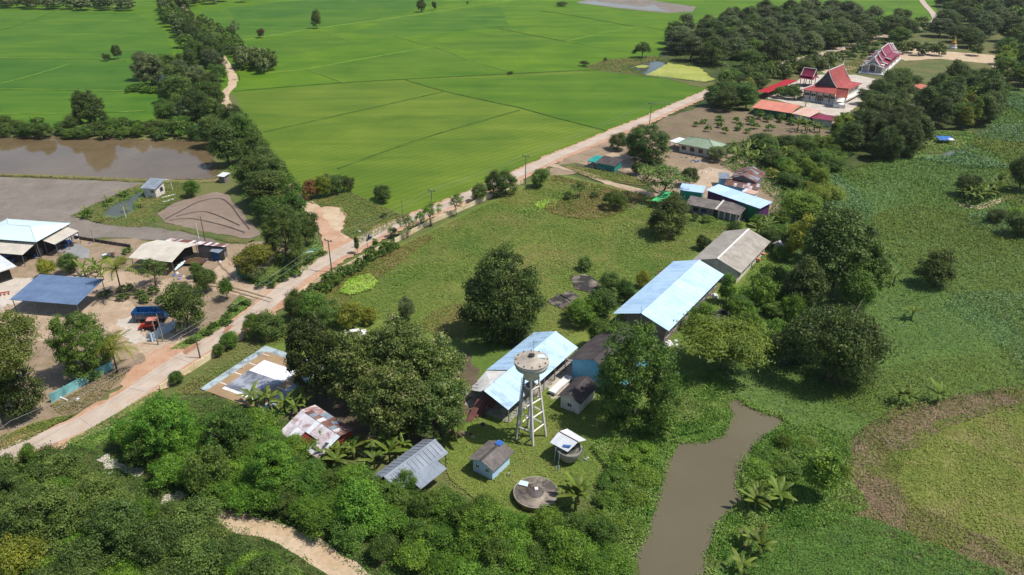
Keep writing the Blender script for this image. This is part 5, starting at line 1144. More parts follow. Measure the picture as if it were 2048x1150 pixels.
KIND = {
 'dome':  dict(H=8, R=4, nc=110, nl=95, leaf=.34, rc=1.0, z0=.03, low=-.8, mat='leaf_mid', fork=.25),
 'tall':  dict(H=13, R=4.4, nc=150, nl=100, leaf=.40, rc=1.1, z0=.04, low=-.8, mat='leaf_dark', fork=.3),
 'teak':  dict(H=14, R=6.2, nc=190, nl=120, leaf=.44, rc=1.15, z0=.06, low=-.75, mat='leaf_teak', flower=True, fork=.3),
 'great': dict(H=18, R=9, nc=260, nl=130, leaf=.46, rc=1.35, z0=-.03, low=-.97, mat='leaf_dark', fork=.2),
 'feather': dict(H=6, R=3.4, nc=80, nl=110, leaf=.26, rc=.85, z0=.06, flat=.55, mat='leaf_bright', fork=.25, tr=.1),
 'umbrella': dict(H=10, R=8, nc=190, nl=120, leaf=.34, rc=1.35, z0=.2, flat=.5, mat='leaf_dark', fork=.25, tr=.35),
 'bush':  dict(H=2.6, R=1.8, nc=34, nl=60, leaf=.26, rc=.55, z0=.0, low=-.2, mat='leaf_mid', fork=.2, tr=.07, limbs=4),
 'mound': dict(H=3.6, R=3.2, nc=60, nl=80, leaf=.32, rc=.8, z0=-.15, low=-.05, mat='leaf_vine', fork=.15, tr=.1, limbs=4),
 'airy':  dict(H=9, R=4, nc=42, nl=60, leaf=.38, rc=.9, z0=.3, mat='leaf_olive', fork=.4, tr=.16, limbs=7),
 'euca':  dict(H=17, R=6, nc=130, nl=95, leaf=.30, rc=1.1, z0=.36, low=-.8, mat='leaf_euca', fork=.42, bark='bark_pale', tr=.3, limbs=7),
 'bamboo': dict(H=9, R=6, nc=120, nl=190, leaf=.36, rc=1, z0=0, mat='leaf_bamboo', fork=.3, tr=.12, limbs=9),
 'column': dict(H=9, R=2.2, nc=75, nl=75, leaf=.32, rc=.7, z0=.02, mat='leaf_bamboo', fork=.3, tr=.12),
}
NV = {'great': 2, 'teak': 3, 'umbrella': 2, 'bamboo': 2, 'euca': 1, 'column': 2, 'bush': 3, 'mound': 3, 'airy': 2, 'dome': 4, 'tall': 4, 'feather': 4}
PROTO = {k: [(trunk(k, 17*i+5), crown(k, 31*i+hash_) ) for i in range(NV[k])] for hash_, k in enumerate(KIND)}
RT_ = random.Random(77); RECS = []
def grow(kind, P, H, R, label, group=None, mat=None, name=None, cat=None, bare=False):
    tm, cm = RT_.choice(PROTO[kind]); K = KIND[kind]
    shrub = kind in ('bush', 'mound') or H < 6.6 and kind not in ('bamboo', 'column')
    nm = name or ('shrub' if shrub else 'bamboo_clump' if kind == 'bamboo' else 'tree')
    r = thing(nm, label, cat or ('shrub' if shrub else 'bamboo' if kind == 'bamboo' else 'tree'), P, RT_.uniform(0, 6.28), group)
    r.scale = (R/K['R'], R/K['R'], H/K['H'])
    put('trunk' if not shrub else 'stem', tm, r)
    c = put('crown', cm, r); RECS.append((r, cm, mat or K['mat'], Vector(P), H, R, r['category']))
    if mat:
        c.material_slots[0].link = 'OBJECT'; c.material_slots[0].material = MATS[mat]
    return r
def T(kind, x, yb, yt, w, label, mat=None, group=None, name=None, cat=None):
    P = G(x, yb); H = max(.8, tall(x, yb, yt)); R = w*depth(P+Vector((0, 0, H*.6)))/FPX/2
    # the crown's far and near rims reach above and below its top and foot
    H = max(.8, (H-R*.22)*.97); R *= .92
    return grow(kind, P, H, R, label, group, mat, name, cat)
TONE = dict(leaf_dark='dark green', leaf_mid='mid-green', leaf_olive='olive', leaf_teak='olive', leaf_bright='bright green', leaf_bamboo='yellow-green', leaf_yellow='yellowish', leaf_grey='grey-green', leaf_far='dull green', leaf_vine='fresh green')
def inpoly(xs, ys, P):
    ins = np.zeros(len(xs), bool); n = len(P)
    for i in range(n):
        x0, y0, x1, y1 = P[i].x, P[i].y, P[(i+1) % n].x, P[(i+1) % n].y
        c = ((y0 > ys) != (y1 > ys)) & (xs < (x1-x0)*(ys-y0)/(y1-y0+1e-12)+x0); ins ^= c
    return ins
def mass(px, gap, opts, label, group, seed, limit=400, jitter=.25, keep=None):
    """countable plants set out at least gap metres apart inside a pixel polygon; opts = (kind, mat, H0, H1, R0, R1, weight)"""
    P = [G(a, b) for a, b in px]; rng = np.random.default_rng(seed); rr = random.Random(seed)
    x0, x1 = min(p.x for p in P), max(p.x for p in P); y0, y1 = min(p.y for p in P), max(p.y for p in P)
    xs, ys = rng.uniform(x0, x1, 6000), rng.uniform(y0, y1, 6000); ok = inpoly(xs, ys, P); pts = []
    for x, y in zip(xs[ok], ys[ok]):
        if all((x-a)**2+(y-c)**2 > gap*gap for a, c in pts) and (keep is None or keep(x, y)): pts.append((x, y))
        if len(pts) >= limit: break
    for x, y in pts:
        k, m, h0, h1, r0, r1, _ = rr.choices(opts, [o[-1] for o in opts])[0]
        lb = label[k] if isinstance(label, dict) else label
        H = rr.uniform(h0, h1); hm = [o[2] for o in opts]+[o[3] for o in opts]; f = (H-min(hm))/(max(hm)-min(hm)+.01)
        lb = ('low ', 'mid-height ', 'tall ')[min(2, int(f*3))]+TONE.get(m, '')+' '+' '.join(w for w in lb.split() if w not in ('dark', 'olive', 'bright', 'green', 'tall', 'low', 'yellowish', 'big', 'small', 'pale', 'far'))
        grow(k, Vector((x, y, 0)), H, rr.uniform(r0, r1), lb, group, m)
    return pts
# ---- ground cover that nobody could count
def field(xs, ys, s, seed):
    r = np.random.default_rng(seed); o = np.zeros(len(xs))
    for k in range(6):
        a = r.uniform(0, 6.28); f = s*r.uniform(.5, 2.2); o += np.sin((xs*math.cos(a)+ys*math.sin(a))*f+r.uniform(0, 6.28)+1.5*np.sin((xs*math.sin(a)-ys*math.cos(a))*f*.7))
    return o/6
def cover(name, px, n, mat, h=(.1, .6), size=.4, up=.6, seed=1, blade=False, thresh=None, s=.25, holes=(), patch=1.0):
    P = [G(a, b) for a, b in px]; rng = np.random.default_rng(seed)
    x0, x1 = min(p.x for p in P), max(p.x for p in P); y0, y1 = min(p.y for p in P), max(p.y for p in P)
    X = np.empty(0); Y = np.empty(0)
    while len(X) < n:
        xs, ys = rng.uniform(x0, x1, n*2), rng.uniform(y0, y1, n*2); ok = inpoly(xs, ys, P)
        for hp in holes: ok &= ~inpoly(xs, ys, hp)
        if thresh is not None: ok &= field(xs, ys, s, seed) > thresh
        ok &= rng.random(n*2) < np.clip(260/np.hypot(ys, 78)*.8, .25, 1)
        X = np.append(X, xs[ok]); Y = np.append(Y, ys[ok])
        if ok.sum() == 0: break
    X, Y = X[:n], Y[:n]; n = len(X)
    if n == 0: return
    hf = np.clip(.55+.7*field(X, Y, s*3, seed+9), .1, 1.3)
    far_ = np.clip(np.hypot(Y, 78)/190, .75, 1.5); sz = size*far_*rng.uniform(.6, 1.35, n)
    tint = np.clip(rng.normal(.5, .2, n)+.2*field(X, Y, s*2.3, seed+4), 0, 1)
    if blade:
        a = rng.uniform(0, 6.28, n); u = np.stack([np.cos(a), np.sin(a), np.zeros(n)], 1); l = rng.normal(0, .35, (n, 3)); l[:, 2] = 1; hh = (h[0]+(h[1]-h[0])*hf*rng.uniform(.5, 1, n))[:, None]*l
        B = np.stack([X, Y, np.full(n, .12)], 1); w_ = sz[:, None]*u*.5
        v = np.stack([B-w_, B+w_, B+w_*.7+hh*.6, B-w_*.1+hh], 1); me = quads(name, v, tint, mat)
    else:
        Z = .16+(h[0]+(h[1]-h[0])*hf)*rng.uniform(.15, 1, n)**.6
        me = leafmesh(name, np.stack([X, Y, Z], 1), rng.normal(0, 1, (n, 3))*(1-up)+np.array([0, 0, up]), sz, sz*.6, tint, rng, mat)
    o = put(name, me); o['kind'] = 'stuff'; return o

def fringe(name, P, n, mat, spread=.9, h=(.05, .6), size=.3, seed=1):
    rng = np.random.default_rng(seed); E = np.array([(p.x, p.y) for p in P]); Q = np.roll(E, -1, 0); ln = np.hypot(*(Q-E).T); k = rng.choice(len(E), n, p=ln/ln.sum()); t = rng.random(n)[:, None]
    d = (Q-E)/ln[:, None]; nn = np.stack([-d[:, 1], d[:, 0]], 1)[k]; c = E[k]+(Q-E)[k]*t
    c = c+nn*(rng.normal(0, .5, n)*spread*(1+.8*field(c[:, 0], c[:, 1], .5, seed)))[:, None]
    Z = .2+rng.uniform(h[0], h[1], n)*np.clip(.6+.6*field(c[:, 0], c[:, 1], .9, seed+2), .1, 1.2)
    o = put(name, leafmesh(name, np.column_stack([c, Z]), rng.normal(0, .55, (n, 3))+np.array([0, 0, .6]), size*rng.uniform(.6, 1.3, n), size*.5*rng.uniform(.6, 1.3, n), np.clip(rng.normal(.5, .22, n), 0, 1), rng, mat)); o['kind'] = 'stuff'
def PX(l): return [G(a, b) for a, b in l]
canal = PX(CANAL)
# ---------------- notable trees, one by one
T('great', 995, 684, 478, 198, 'great dark spreading tree in the middle of the school lawn', 'leaf_dark')
T('teak', 636, 786, 622, 116, 'dark slender teak at the upper corner of the sports court', 'leaf_dark')
T('teak', 800, 782, 626, 166, 'flowering teak at the back of the central clump', None)
T('teak', 712, 806, 664, 136, 'flowering teak on the left of the central clump', None)
T('teak', 872, 812, 660, 140, 'flowering teak on the right of the central clump beside the ruined hall', None)
T('teak', 786, 872, 722, 160, 'broad flowering teak at the front of the central clump', None)
T('teak', 882, 872, 748, 112, 'small teak at the right front of the central clump', None)
T('great', 1264, 842, 650, 190, 'large dark tree in front of the sky blue house', 'leaf_mid')
T('airy', 1238, 700, 636, 80, 'tree between the dark roofed house and the blue-roofed block', 'leaf_mid')
T('tall', 1333, 470, 378, 84, 'dark single tree casting a long shadow on the lawn', 'leaf_dark')
T('umbrella', 1228, 420, 370, 62, 'layered flat-topped young tree on the upper lawn', 'leaf_mid')
T('airy', 1322, 400, 316, 118, 'tall olive tree behind the green tarpaulin shelter', 'leaf_olive')
T('dome', 1378, 372, 326, 40, 'dark compact tree right of the tall olive tree', 'leaf_dark')
T('great', 1290, 326, 242, 112, 'large mango tree flecked with yellow beside the village road', 'leaf_olive')
T('dome', 1236, 300, 262, 46, 'smaller tree left of the large mango by the village road', 'leaf_dark')
T('dome', 1274, 350, 320, 30, 'round dark bush tree beside the tiled village shed', 'leaf_dark')
T('dome', 1081, 374, 330, 44, 'round tree next to the utility pole at the lawn corner', 'leaf_mid')
T('dome', 1170, 541, 511, 36, 'small round clipped tree alone on the lawn', 'leaf_olive')
T('airy', 1158, 396, 360, 36, 'thin shrubby sapling beside the short pole on the lawn', 'leaf_olive')
T('bush', 1135, 400, 382, 22, 'small bush left of the thin sapling on the lawn', 'leaf_olive')
T('bush', 1190, 398, 382, 20, 'small bush right of the thin sapling on the lawn', 'leaf_olive')
for i, (x, yb, yt, w_, m, lb) in enumerate(((988, 394, 340, 44, 'leaf_dark', 'left of three dark trees crowding the far wall'), (1012, 390, 338, 52, 'leaf_mid', 'middle and largest of three dark trees at the far wall'), (960, 404, 362, 38, 'leaf_olive', 'smallest tree at the left of the dark far-wall trees'))): T('dome', x, yb, yt, w_, lb, m)
T('airy', 913, 430, 384, 36, 'bright sapling nearest the dark wall trees', 'leaf_bright'); T('airy', 862, 452, 402, 50, 'bright sapling in front of the middle roadside pole', 'leaf_bright'); T('airy', 842, 458, 420, 26, 'thin sapling at the wall left of the bright sapling', 'leaf_bright')
T('airy', 816, 474, 426, 44, 'grey leafless-looking tree at the wall by the road', 'leaf_grey'); T('bush', 788, 474, 452, 24, 'bare twiggy bush at the roadside wall', 'leaf_grey')
for i, (x, yb, yt, w_, k, m, lb) in enumerate(((622, 398, 356, 44, 'dome', 'leaf_rust', 'rust-brown round tree at the corner of the rice field'), (648, 396, 346, 40, 'dome', 'leaf_yellow', 'yellow-green tree right of the rust-brown one'), (664, 390, 342, 56, 'dome', 'leaf_olive', 'tallest tree of the field-corner row'), (694, 384, 348, 34, 'dome', 'leaf_dark', 'dark round tree at the right end of the field-corner row'), (762, 400, 366, 40, 'dome', 'leaf_dark', 'dark broad bush on the grassy corner'), (768, 406, 378, 34, 'bush', 'leaf_mid', 'lower bush in front of the dark broad one'), (767, 436, 424, 18, 'bush', 'leaf_dark', 'tiny dark bush on the grassy corner'))): T(k, x, yb, yt, w_, lb, m)
T('great', 574, 520, 410, 100, 'big grey-green tree at the mouth of the side track', 'leaf_dark'); T('dome', 614, 492, 416, 54, 'olive tree between the grey-green tree and the sandy track', 'leaf_olive')
T('dome', 517, 548, 478, 84, 'yellow-green tree above the dark shack', 'leaf_yellow'); T('bush', 514, 564, 532, 34, 'silvery bush beside the dark shack', 'leaf_grey')
T('dome', 414, 584, 526, 50, 'forked bright tree in the left yard', 'leaf_mid'); T('dome', 396, 556, 522, 30, 'small crown left of the forked yard tree', 'leaf_mid'); T('bush', 455, 600, 556, 34, 'round shrub at the yard drive', 'leaf_vine')
T('dome', 376, 668, 556, 92, 'dark dense tree over the blue trailer', 'leaf_dark'); T('dome', 372, 600, 560, 30, 'greyish small tree behind the dark yard tree', 'leaf_grey')
T('airy', 312, 572, 512, 74, 'spreading tree in front of the off-white shed', 'leaf_dark')
T('dome', 142, 548, 502, 42, 'dark olive bush tree near the gravel heap', 'leaf_olive'); T('dome', 98, 556, 512, 38, 'bright bush tree left of the dark olive one', 'leaf_yellow')
T('great', 176, 752, 622, 128, 'large mango tree behind the turquoise wall', 'leaf_mid')
T('euca', 62, 826, 600, 190, 'tall white-trunked eucalyptus beside the road', None); T('euca', 6, 860, 640, 110, 'second tall pale tree at the left edge', None)
T('dome', 40, 836, 730, 110, 'dark tree in the shade of the white-trunked eucalyptus', 'leaf_dark'); T('dome', -10, 860, 770, 80, 'dark shrub tree at the far left roadside', 'leaf_dark')
T('tall', 76, 958, 880, 46, 'slim tree leaning over the road at the lower left', 'leaf_bright')
T('bamboo', 1440, 742, 626, 210, 'big arching bamboo clump beside the blue-roofed block', None)
T('umbrella', 1655, 758, 572, 262, 'huge dark rain tree at the marsh edge', 'leaf_dark'); T('umbrella', 1600, 722, 610, 120, 'lower dark rain tree bough left of the huge one', 'leaf_dark'); T('umbrella', 1680, 770, 680, 150, 'dark hanging bough in front of the huge rain tree', 'leaf_dark')
T('teak', 1660, 582, 404, 160, 'tall grey-green teak above the marsh trees', 'leaf_olive'); T('tall', 1722, 600, 470, 92, 'bushy tree right of the tall teak', 'leaf_olive'); T('tall', 1600, 618, 505, 90, 'dark tree behind the small rusty hut', 'leaf_dark'); T('dome', 1705, 618, 530, 88, 'lower leafy tree in front of the tall teak', 'leaf_mid')
T('dome', 1605, 520, 424, 84, 'yellow-green tree left of the tall teak', 'leaf_yellow'); T('dome', 1600, 440, 376, 90, 'yellowish tree behind the purple house', 'leaf_bamboo'); T('bamboo', 1645, 420, 356, 90, 'feathery yellow-green clump above the tall teak', None)
T('tall', 1452, 606, 545, 38, 'slim vine-clad tree at the end of the blue-roofed block', 'leaf_vine'); T('mound', 1524, 614, 556, 70, 'vine-covered mound right of the slim vine-clad tree', 'leaf_vine'); T('mound', 1580, 640, 580, 56, 'low vine mound under the marsh trees', 'leaf_vine'); T('mound', 1478, 640, 596, 50, 'low bush near the concrete pit', 'leaf_vine'); T('dome', 1400, 660, 600, 60, 'light green shrub along the back of the blue-roofed block', 'leaf_bright')
T('tall', 1868, 574, 486, 70, 'lone dark tree standing in the marsh', 'leaf_dark')
T('dome', 2036, 384, 300, 66, 'dark tree on the right edge beyond the marsh islet', 'leaf_dark'); T('dome', 1926, 392, 340, 50, 'dark shrub tree left of the islet bananas', 'leaf_dark'); T('dome', 2030, 476, 418, 60, 'olive tree at the right edge below the islet', 'leaf_olive'); T('dome', 1990, 448, 412, 44, 'dark shrub below the islet path', 'leaf_dark'); T('mound', 2034, 440, 410, 60, 'vine mound at the right edge below the islet', 'leaf_vine')
T('column', 1634, 1000, 892, 74, 'vine-draped dead trunk on the canal bank', 'leaf_vine'); T('mound', 1668, 962, 915, 60, 'leafy bush right of the vine-draped trunk', 'leaf_vine')
for i, (x, yb, yt, w_, k, m, lb) in enumerate(((1162, 650, 590, 74, 'dome', 'leaf_bright', 'bright shrub tree at the foot of the stained slabs'), (1200, 636, 566, 74, 'dome', 'leaf_mid', 'shrub tree between the slabs and the blue-roofed block'), (1220, 584, 538, 48, 'dome', 'leaf_olive', 'olive shrub tree above the slabs'), (1284, 576, 540, 32, 'dome', 'leaf_yellow', 'pale-flowered shrub at the left eave of the blue-roofed block'), (1250, 604, 556, 46, 'dome', 'leaf_mid', 'leafy shrub against the blue-roofed block'), (1196, 696, 636, 50, 'dome', 'leaf_mid', 'shrub between the hall and the dark roofed house'), (1140, 632, 610, 30, 'bush', 'leaf_yellow', 'yellowish bush left of the slab shrubs'), (1405, 500, 466, 34, 'dome', 'leaf_dark', 'dark bush at the front of the grey school block'), (1390, 442, 424, 18, 'bush', 'leaf_dark', 'tiny bush in front of the grey tiled house'), (1414, 446, 428, 28, 'bush', 'leaf_mid', 'round bush in front of the grey tiled house'), (1470, 462, 440, 34, 'bush', 'leaf_mid', 'low bush by the thin dark pole'))): T(k, x, yb, yt, w_, lb, m)
for i, (x, yb, yt, w_, m, lb) in enumerate(((630, 640, 580, 70, 'leaf_mid', 'green tree inside the wall bend'), (660, 652, 600, 60, 'leaf_olive', 'olive shrub left of the yellow-flowered bush'), (706, 654, 598, 66, 'leaf_yellow', 'yellow-flowered bush on the lawn edge'), (740, 648, 612, 40, 'leaf_yellow', 'smaller yellow-tinged bush beside the yellow-flowered one'), (596, 640, 574, 50, 'leaf_dark', 'dark shrub tree at the roadside corner'), (540, 676, 622, 74, 'leaf_olive', 'grey-olive shrub beside the court'), (508, 676, 624, 44, 'leaf_bright', 'bright shrub over the school wall'), (460, 696, 660, 44, 'leaf_bright', 'round bright bush at the court corner'), (438, 712, 684, 26, 'leaf_mid', 'small bush between pole and court'), (355, 766, 738, 32, 'leaf_mid', 'leafy bush over the cream wall near the road'), (815, 640, 590, 40, 'leaf_grey', 'thin grey-green treetop behind the teak clump'))): T('dome', x, yb, yt, w_, lb, m)
T('dome', 634, 57, 17, 24, 'lone round-headed tree on the far field bank', 'leaf_dark'); T('dome', 524, 76, 53, 16, 'small reddish tree on the far field bank', 'leaf_rust'); T('dome', 843, 24, -4, 22, 'left of two trees on the far bank at the top', 'leaf_dark'); T('dome', 869, 20, 0, 12, 'right and smaller of two trees on the far bank at the top', 'leaf_dark'); T('bush', 935, 10, 2, 6, 'tiny far bush on the bank at the top', 'leaf_dark')
T('umbrella', 1284, 116, 74, 42, 'lone spreading tree beside the duckweed pond', 'leaf_olive'); T('bush', 1168, 132, 120, 22, 'dark bush on the bank left of the pond', 'leaf_dark'); T('bush', 1210, 124, 114, 10, 'small bush halfway along the pond bank', 'leaf_mid'); T('bush', 1020, 148, 141, 16, 'low dark bush on the field bank', 'leaf_dark'); T('dome', 1124, 12, 0, 26, 'dark shrubs beside the far puddled plot', 'leaf_dark')
T('teak', 188, 262, 172, 66, 'tall pale tree on the paddy bank', 'leaf_olive'); T('dome', 236, 118, 84, 22, 'small dark tree left of the blue-roofed hut', 'leaf_dark'); T('dome', 215, 122, 104, 18, 'round bush at the end of the field bank', 'leaf_dark'); T('tall', 290, 160, 98, 52, 'grey tree beside the blue tarpaulin hut', 'leaf_grey')
T('dome', 384, 394, 354, 32, 'bright bush beside the small white house', 'leaf_bright')
T('airy', 472, 84, 40, 26, 'thin grey tree pair by the track junction', 'leaf_grey')
T('dome', 1518, 296, 258, 60, 'dark tree behind the green-roofed house', 'leaf_dark'); T('dome', 1430, 322, 285, 44, 'dark tree in front of the green-roofed house', 'leaf_grey')
T('dome', 1475, 262, 250, 14, 'low bush on the ploughed plot', 'leaf_bright')

# ---------------- rows and masses
mass([(360, 30), (405, 0), (420, -8), (380, -10), (330, 0), (330, 40), (390, 130), (330, 150), (360, 240), (420, 290), (470, 350), (520, 420), (560, 480), (590, 470), (560, 380), (520, 320), (480, 270), (440, 215), (432, 190), (448, 160), (430, 110)], 10.4,
     [('dome', 'leaf_mid', 7, 11, 4.6, 6, 3), ('tall', 'leaf_dark', 9, 14, 4.4, 5.8, 3), ('tall', 'leaf_olive', 10, 14, 4.2, 5.6, 2), ('teak', 'leaf_grey', 10, 13, 4.6, 6, 1.5), ('great', 'leaf_mid', 11, 14, 6, 7.2, 1)], 'leafy tree in the dense row along the sandy side track', 'trees along the side track', 4)
mass([(478, 140), (486, 118), (530, 118), (544, 140), (530, 150), (500, 142)], 5, [('dome', 'leaf_dark', 6, 9, 3.2, 4.4, 1), ('dome', 'leaf_grey', 6, 9, 3, 4, 1)], 'tree in the small homestead clump right of the side track', 'homestead clump', 5)
mass([(400, 50), (470, 84), (484, 110), (470, 118), (440, 100), (410, 70)], 6, [('dome', 'leaf_olive', 6, 9, 3, 4.4, 1), ('dome', 'leaf_mid', 6, 9, 3, 4.4, 1)], 'tree beside the upper side track', 'trees along the side track', 6)
mass([(-60, 268), (0, 262), (120, 266), (260, 262), (380, 262), (440, 270), (440, 282), (250, 278), (0, 275), (-60, 274)], 4.2, [('dome', 'leaf_mid', 3.2, 7.5, 2.4, 4.2, 3), ('dome', 'leaf_olive', 3.2, 7, 2.4, 4, 2), ('bush', 'leaf_bright', 3, 4.5, 2.2, 3, 1), ('tall', 'leaf_dark', 7, 10, 2.8, 3.6, .8)], 'shrub tree in the hedge above the flooded paddy', 'hedge above the flooded paddy', 7)
mass([(260, 180), (330, 178), (330, 186), (256, 186)], 3, [('bush', 'leaf_bright', 2, 3, 1.6, 2.6, 1)], 'low bright bush in front of the blue tarpaulin hut', 'bushes by the tarpaulin hut', 8)
mass([(-100, 14), (0, 18), (120, 20), (262, 24), (265, 16), (120, 8), (-100, 2)], 15, [('tall', 'leaf_far', 11, 14, 7, 8.6, 1), ('dome', 'leaf_far', 9, 12, 7, 8.6, 1)], 'far dark tree in the row at the top left corner', 'top left tree row', 9)
mass([(390, 8), (470, 8), (520, 0), (520, -4), (400, -4)], 16, [('tall', 'leaf_far', 8, 11, 5, 7, 1)], 'far tree at the top edge right of the side track', 'far top trees', 10)
mass([(1335, 118), (1350, 80), (1420, 66), (1500, 40), (1620, 32), (1740, 44), (1760, 60), (1730, 80), (1640, 104), (1560, 126), (1500, 142), (1450, 138), (1400, 128)], 13.0,
     [('tall', 'leaf_far', 11, 15, 7, 8.6, 3), ('teak', 'leaf_far', 11, 14, 7, 8.8, 2), ('tall', 'leaf_dark', 11, 15, 7, 8.4, 2), ('teak', 'leaf_olive', 10, 13, 7, 8.2, 1.2), ('dome', 'leaf_mid', 9, 11, 5.6, 7, 1)], 'tree of the dark grove left of the temple road', 'dark grove by the temple', 11)
mass([(1780, 40), (1830, 50), (1900, 90), (2000, 106), (2070, 110), (2080, 60), (2080, 0), (1960, -10), (1890, -10), (1884, 20), (1890, 50), (1850, 66), (1800, 90), (1776, 88)], 17.0, [('tall', 'leaf_dark', 11, 15, 7, 8.6, 2), ('dome', 'leaf_dark', 9, 12, 6.5, 8.4, 2), ('dome', 'leaf_mid', 8, 11, 6, 8, 1.5), ('teak', 'leaf_far', 11, 14, 7, 8.6, 1)], 'dark tree beyond the temple yard at the top right', 'trees beyond the temple yard', 12)
mass([(1440, 176), (1480, 164), (1540, 150), (1580, 142), (1590, 150), (1540, 168), (1500, 190), (1470, 206), (1440, 206)], 6.0, [('dome', 'leaf_dark', 6, 9, 3.6, 5, 2), ('dome', 'leaf_mid', 6, 8, 3.4, 4.6, 2), ('dome', 'leaf_yellow', 5, 7, 3, 4, .5)], 'tree between the road and the red canopy', 'trees between road and temple', 13)
mass([(1596, 140), (1640, 128), (1660, 126), (1655, 138), (1610, 150)], 5.4, [('dome', 'leaf_dark', 6, 8, 3.4, 4.4, 1), ('dome', 'leaf_grey', 6, 8, 3.2, 4.2, 1)], 'neat tree behind the red pavilion', 'trees behind the pavilion', 14)
mass([(1420, 212), (1450, 200), (1500, 206), (1496, 220), (1450, 226)], 6, [('dome', 'leaf_dark', 7, 10, 4, 5.4, 1), ('tall', 'leaf_mid', 8, 11, 3.6, 4.6, 1)], 'tree at the left end of the orange roofed row', 'trees at the orange row', 15)
mass([(1560, 196), (1580, 190), (1600, 196), (1580, 202)], 5, [('dome', 'leaf_mid', 5, 6, 3, 4, 1)], 'tree between red canopy and orange roof', 'trees in the temple court', 16)
mass([(1736, 196), (1770, 182), (1800, 170), (1830, 176), (1822, 200), (1790, 222), (1740, 236), (1720, 228)], 8.6, [('dome', 'leaf_olive', 7, 9.5, 4.4, 6, 2), ('dome', 'leaf_dark', 6.7, 9, 4, 5.5, 1)], 'rounded tree right of the temple hall', 'trees right of the temple hall', 17)
mass([(1840, 216), (1870, 196), (1900, 172), (1960, 180), (1990, 210), (1976, 250), (1940, 262), (1880, 262), (1850, 256)], 6.2, [('tall', 'leaf_dark', 10, 14, 4.2, 5.6, 2), ('dome', 'leaf_mid', 7, 11, 4, 5.4, 2), ('tall', 'leaf_yellow', 7, 10, 3, 3.8, .6), ('column', 'leaf_bamboo', 8, 11, 2.4, 3, .8)], 'tall tree in the thick clump before the marsh corner', 'clump at the marsh corner', 18)
mass([(1690, 300), (1720, 282), (1800, 268), (1836, 290), (1820, 320), (1740, 326), (1700, 316)], 7.5, [('great', 'leaf_dark', 11, 14, 5.5, 7, 2), ('tall', 'leaf_dark', 10, 13, 4.5, 5.6, 1), ('dome', 'leaf_mid', 7, 9, 4, 5, .6)], 'big dark tree below the temple beside the marsh', 'big dark trees below the temple', 19)
mass([(1660, 268), (1690, 262), (1740, 262), (1700, 290), (1670, 296)], 5, [('column', 'leaf_bamboo', 8, 11, 2.2, 3, 1), ('dome', 'leaf_mid', 6, 8, 3, 4, 1)], 'pale upright tree at the right end of the maroon row', 'upright trees by the maroon row', 20)
mass([(1484, 316), (1540, 296), (1600, 284), (1680, 300), (1680, 336), (1640, 372), (1580, 384), (1550, 360), (1530, 330)], 5.0, [('dome', 'leaf_mid', 4, 7, 2.8, 4.2, 2), ('dome', 'leaf_bamboo', 4, 6, 2.6, 3.8, 3), ('dome', 'leaf_dark', 5, 8, 3, 4.4, .8), ('bush', 'leaf_yellow', 2, 3.4, 1.8, 2.6, 2), ('mound', 'leaf_vine', 3, 5, 2.6, 4, 1)], {'dome': 'garden tree in the green strip behind the rusty houses', 'bush': 'yellowish bush in the green strip behind the rusty houses', 'mound': 'creeper mound in the green strip behind the rusty houses'}, 'greenery behind the rusty houses', 21)
mass([(1500, 456), (1540, 440), (1580, 450), (1600, 480), (1560, 520), (1530, 500)], 5, [('dome', 'leaf_mid', 3, 6, 2.4, 3.6, 1), ('mound', 'leaf_vine', 2.5, 4, 2.4, 3.4, 1)], {'dome': 'shrub tree beside the grey school block', 'mound': 'creeper mound beside the grey school block'}, 'greenery beside the grey block', 22)
mass([(1990, 130), (2060, 118), (2080, 168), (2030, 182), (2006, 176)], 9, [('tall', 'leaf_mid', 10, 13, 5, 6.4, 1), ('column', 'leaf_bamboo', 10, 13, 4, 5, 1)], 'tall tree at the right edge beside the dark car', 'trees by the dark car', 23)
mass([(1600, 130), (1680, 110), (1764, 84), (1800, 92), (1710, 122), (1640, 138)], 7.0, [('bush', 'leaf_mid', 2, 3.6, 2, 3.2, 2), ('dome', 'leaf_olive', 4, 6, 3, 4, 1)], 'bush along the temple road', 'bushes along the temple road', 45)
for i, (x, y) in enumerate(((1800, 108), (1822, 106), (1838, 112), (1858, 110), (1876, 112), (1950, 112))): T('dome', x, y, y-30, 30, 'tree in the clipped row along the sandy temple yard', 'leaf_dark', 'row along the temple yard')
mass([(1378, 250), (1420, 238), (1500, 248), (1560, 262), (1500, 272), (1420, 266)], 5.5, [('bush', 'leaf_bright', 1.8, 2.6, 1.3, 1.9, 1)], 'small round bush planted on the ploughed plot', 'bushes on the ploughed plot', 24, limit=14)
mass([(1510, 232), (1600, 240), (1640, 250), (1640, 258), (1500, 240)], 3.6, [('bush', 'leaf_mid', 1.6, 2.8, 1.3, 2.2, 1)], 'bush along the foot of the orange roofed row', 'bushes below the orange row', 25)
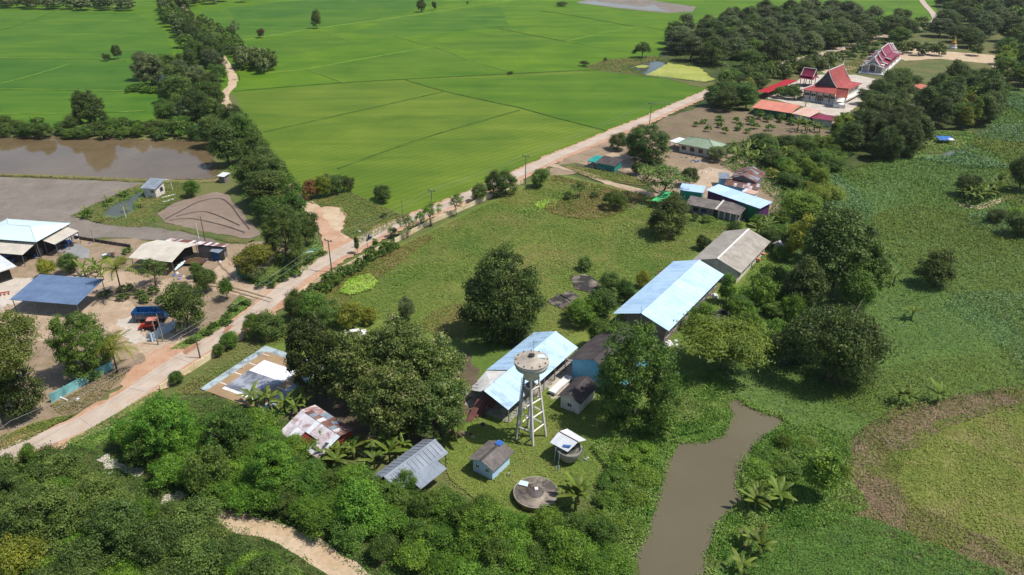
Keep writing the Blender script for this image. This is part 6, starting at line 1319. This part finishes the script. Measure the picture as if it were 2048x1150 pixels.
# roadside hedge of creepers over the school wall
mass([(572, 612), (640, 572), (720, 528), (790, 494), (796, 500), (724, 540), (650, 584), (584, 624)], 2.1, [('mound', 'leaf_vine', 1.6, 2.8, 1.3, 2.1, 3), ('bush', 'leaf_mid', 1.6, 2.8, 1.2, 1.8, 2)], {'mound': 'creeper heap over the school wall at the junction', 'bush': 'bush growing through the creepers on the school wall'}, 'creepers on the school wall', 26)
T('column', 715, 508, 468, 14, 'vine-wrapped post left of the lamp post', 'leaf_vine'); T('column', 751, 496, 474, 14, 'vine-wrapped stump right of the lamp post', 'leaf_vine')
mass([(500, 578), (560, 556), (600, 530), (650, 505), (648, 514), (600, 548), (550, 574), (520, 584)], 2.6, [('bush', 'leaf_mid', 1, 1.9, 1, 1.6, 1)], 'low bush on the verge left of the junction', 'verge bushes left of the junction', 27)
mass([(380, 686), (440, 640), (480, 608), (500, 612), (440, 664), (390, 692)], 2.6, [('bush', 'leaf_mid', 1.0, 1.8, 1, 1.6, 1)], 'low bush on the verge beside the dark yard tree', 'verge bushes by the yard', 28)
mass([(210, 592), (250, 578), (330, 590), (320, 606), (260, 602), (220, 606)], 3, [('bush', 'leaf_olive', 1, 2, 1.2, 2.0, 1)], 'scrubby bush behind the blue trailer', 'scrub behind the trailer', 29)
mass([(150, 436), (180, 424), (250, 390), (262, 394), (200, 428), (170, 440)], 4, [('bush', 'leaf_bright', 1, 2.2, .8, 1.4, 1)], 'young plant on the bank of the small pond', 'pond bank plants', 30)
mass([(100, 530), (170, 524), (240, 500), (262, 510), (240, 540), (160, 552)], 5, [('bush', 'leaf_bright', 1, 2, 1, 1.8, 1)], 'low bush in the left compound', 'compound bushes', 31)
# the thicket along the bottom
mass([(250, 896), (300, 860), (400, 858), (490, 872), (566, 902), (620, 944), (720, 980), (760, 1010), (850, 1016), (960, 1040), (1080, 1068), (1190, 1082), (1240, 1100), (1210, 1240), (1010, 1240), (880, 1180), (760, 1122), (660, 1076), (570, 1046), (440, 1014), (380, 990), (310, 950)], 2.75,
     [('feather', 'leaf_bright', 3.6, 5.8, 2.3, 3.4, 5), ('feather', 'leaf_mid', 3.8, 6.2, 2.3, 3.2, 3), ('dome', 'leaf_mid', 3.5, 5.5, 2.0, 2.8, 1.2)], 'feathery green shrub tree in the dense thicket right of the sandy path', 'thicket right of the path', 40, limit=230)
mass([(-140, 990), (0, 972), (80, 956), (140, 984), (210, 1010), (300, 1030), (380, 1062), (450, 1100), (520, 1150), (600, 1240), (-140, 1300)], 3.2,
     [('feather', 'leaf_olive', 4, 6.5, 2.6, 3.8, 3), ('dome', 'leaf_olive', 4, 6.5, 2.5, 3.6, 2), ('feather', 'leaf_bright', 3.5, 5.5, 2.4, 3.3, 2)], 'olive shrub tree in the dense thicket left of the sandy path', 'thicket left of the path', 41, limit=170)
mass([(470, 1118), (540, 1140), (620, 1190), (640, 1230), (560, 1230), (500, 1150)], 2.2, [('feather', 'leaf_bright', 1.8, 3, 1.6, 2.2, 1)], 'bright shrub tree along the near side of the sandy path', 'shrubs along the sandy path', 42)
T('dome', 818, 992, 938, 50, 'bright shrub tree growing against the grey zinc shed', 'leaf_bright'); T('feather', 636, 912, 870, 50, 'feathery shrub tree over the rusty shed roof', 'leaf_bright'); T('feather', 590, 906, 866, 60, 'feathery shrub tree left of the rusty shed', 'leaf_bright')
# canal banks
mass([(1212, 960), (1260, 900), (1300, 920), (1290, 1000), (1260, 1060), (1220, 1080), (1180, 1040)], 3.4, [('mound', 'leaf_vine', 1.1, 2.4, 1.8, 2.8, 3), ('bush', 'leaf_bright', 1, 2.2, 1.3, 2, 1)], {'mound': 'low creeper mound on the left canal bank', 'bush': 'low bush on the left canal bank'}, 'left canal bank mounds', 43)
mass([(1540, 900), (1600, 870), (1640, 900), (1620, 980), (1560, 1010), (1510, 980), (1500, 940)], 3.6, [('mound', 'leaf_vine', 1.1, 2.6, 1.6, 2.6, 3), ('bush', 'leaf_mid', 1, 2.4, 1.2, 2, 1)], {'mound': 'low creeper mound on the right canal bank', 'bush': 'low bush on the right canal bank'}, 'right canal bank mounds', 44)

for i, (x, yb, h_, w_) in enumerate(((500, 300, 60, 60), (512, 322, 60, 66), (532, 352, 70, 70), (556, 384, 76, 76), (580, 410, 70, 66), (545, 420, 84, 90), (520, 380, 80, 80), (590, 440, 60, 60), (470, 300, 66, 70), (440, 262, 56, 60))):
    T(('teak', 'dome', 'tall')[i % 3], x, yb, yb-h_, w_, ('olive', 'mid-green', 'dark green')[i % 3]+' tree bending over the lower sandy side track', ('leaf_olive', 'leaf_mid', 'leaf_dark')[i % 3], 'trees over the lower side track')

for x, yb, yt, w_, k, m, lb in ((346, 916, 792, 140, 'great', 'leaf_bright', 'biggest bright tree at the top of the thicket near the road'), (470, 920, 812, 110, 'teak', 'leaf_mid', 'domed tree in the thicket below the sports court'), (560, 986, 880, 110, 'teak', 'leaf_bright', 'full green tree in the thicket below the rusty shed'), (430, 990, 890, 100, 'dome', 'leaf_mid', 'dark-sided tree in the middle of the thicket'), (120, 1078, 948, 180, 'great', 'leaf_olive', 'broad olive tree in the lower left thicket'), (24, 1050, 936, 140, 'great', 'leaf_olive', 'olive tree at the left edge of the lower thicket'), (250, 1110, 1000, 130, 'teak', 'leaf_olive', 'arching olive tree left of the sandy path'), (330, 1130, 1030, 120, 'dome', 'leaf_olive', 'olive tree beside the near end of the sandy path'), (720, 1050, 960, 110, 'dome', 'leaf_bright', 'bright tree in the thicket below the grey shed'), (960, 1100, 1010, 120, 'teak', 'leaf_bright', 'bright tree in the thicket below the round tank'), (1130, 1140, 1060, 110, 'dome', 'leaf_bright', 'bright tree at the canal end of the thicket'), (60, 1160, 1070, 120, 'dome', 'leaf_yellow', 'yellow-flecked tree in the bottom left corner'),
      (306, 172, 100, 60, 'teak', 'leaf_grey', 'grey-green tree over the blue tarpaulin hut'), (340, 150, 96, 66, 'great', 'leaf_mid', 'broad tree behind the blue tarpaulin hut'), (352, 206, 146, 66, 'great', 'leaf_olive', 'olive tree right of the blue tarpaulin hut'), (340, 250, 190, 60, 'dome', 'leaf_mid', 'round tree left of the lower sandy track'), (400, 250, 176, 80, 'great', 'leaf_dark', 'dark broad tree left of the sandy track')):
    T(k, x, yb, yt, w_, lb, m)

mass([(1470, 612), (1540, 566), (1604, 600), (1600, 684), (1550, 706), (1500, 690)], 4.0, [('mound', 'leaf_vine', 2.4, 4.6, 2.4, 3.6, 2), ('dome', 'leaf_mid', 3, 5.5, 2.2, 3.2, 1)], 'vine-covered bush right of the blue-roofed block', 'vine bushes right of the blue-roofed block', 46)
# ---------------- banana plants and coconut palms: every leaf a part of its own
def blade(ln, wd, droop, n=6, split=False):
    b = MB()
    for k in range(n+1):
        t = k/n; x = ln*math.sin(t*droop)/droop*.95; z = ln*(t*.75-.62*t*t*droop)
        wv = wd*math.sin(math.pi*min(1, .08+t*.92))**.6*.5
        b.v += [(x, -wv, z-.12*wv), (x, 0, z+.04), (x, wv, z-.12*wv)]
    for k in range(n):
        o = 3*k; b.f += [(o, o+3, o+4, o+1), (o+1, o+4, o+5, o+2)]
    return b
def tinted(me, lo, hi, seed):
    rng = np.random.default_rng(seed); at = me.attributes.new('tint', 'FLOAT', 'POINT'); at.data.foreach_set('value', rng.uniform(lo, hi, len(me.vertices)).astype(np.float32)); return me
BAN = [tinted(blade(2.5, .55, d).mesh('leaf', 'leaf_banana'), a, a+.35, i) for i, (d, a) in enumerate(((.9, .35), (1.3, .2), (.5, .55)))]
BST = MB().tube([(0, 0, -.1), (.03, 0, 1.0), (0, .04, 2.0)], [.18, .14, .09], 8).mesh('stem', 'stem_green', True)
RB = random.Random(9)
def banana(P, sc, label, group=None, n=8, stems=1):
    r = thing('banana_plant', label, 'banana plant', P, RB.uniform(0, 6), group); r.scale = (sc, sc, sc)
    for s_ in range(stems):
        off = (RB.uniform(-.9, .9)*(stems > 1), RB.uniform(-.9, .9)*(stems > 1)); put('stem', BST, r, (off[0], off[1], 0))
        for k in range(n):
            o = put('leaf', RB.choice(BAN), r, (off[0], off[1], 1.75+RB.uniform(0, .3)), k*2.4+RB.uniform(-.3, .3)); o.rotation_euler = (RB.uniform(-.15, .15), RB.uniform(-.5, .25), k*2.4+RB.uniform(-.3, .3)); q_ = RB.uniform(.75, 1.15); o.scale = (q_, q_, q_)
def bananas(px, gap, sc, label, group, seed, limit=20, n=7):
    P = [G(a, b) for a, b in px]; rng = np.random.default_rng(seed)
    x0, x1 = min(p.x for p in P), max(p.x for p in P); y0, y1 = min(p.y for p in P), max(p.y for p in P); pts = []
    xs, ys = rng.uniform(x0, x1, 3000), rng.uniform(y0, y1, 3000); ok = inpoly(xs, ys, P)
    for x, y in zip(xs[ok], ys[ok]):
        if all((x-a)**2+(y-c)**2 > gap*gap for a, c in pts): pts.append((x, y))
        if len(pts) >= limit: break
    for x, y in pts: banana(Vector((x, y, 0)), rng.uniform(*sc), label, group, n)
banana(G(1148, 1016), 1.5, 'big banana plant right of the round ground tank', None, 11, 2)
banana(G(1318, 878), 1.35, 'banana plant on the left canal bank near its bend', None, 11)
banana(G(912, 884), 1.5, 'tall banana plant between the grey shed and the pump house', None, 9)
banana(G(1520, 1022), 1.15, 'banana plant leaning over the canal below the vine trunk', None, 11, 2); banana(G(1552, 1010), 1.15, 'banana plant next to the vine-draped trunk', None, 10, 2)
banana(G(1510, 1112), 1.1, 'banana plant on the lower right canal bank', None, 10, 2); banana(G(1480, 1150), 1.0, 'yellowing banana plant at the bottom of the right canal bank', None, 9)
banana(G(1872, 808), 1.15, 'banana plant at the edge of the dry grass', None, 10); banana(G(1800, 810), 1.0, 'low banana shoots left of the dry grass edge', None, 8, 2)
banana(G(1822, 640), 1.0, 'lone banana plant in the marsh below the dark tree', None, 9); banana(G(1778, 572), 1.2, 'banana plant at the marsh edge beside the leafy trees', None, 10, 2)
bananas([(560, 826), (600, 800), (640, 800), (600, 836)], 2.2, (.9, 1.2), 'banana plant between the court and the rusty shed', 'bananas behind the rusty shed', 1, 9)
bananas([(480, 818), (520, 800), (560, 810), (540, 830)], 2.2, (1.0, 1.3), 'banana plant at the near edge of the sports court', 'bananas by the court', 2, 5)
bananas([(646, 920), (690, 906), (710, 920), (680, 945), (650, 940)], 1.9, (.95, 1.25), 'banana plant in front of the red wall of the rusty shed', 'bananas at the rusty shed front', 3, 6)
bananas([(738, 930), (790, 890), (830, 880), (800, 920), (760, 950)], 1.9, (.95, 1.3), 'banana plant along the back of the grey zinc shed', 'bananas behind the grey shed', 4, 9)
bananas([(1916, 404), (1930, 388), (1990, 376), (2006, 390), (1980, 406), (1940, 412)], 2.2, (1.2, 1.6), 'banana plant on the marsh islet', 'islet bananas', 5, 18)
bananas([(1440, 310), (1500, 290), (1560, 300), (1600, 320), (1560, 340), (1490, 335)], 3.0, (1.1, 1.4), 'banana plant in the garden behind the rusty houses', 'garden bananas', 6, 30, 6)
bananas([(1500, 470), (1530, 458), (1550, 466), (1525, 480)], 2.4, (1.2, 1.5), 'banana plant between the purple house and the grey block', 'bananas by the grey block', 7, 6)
bananas([(1580, 256), (1640, 262), (1640, 270), (1590, 266)], 3.0, (1.2, 1.5), 'banana plant on the edge of the ploughed plot', 'ploughed plot bananas', 8, 6, 6)
bananas([(160, 552), (200, 545), (215, 552), (180, 560)], 2.4, (1.0, 1.3), 'banana plant behind the blue open shed', 'bananas behind the blue shed', 10, 5, 6)
FR = []
for i, d in enumerate((1.0, 1.4, .7)):
    b = MB(); n = 12; ln = 3.4
    for k in range(n):
        t = (k+.7)/n; x = ln*math.sin(t*d)/d; z = ln*(t*.6-.62*t*t*d); w_ = .9*math.sin(math.pi*(.12+.8*t))
        for sg in (-1, 1): b.add([(x-.06, 0, z), (x+.1, 0, z), (x+.35, sg*w_, z-.25*w_)], [(0, 1, 2) if sg > 0 else (1, 0, 2)])
    for k in range(8):
        t0, t1 = k/8, (k+1)/8; b.add([(ln*math.sin(t*d)/d, y, ln*(t*.6-.62*t*t*d)+.01) for t in (t0, t1) for y in (-.06, .06)], [(0, 2, 3, 1)])
    FR.append(tinted(b.mesh('frond', 'leaf_palm'), .25+.15*i, .7+.1*i, i))
def palm(x, yb, yt, label, n=14, sc=1.0, lean=.1):
    P = G(x, yb); H = max(1.2, tall(x, yb, yt)-1.2); r = thing('coconut_palm', label, 'palm', P, RB.uniform(0, 6))
    put('trunk', MB().tube([(0, 0, -.2), (H*lean*.4, 0, H*.5), (H*lean, 0, H)], [.2, .16, .13], 8).mesh('trunk', 'bark', True), r)
    for k in range(n):
        o = put('frond', RB.choice(FR), r, (H*lean, 0, H-.05)); o.rotation_euler = (RB.uniform(-.2, .2), RB.uniform(-.75, .35), k*2.4); o.scale = (sc,)*3
palm(246, 596, 530, 'coconut palm between the blue shed and the off-white shed', 18, 1.6); palm(236, 748, 690, 'coconut palm over the turquoise wall', 16, 1.5)
palm(480, 160, 138, 'small palm beside the sandy side track', 9, .7)
for i, (x, y) in enumerate(((172, 424), (214, 402), (240, 388), (252, 420), (204, 440), (282, 412))): palm(x, y+4, y-12, ('young palm at the far left of the pond bank', 'young palm on the upper pond bank', 'young palm near the small white house', 'young palm beside the white pole in the pond', 'young palm at the near left pond bank', 'young palm on the grass right of the pond')[i], 8, .55, .02)
palm(1610, 214, 200, 'small ornamental palm before the pink roofed row', 8, .6); palm(1660, 134, 118, 'small yellowish palm beside the temple road', 8, .8)

# ---------------- ground cover
holes = [canal]
LAWN = [(345, 792), (450, 708), (540, 650), (600, 604), (700, 552), (800, 496), (940, 426), (1060, 372), (1110, 352), (1190, 370), (1330, 402), (1480, 446), (1400, 500), (1225, 620), (1110, 690), (940, 690), (760, 640), (640, 640), (560, 690), (440, 790)]
court = PX([(396, 784), (531, 690), (600, 705), (520, 800)])
cover('lawn_grass', LAWN, 80000, 'cover_lawn', (.08, .34), .36, seed=1, s=.12, holes=[court]+SLABS, up=.8)
cover('lawn_grass', [(1480, 575), (1540, 474), (1590, 520), (1570, 640), (1440, 750), (1340, 770), (1350, 690), (1440, 590)], 14000, 'cover_bank', (.08, .5), .34, seed=41, up=.7)
cover('tall_grass', LAWN, 26000, 'cover_straw', (.2, .6), .34, seed=44, thresh=.16, s=.07, holes=[court]+SLABS, up=.65)
cover('tall_grass', LAWN, 9000, 'cover_bank', (.2, .7), .32, seed=45, thresh=.3, s=.11, holes=[court]+SLABS, up=.6)
cover('tall_grass', [(676, 588), (700, 562), (740, 552), (756, 566), (744, 582), (700, 594)], 5000, 'cover_bright', (.4, .9), .34, seed=2, up=.7)
cover('tall_grass', [(1068, 412), (1090, 400), (1116, 402), (1110, 416), (1080, 420)], 1600, 'cover_bright', (.15, .5), .34, seed=3, up=.7)
cover('yard_grass', [(870, 900), (980, 800), (1120, 790), (1240, 840), (1250, 900), (1180, 1030), (1000, 1040), (900, 980)], 12000, 'cover_lawn', (.05, .3), .3, seed=4, up=.75)
cover('bank_weeds', [(1180, 900), (1240, 850), (1340, 770), (1400, 740), (1470, 770), (1440, 800), (1450, 840), (1400, 870), (1340, 880), (1310, 960), (1290, 1040), (1240, 1130), (1180, 1130), (1200, 1040), (1230, 960)], 48000, 'cover_bank', (.2, 1.3), .36, seed=5, holes=holes, s=.2, up=.45)
MAR = [(1420, 760), (1540, 660), (1580, 600), (1700, 600), (1760, 480), (1570, 455), (1660, 345), (1800, 318), (1900, 316), (1985, 250), (2000, 196), (2090, 172), (2240, 180), (2240, 760), (2060, 782), (1900, 802), (1760, 850), (1700, 940), (1660, 1010), (1500, 1060), (1500, 960), (1560, 870), (1500, 810)]
cover('marsh_plants', MAR, 135000, 'cover_marsh', (.1, .8), .4, seed=6, holes=holes, s=.09, up=.5)
cover('marsh_reeds', MAR, 65000, 'cover_reed', (.5, 1.4), .4, seed=7, thresh=.1, s=.05, holes=holes, up=.5)
cover('water_hyacinth', MAR, 65000, 'cover_mat', (.6, .9), .4, seed=17, thresh=.1, s=.035, holes=holes, up=.75)
cover('water_hyacinth', [(1345, 886), (1370, 850), (1420, 832), (1450, 836), (1450, 862), (1420, 880), (1380, 890)], 6500, 'cover_bank', (.05, .5), .3, seed=8, up=.6)
cover('bank_weeds', [(1500, 905), (1560, 865), (1640, 850), (1700, 880), (1700, 960), (1740, 1020), (1640, 1060), (1520, 1060), (1460, 1120), (1430, 1140), (1450, 1050), (1490, 1000), (1480, 960)], 44000, 'cover_bank', (.2, 1.2), .34, seed=9, s=.2, holes=holes, up=.45)
cover('creeper_carpet', [(1440, 1150), (1520, 1070), (1640, 1030), (1740, 1040), (1860, 1090), (2010, 1150), (2040, 1230), (1400, 1230)], 46000, 'cover_creeper', (.25, .8), .3, seed=10, s=.35, up=.7)
cover('dry_stalks', [(1660, 960), (1698, 880), (1786, 816), (2060, 768), (2200, 758), (2200, 800), (2060, 806), (1890, 858), (1815, 908), (1796, 960), (1830, 1004), (1910, 1048), (2090, 1140), (2000, 1190), (1830, 1110), (1710, 1050), (1670, 980)], 36000, 'cover_dry', (.05, .5), .34, seed=11, s=.16, up=.6)
cover('field_grass', [(1670, 980), (1705, 880), (1790, 820), (2060, 774), (2200, 766), (2200, 800), (2060, 806), (1890, 858), (1815, 908), (1796, 960), (1830, 1004), (1910, 1048), (2090, 1140), (2000, 1190), (1830, 1110), (1710, 1050)], 11000, 'cover_field', (.1, .5), .34, seed=61, s=.2, up=.65, thresh=.12)
cover('field_grass', [(1772, 960), (1792, 896), (1880, 842), (2060, 802), (2200, 790), (2200, 1230), (2100, 1180), (1900, 1060), (1820, 1010)], 46000, 'cover_field', (.05, .4), .36, seed=12, s=.2, up=.75)
path = PX([(370, 1000), (440, 1024), (570, 1062), (660, 1110), (760, 1180), (680, 1180), (600, 1110), (500, 1066), (420, 1040)])
cover('thicket_undergrowth', [(-120, 965), (0, 935), (130, 895), (200, 900), (290, 820), (420, 800), (560, 830), (640, 900), (740, 960), (900, 1010), (1060, 1044), (1200, 1060), (1250, 1130), (1220, 1220), (-120, 1250)], 40000, 'cover_thicket', (.2, 1.5), .38, seed=13, s=.25, holes=[path], up=.45)
VERGES = [[(600, 405), (700, 385), (790, 425), (826, 434), (790, 452), (722, 488), (686, 470), (694, 440), (676, 416)], [(480, 562), (580, 512), (632, 474), (652, 508), (610, 545), (555, 572), (520, 574)], [(340, 700), (440, 640), (480, 594), (500, 604), (498, 615), (440, 660), (370, 700)], [(-60, 900), (60, 852), (110, 838), (148, 832), (60, 882), (0, 905), (-60, 930)], [(140, 434), (170, 420), (270, 374), (300, 364), (400, 368), (400, 384), (352, 404), (312, 428), (316, 446), (280, 456), (210, 450)], [(100, 812), (150, 786), (230, 745), (262, 742), (200, 800), (130, 838)], [(130, 888), (200, 850), (250, 820), (300, 790), (330, 780), (290, 830), (240, 870), (180, 905)], [(1118, 332), (1200, 342), (1262, 354), (1306, 372), (1190, 360)]]
pond = PX([(200, 430), (215, 415), (255, 398), (284, 380), (288, 392), (270, 408), (272, 422), (240, 438), (215, 438)])
for i, v in enumerate(VERGES): cover('verge_weeds', v, (9000, 5000, 4500, 3500, 6000, 3000, 5000, 3500)[i], ('cover_lawn', 'cover_bank', 'cover_bank', 'cover_lawn', 'cover_lawn', 'cover_dry', 'cover_bank', 'cover_lawn')[i], (.08, .5), .32, seed=20+i, up=.7, s=.3, holes=[pond])
cover('bank_weeds', [(1170, 134), (1215, 120), (1300, 113), (1335, 118), (1310, 122), (1258, 134), (1285, 150), (1240, 146)], 5000, 'cover_lawn', (.1, .7), .35, seed=30, s=.2)
cover('temple_weeds', [(1650, 140), (1720, 118), (1736, 130), (1720, 146)], 3500, 'cover_lawn', (.05, .25), .3, seed=31)
cover('garden_weeds', [(1440, 330), (1500, 296), (1600, 286), (1690, 300), (1690, 340), (1600, 390), (1560, 430), (1600, 470), (1560, 500), (1520, 470), (1550, 400)], 16000, 'cover_thicket', (.2, 1.2), .4, seed=32, s=.2)
cover('grove_undergrowth', [(1330, 124), (1400, 132), (1450, 150), (1500, 148), (1600, 120), (1740, 84), (1800, 70), (1740, 40), (1560, 24), (1380, 66)], 12000, 'cover_thicket', (.2, 1.0), .5, seed=33)
cover('track_undergrowth', [(330, 150), (400, 140), (440, 215), (480, 268), (560, 370), (592, 470), (560, 490), (500, 430), (440, 300), (350, 250)], 14000, 'cover_thicket', (.2, 1.2), .45, seed=34)

cover('creek_weeds', [(1790, 292), (1850, 264), (1940, 264), (1960, 272), (1930, 300), (1830, 312)], 5000, 'cover_bank', (.1, .8), .4, seed=63)
fringe('bank_weeds', canal, 20000, 'cover_bank', .8, (.05, .9), .32, 50)
fringe('bank_weeds', pond, 2500, 'cover_bank', .9, (.05, .7), .3, 51)
fringe('bank_weeds', PX([(-300, 349), (0, 352), (290, 362), (430, 360), (436, 344), (424, 316), (446, 300), (440, 284), (0, 275), (-300, 272)]), 14000, 'cover_dry', 1.0, (.05, .5), .35, 52)
fringe('bank_weeds', PX([(1258, 134), (1310, 121), (1400, 131), (1446, 140), (1444, 158), (1412, 166), (1350, 158), (1290, 152)]), 4000, 'cover_lawn', 1.2, (.05, .8), .4, 53)

# ---------------- the air: a faint even haze round the whole place
b = MB(); b.box(-5200, -2200, -1.2, 5200, 8200, 92)
hz = b.build('haze', None); hz['kind'] = 'stuff'
hm = bpy.data.materials.new('haze'); hm.use_nodes = True; hm.node_tree.nodes.clear()
ho = hm.node_tree.nodes.new('ShaderNodeOutputMaterial'); hv = hm.node_tree.nodes.new('ShaderNodeVolumePrincipled')
hv.inputs['Color'].default_value = (.86, .92, 1, 1); hv.inputs['Density'].default_value = .00005; hv.inputs['Anisotropy'].default_value = .2
hm.node_tree.links.new(hv.outputs[0], ho.inputs['Volume']); hz.data.materials.append(hm)

# ---------------- leave out what the picture cannot show; past 300 of a kind the smallest become one mass
def seen(P, H, R):
    ok = False
    for dx, dz in ((0, 0), (0, H), (-R, H*.6), (R, H*.6)):
        v = P+Vector((dx, 0, dz))-Vector((0, 0, HC)); d = v.dot(FW)
        if d > 1 and -10 < 1024+FPX*v.x/d < 2058 and -10 < 575-FPX*v.dot(UP)/d < 1160: ok = True
    return ok
def drop(r):
    for c in list(r.children): bpy.data.objects.remove(c)
    bpy.data.objects.remove(r)
live = []
for rec in RECS:
    if seen(rec[3], rec[4], rec[5]): live.append(rec)
    else: drop(rec[0])
rng = np.random.default_rng(3)
for cat, nm in (('tree', 'distant_trees'), ('shrub', 'small_shrubs')):
    L_ = sorted((q for q in live if q[6] == cat), key=lambda q: -q[4]*q[5]/depth(q[3])**2)
    # things with a label of their own stay
    own = [q for q in L_ if 'group' not in q[0]]; rest = [q for q in L_ if 'group' in q[0]]
    rest = rest[max(0, 300-len(own)):]
    V_ = []; T_ = []; MI = []; mats = []
    for r, cm, mt, P, H, R, _ in rest:
        n = len(cm.polygons); co = np.empty(n*12, np.float32); cm.vertices.foreach_get('co', co); co = co.reshape(n, 4, 3)
        ti = np.empty(n*4, np.float32); cm.attributes['tint'].data.foreach_get('value', ti); ti = ti[::4]
        k = 13; sel = rng.permutation(n)[:n//k]; q = co[sel]; c = q.mean(1, keepdims=True); q = c+(q-c)*3.0
        a = r.rotation_euler.z; s_ = np.array(r.scale); q = q*s_; x = q[..., 0]*math.cos(a)-q[..., 1]*math.sin(a); y = q[..., 0]*math.sin(a)+q[..., 1]*math.cos(a)
        V_.append(np.stack([x+P.x, y+P.y, q[..., 2]+P.z], -1)); T_.append(ti[sel])
        if mt not in mats: mats.append(mt)
        MI.append(np.full(len(sel), mats.index(mt), np.int32)); drop(r)
    if V_:
        me = quads(nm, np.concatenate(V_), np.concatenate(T_), mats[0])
        for m_ in mats[1:]: me.materials.append(MATS[m_])
        me.polygons.foreach_set('material_index', np.concatenate(MI)); put(nm, me)['kind'] = 'stuff'
# ---------------- alike plants of one group: say which one by its row and place
SHORT = {'vine bushes right of the blue-roofed block': 'vine bush right of the blue-roofed block', 'bushes along the temple road': 'bush along the temple road', 'trees along the side track': 'tree along the sandy track', 'homestead clump': 'tree in the homestead clump', 'hedge above the flooded paddy': 'tree above the flooded paddy', 'bushes by the tarpaulin hut': 'bush before the tarpaulin hut', 'top left tree row': 'far tree at top left', 'far top trees': 'far tree at the top', 'dark grove by the temple': 'tree of the dark grove', 'trees beyond the temple yard': 'tree beyond the temple yard', 'trees between road and temple': 'tree left of the temple', 'trees behind the pavilion': 'tree behind the red pavilion', 'trees at the orange row': 'tree beside the orange roof', 'trees in the temple court': 'tree in the temple court', 'trees right of the temple hall': 'tree right of the temple', 'clump at the marsh corner': 'tree at the marsh corner', 'big dark trees below the temple': 'big tree below the temple', 'upright trees by the maroon row': 'tree by the maroon roof', 'greenery behind the rusty houses': 'plant behind the rusty houses', 'greenery beside the grey block': 'plant beside the grey block', 'trees by the dark car': 'tree by the dark car', 'row along the temple yard': 'clipped tree along the sandy temple yard', 'bushes on the ploughed plot': 'bush on the ploughed plot', 'bushes below the orange row': 'bush below the orange roof', 'creepers on the school wall': 'creeper heap over the school wall', 'verge bushes left of the junction': 'verge bush left of the junction', 'verge bushes by the yard': 'verge bush beside the yard', 'scrub behind the trailer': 'scrubby bush behind the trailer', 'pond bank plants': 'young plant on the pond bank', 'compound bushes': 'low bush in the compound', 'thicket right of the path': 'shrub in the right-hand thicket', 'thicket left of the path': 'shrub in the left-hand thicket', 'shrubs along the sandy path': 'shrub beside the sandy path', 'left canal bank mounds': 'creeper on the left canal bank', 'right canal bank mounds': 'creeper on the right canal bank', 'trees over the lower side track': 'tree over the lower sandy track'}
ORD = 'first second third fourth fifth sixth seventh eighth ninth tenth eleventh twelfth thirteenth fourteenth fifteenth sixteenth seventeenth eighteenth nineteenth twentieth'.split()
def pixel(P):
    v = Vector(P)-Vector((0, 0, HC)); d = v.dot(FW); return 1024+FPX*v.x/d, 575-FPX*v.dot(UP)/d
bygroup = {}
for o in bpy.data.objects:
    if o.parent is None and 'group' in o and o.get('category') in ('tree', 'shrub', 'banana plant'): bygroup.setdefault(o['group'], []).append(o)
for g_, L_ in bygroup.items():
    if len(L_) < 2 or len({o['label'] for o in L_}) == len(L_): continue
    base = SHORT.get(g_) or L_[0]['label']; per = len(L_) if len(L_) <= 7 else max(4, min(18, math.ceil(math.sqrt(len(L_)*2)))); L_.sort(key=lambda o: -pixel(o.location)[1])
    rows = [L_[i:i+per] for i in range(0, len(L_), per)]
    for i, row in enumerate(rows):
        row.sort(key=lambda o: pixel(o.location)[0])
        for j, o in enumerate(row):
            w_ = o['label'].split(); tone = next((t for t in TONE.values() if t in o['label']), '') if g_ in SHORT else ''
            o['label'] = (tone+' '+base+(', '+ORD[i]+' row from front' if len(rows) > 1 else '')+', '+ORD[j]+' from left').strip()
            if len(o['label'].split()) > 16: o['label'] = (base+(', '+ORD[i]+' row' if len(rows) > 1 else '')+', '+ORD[j]+' from left')
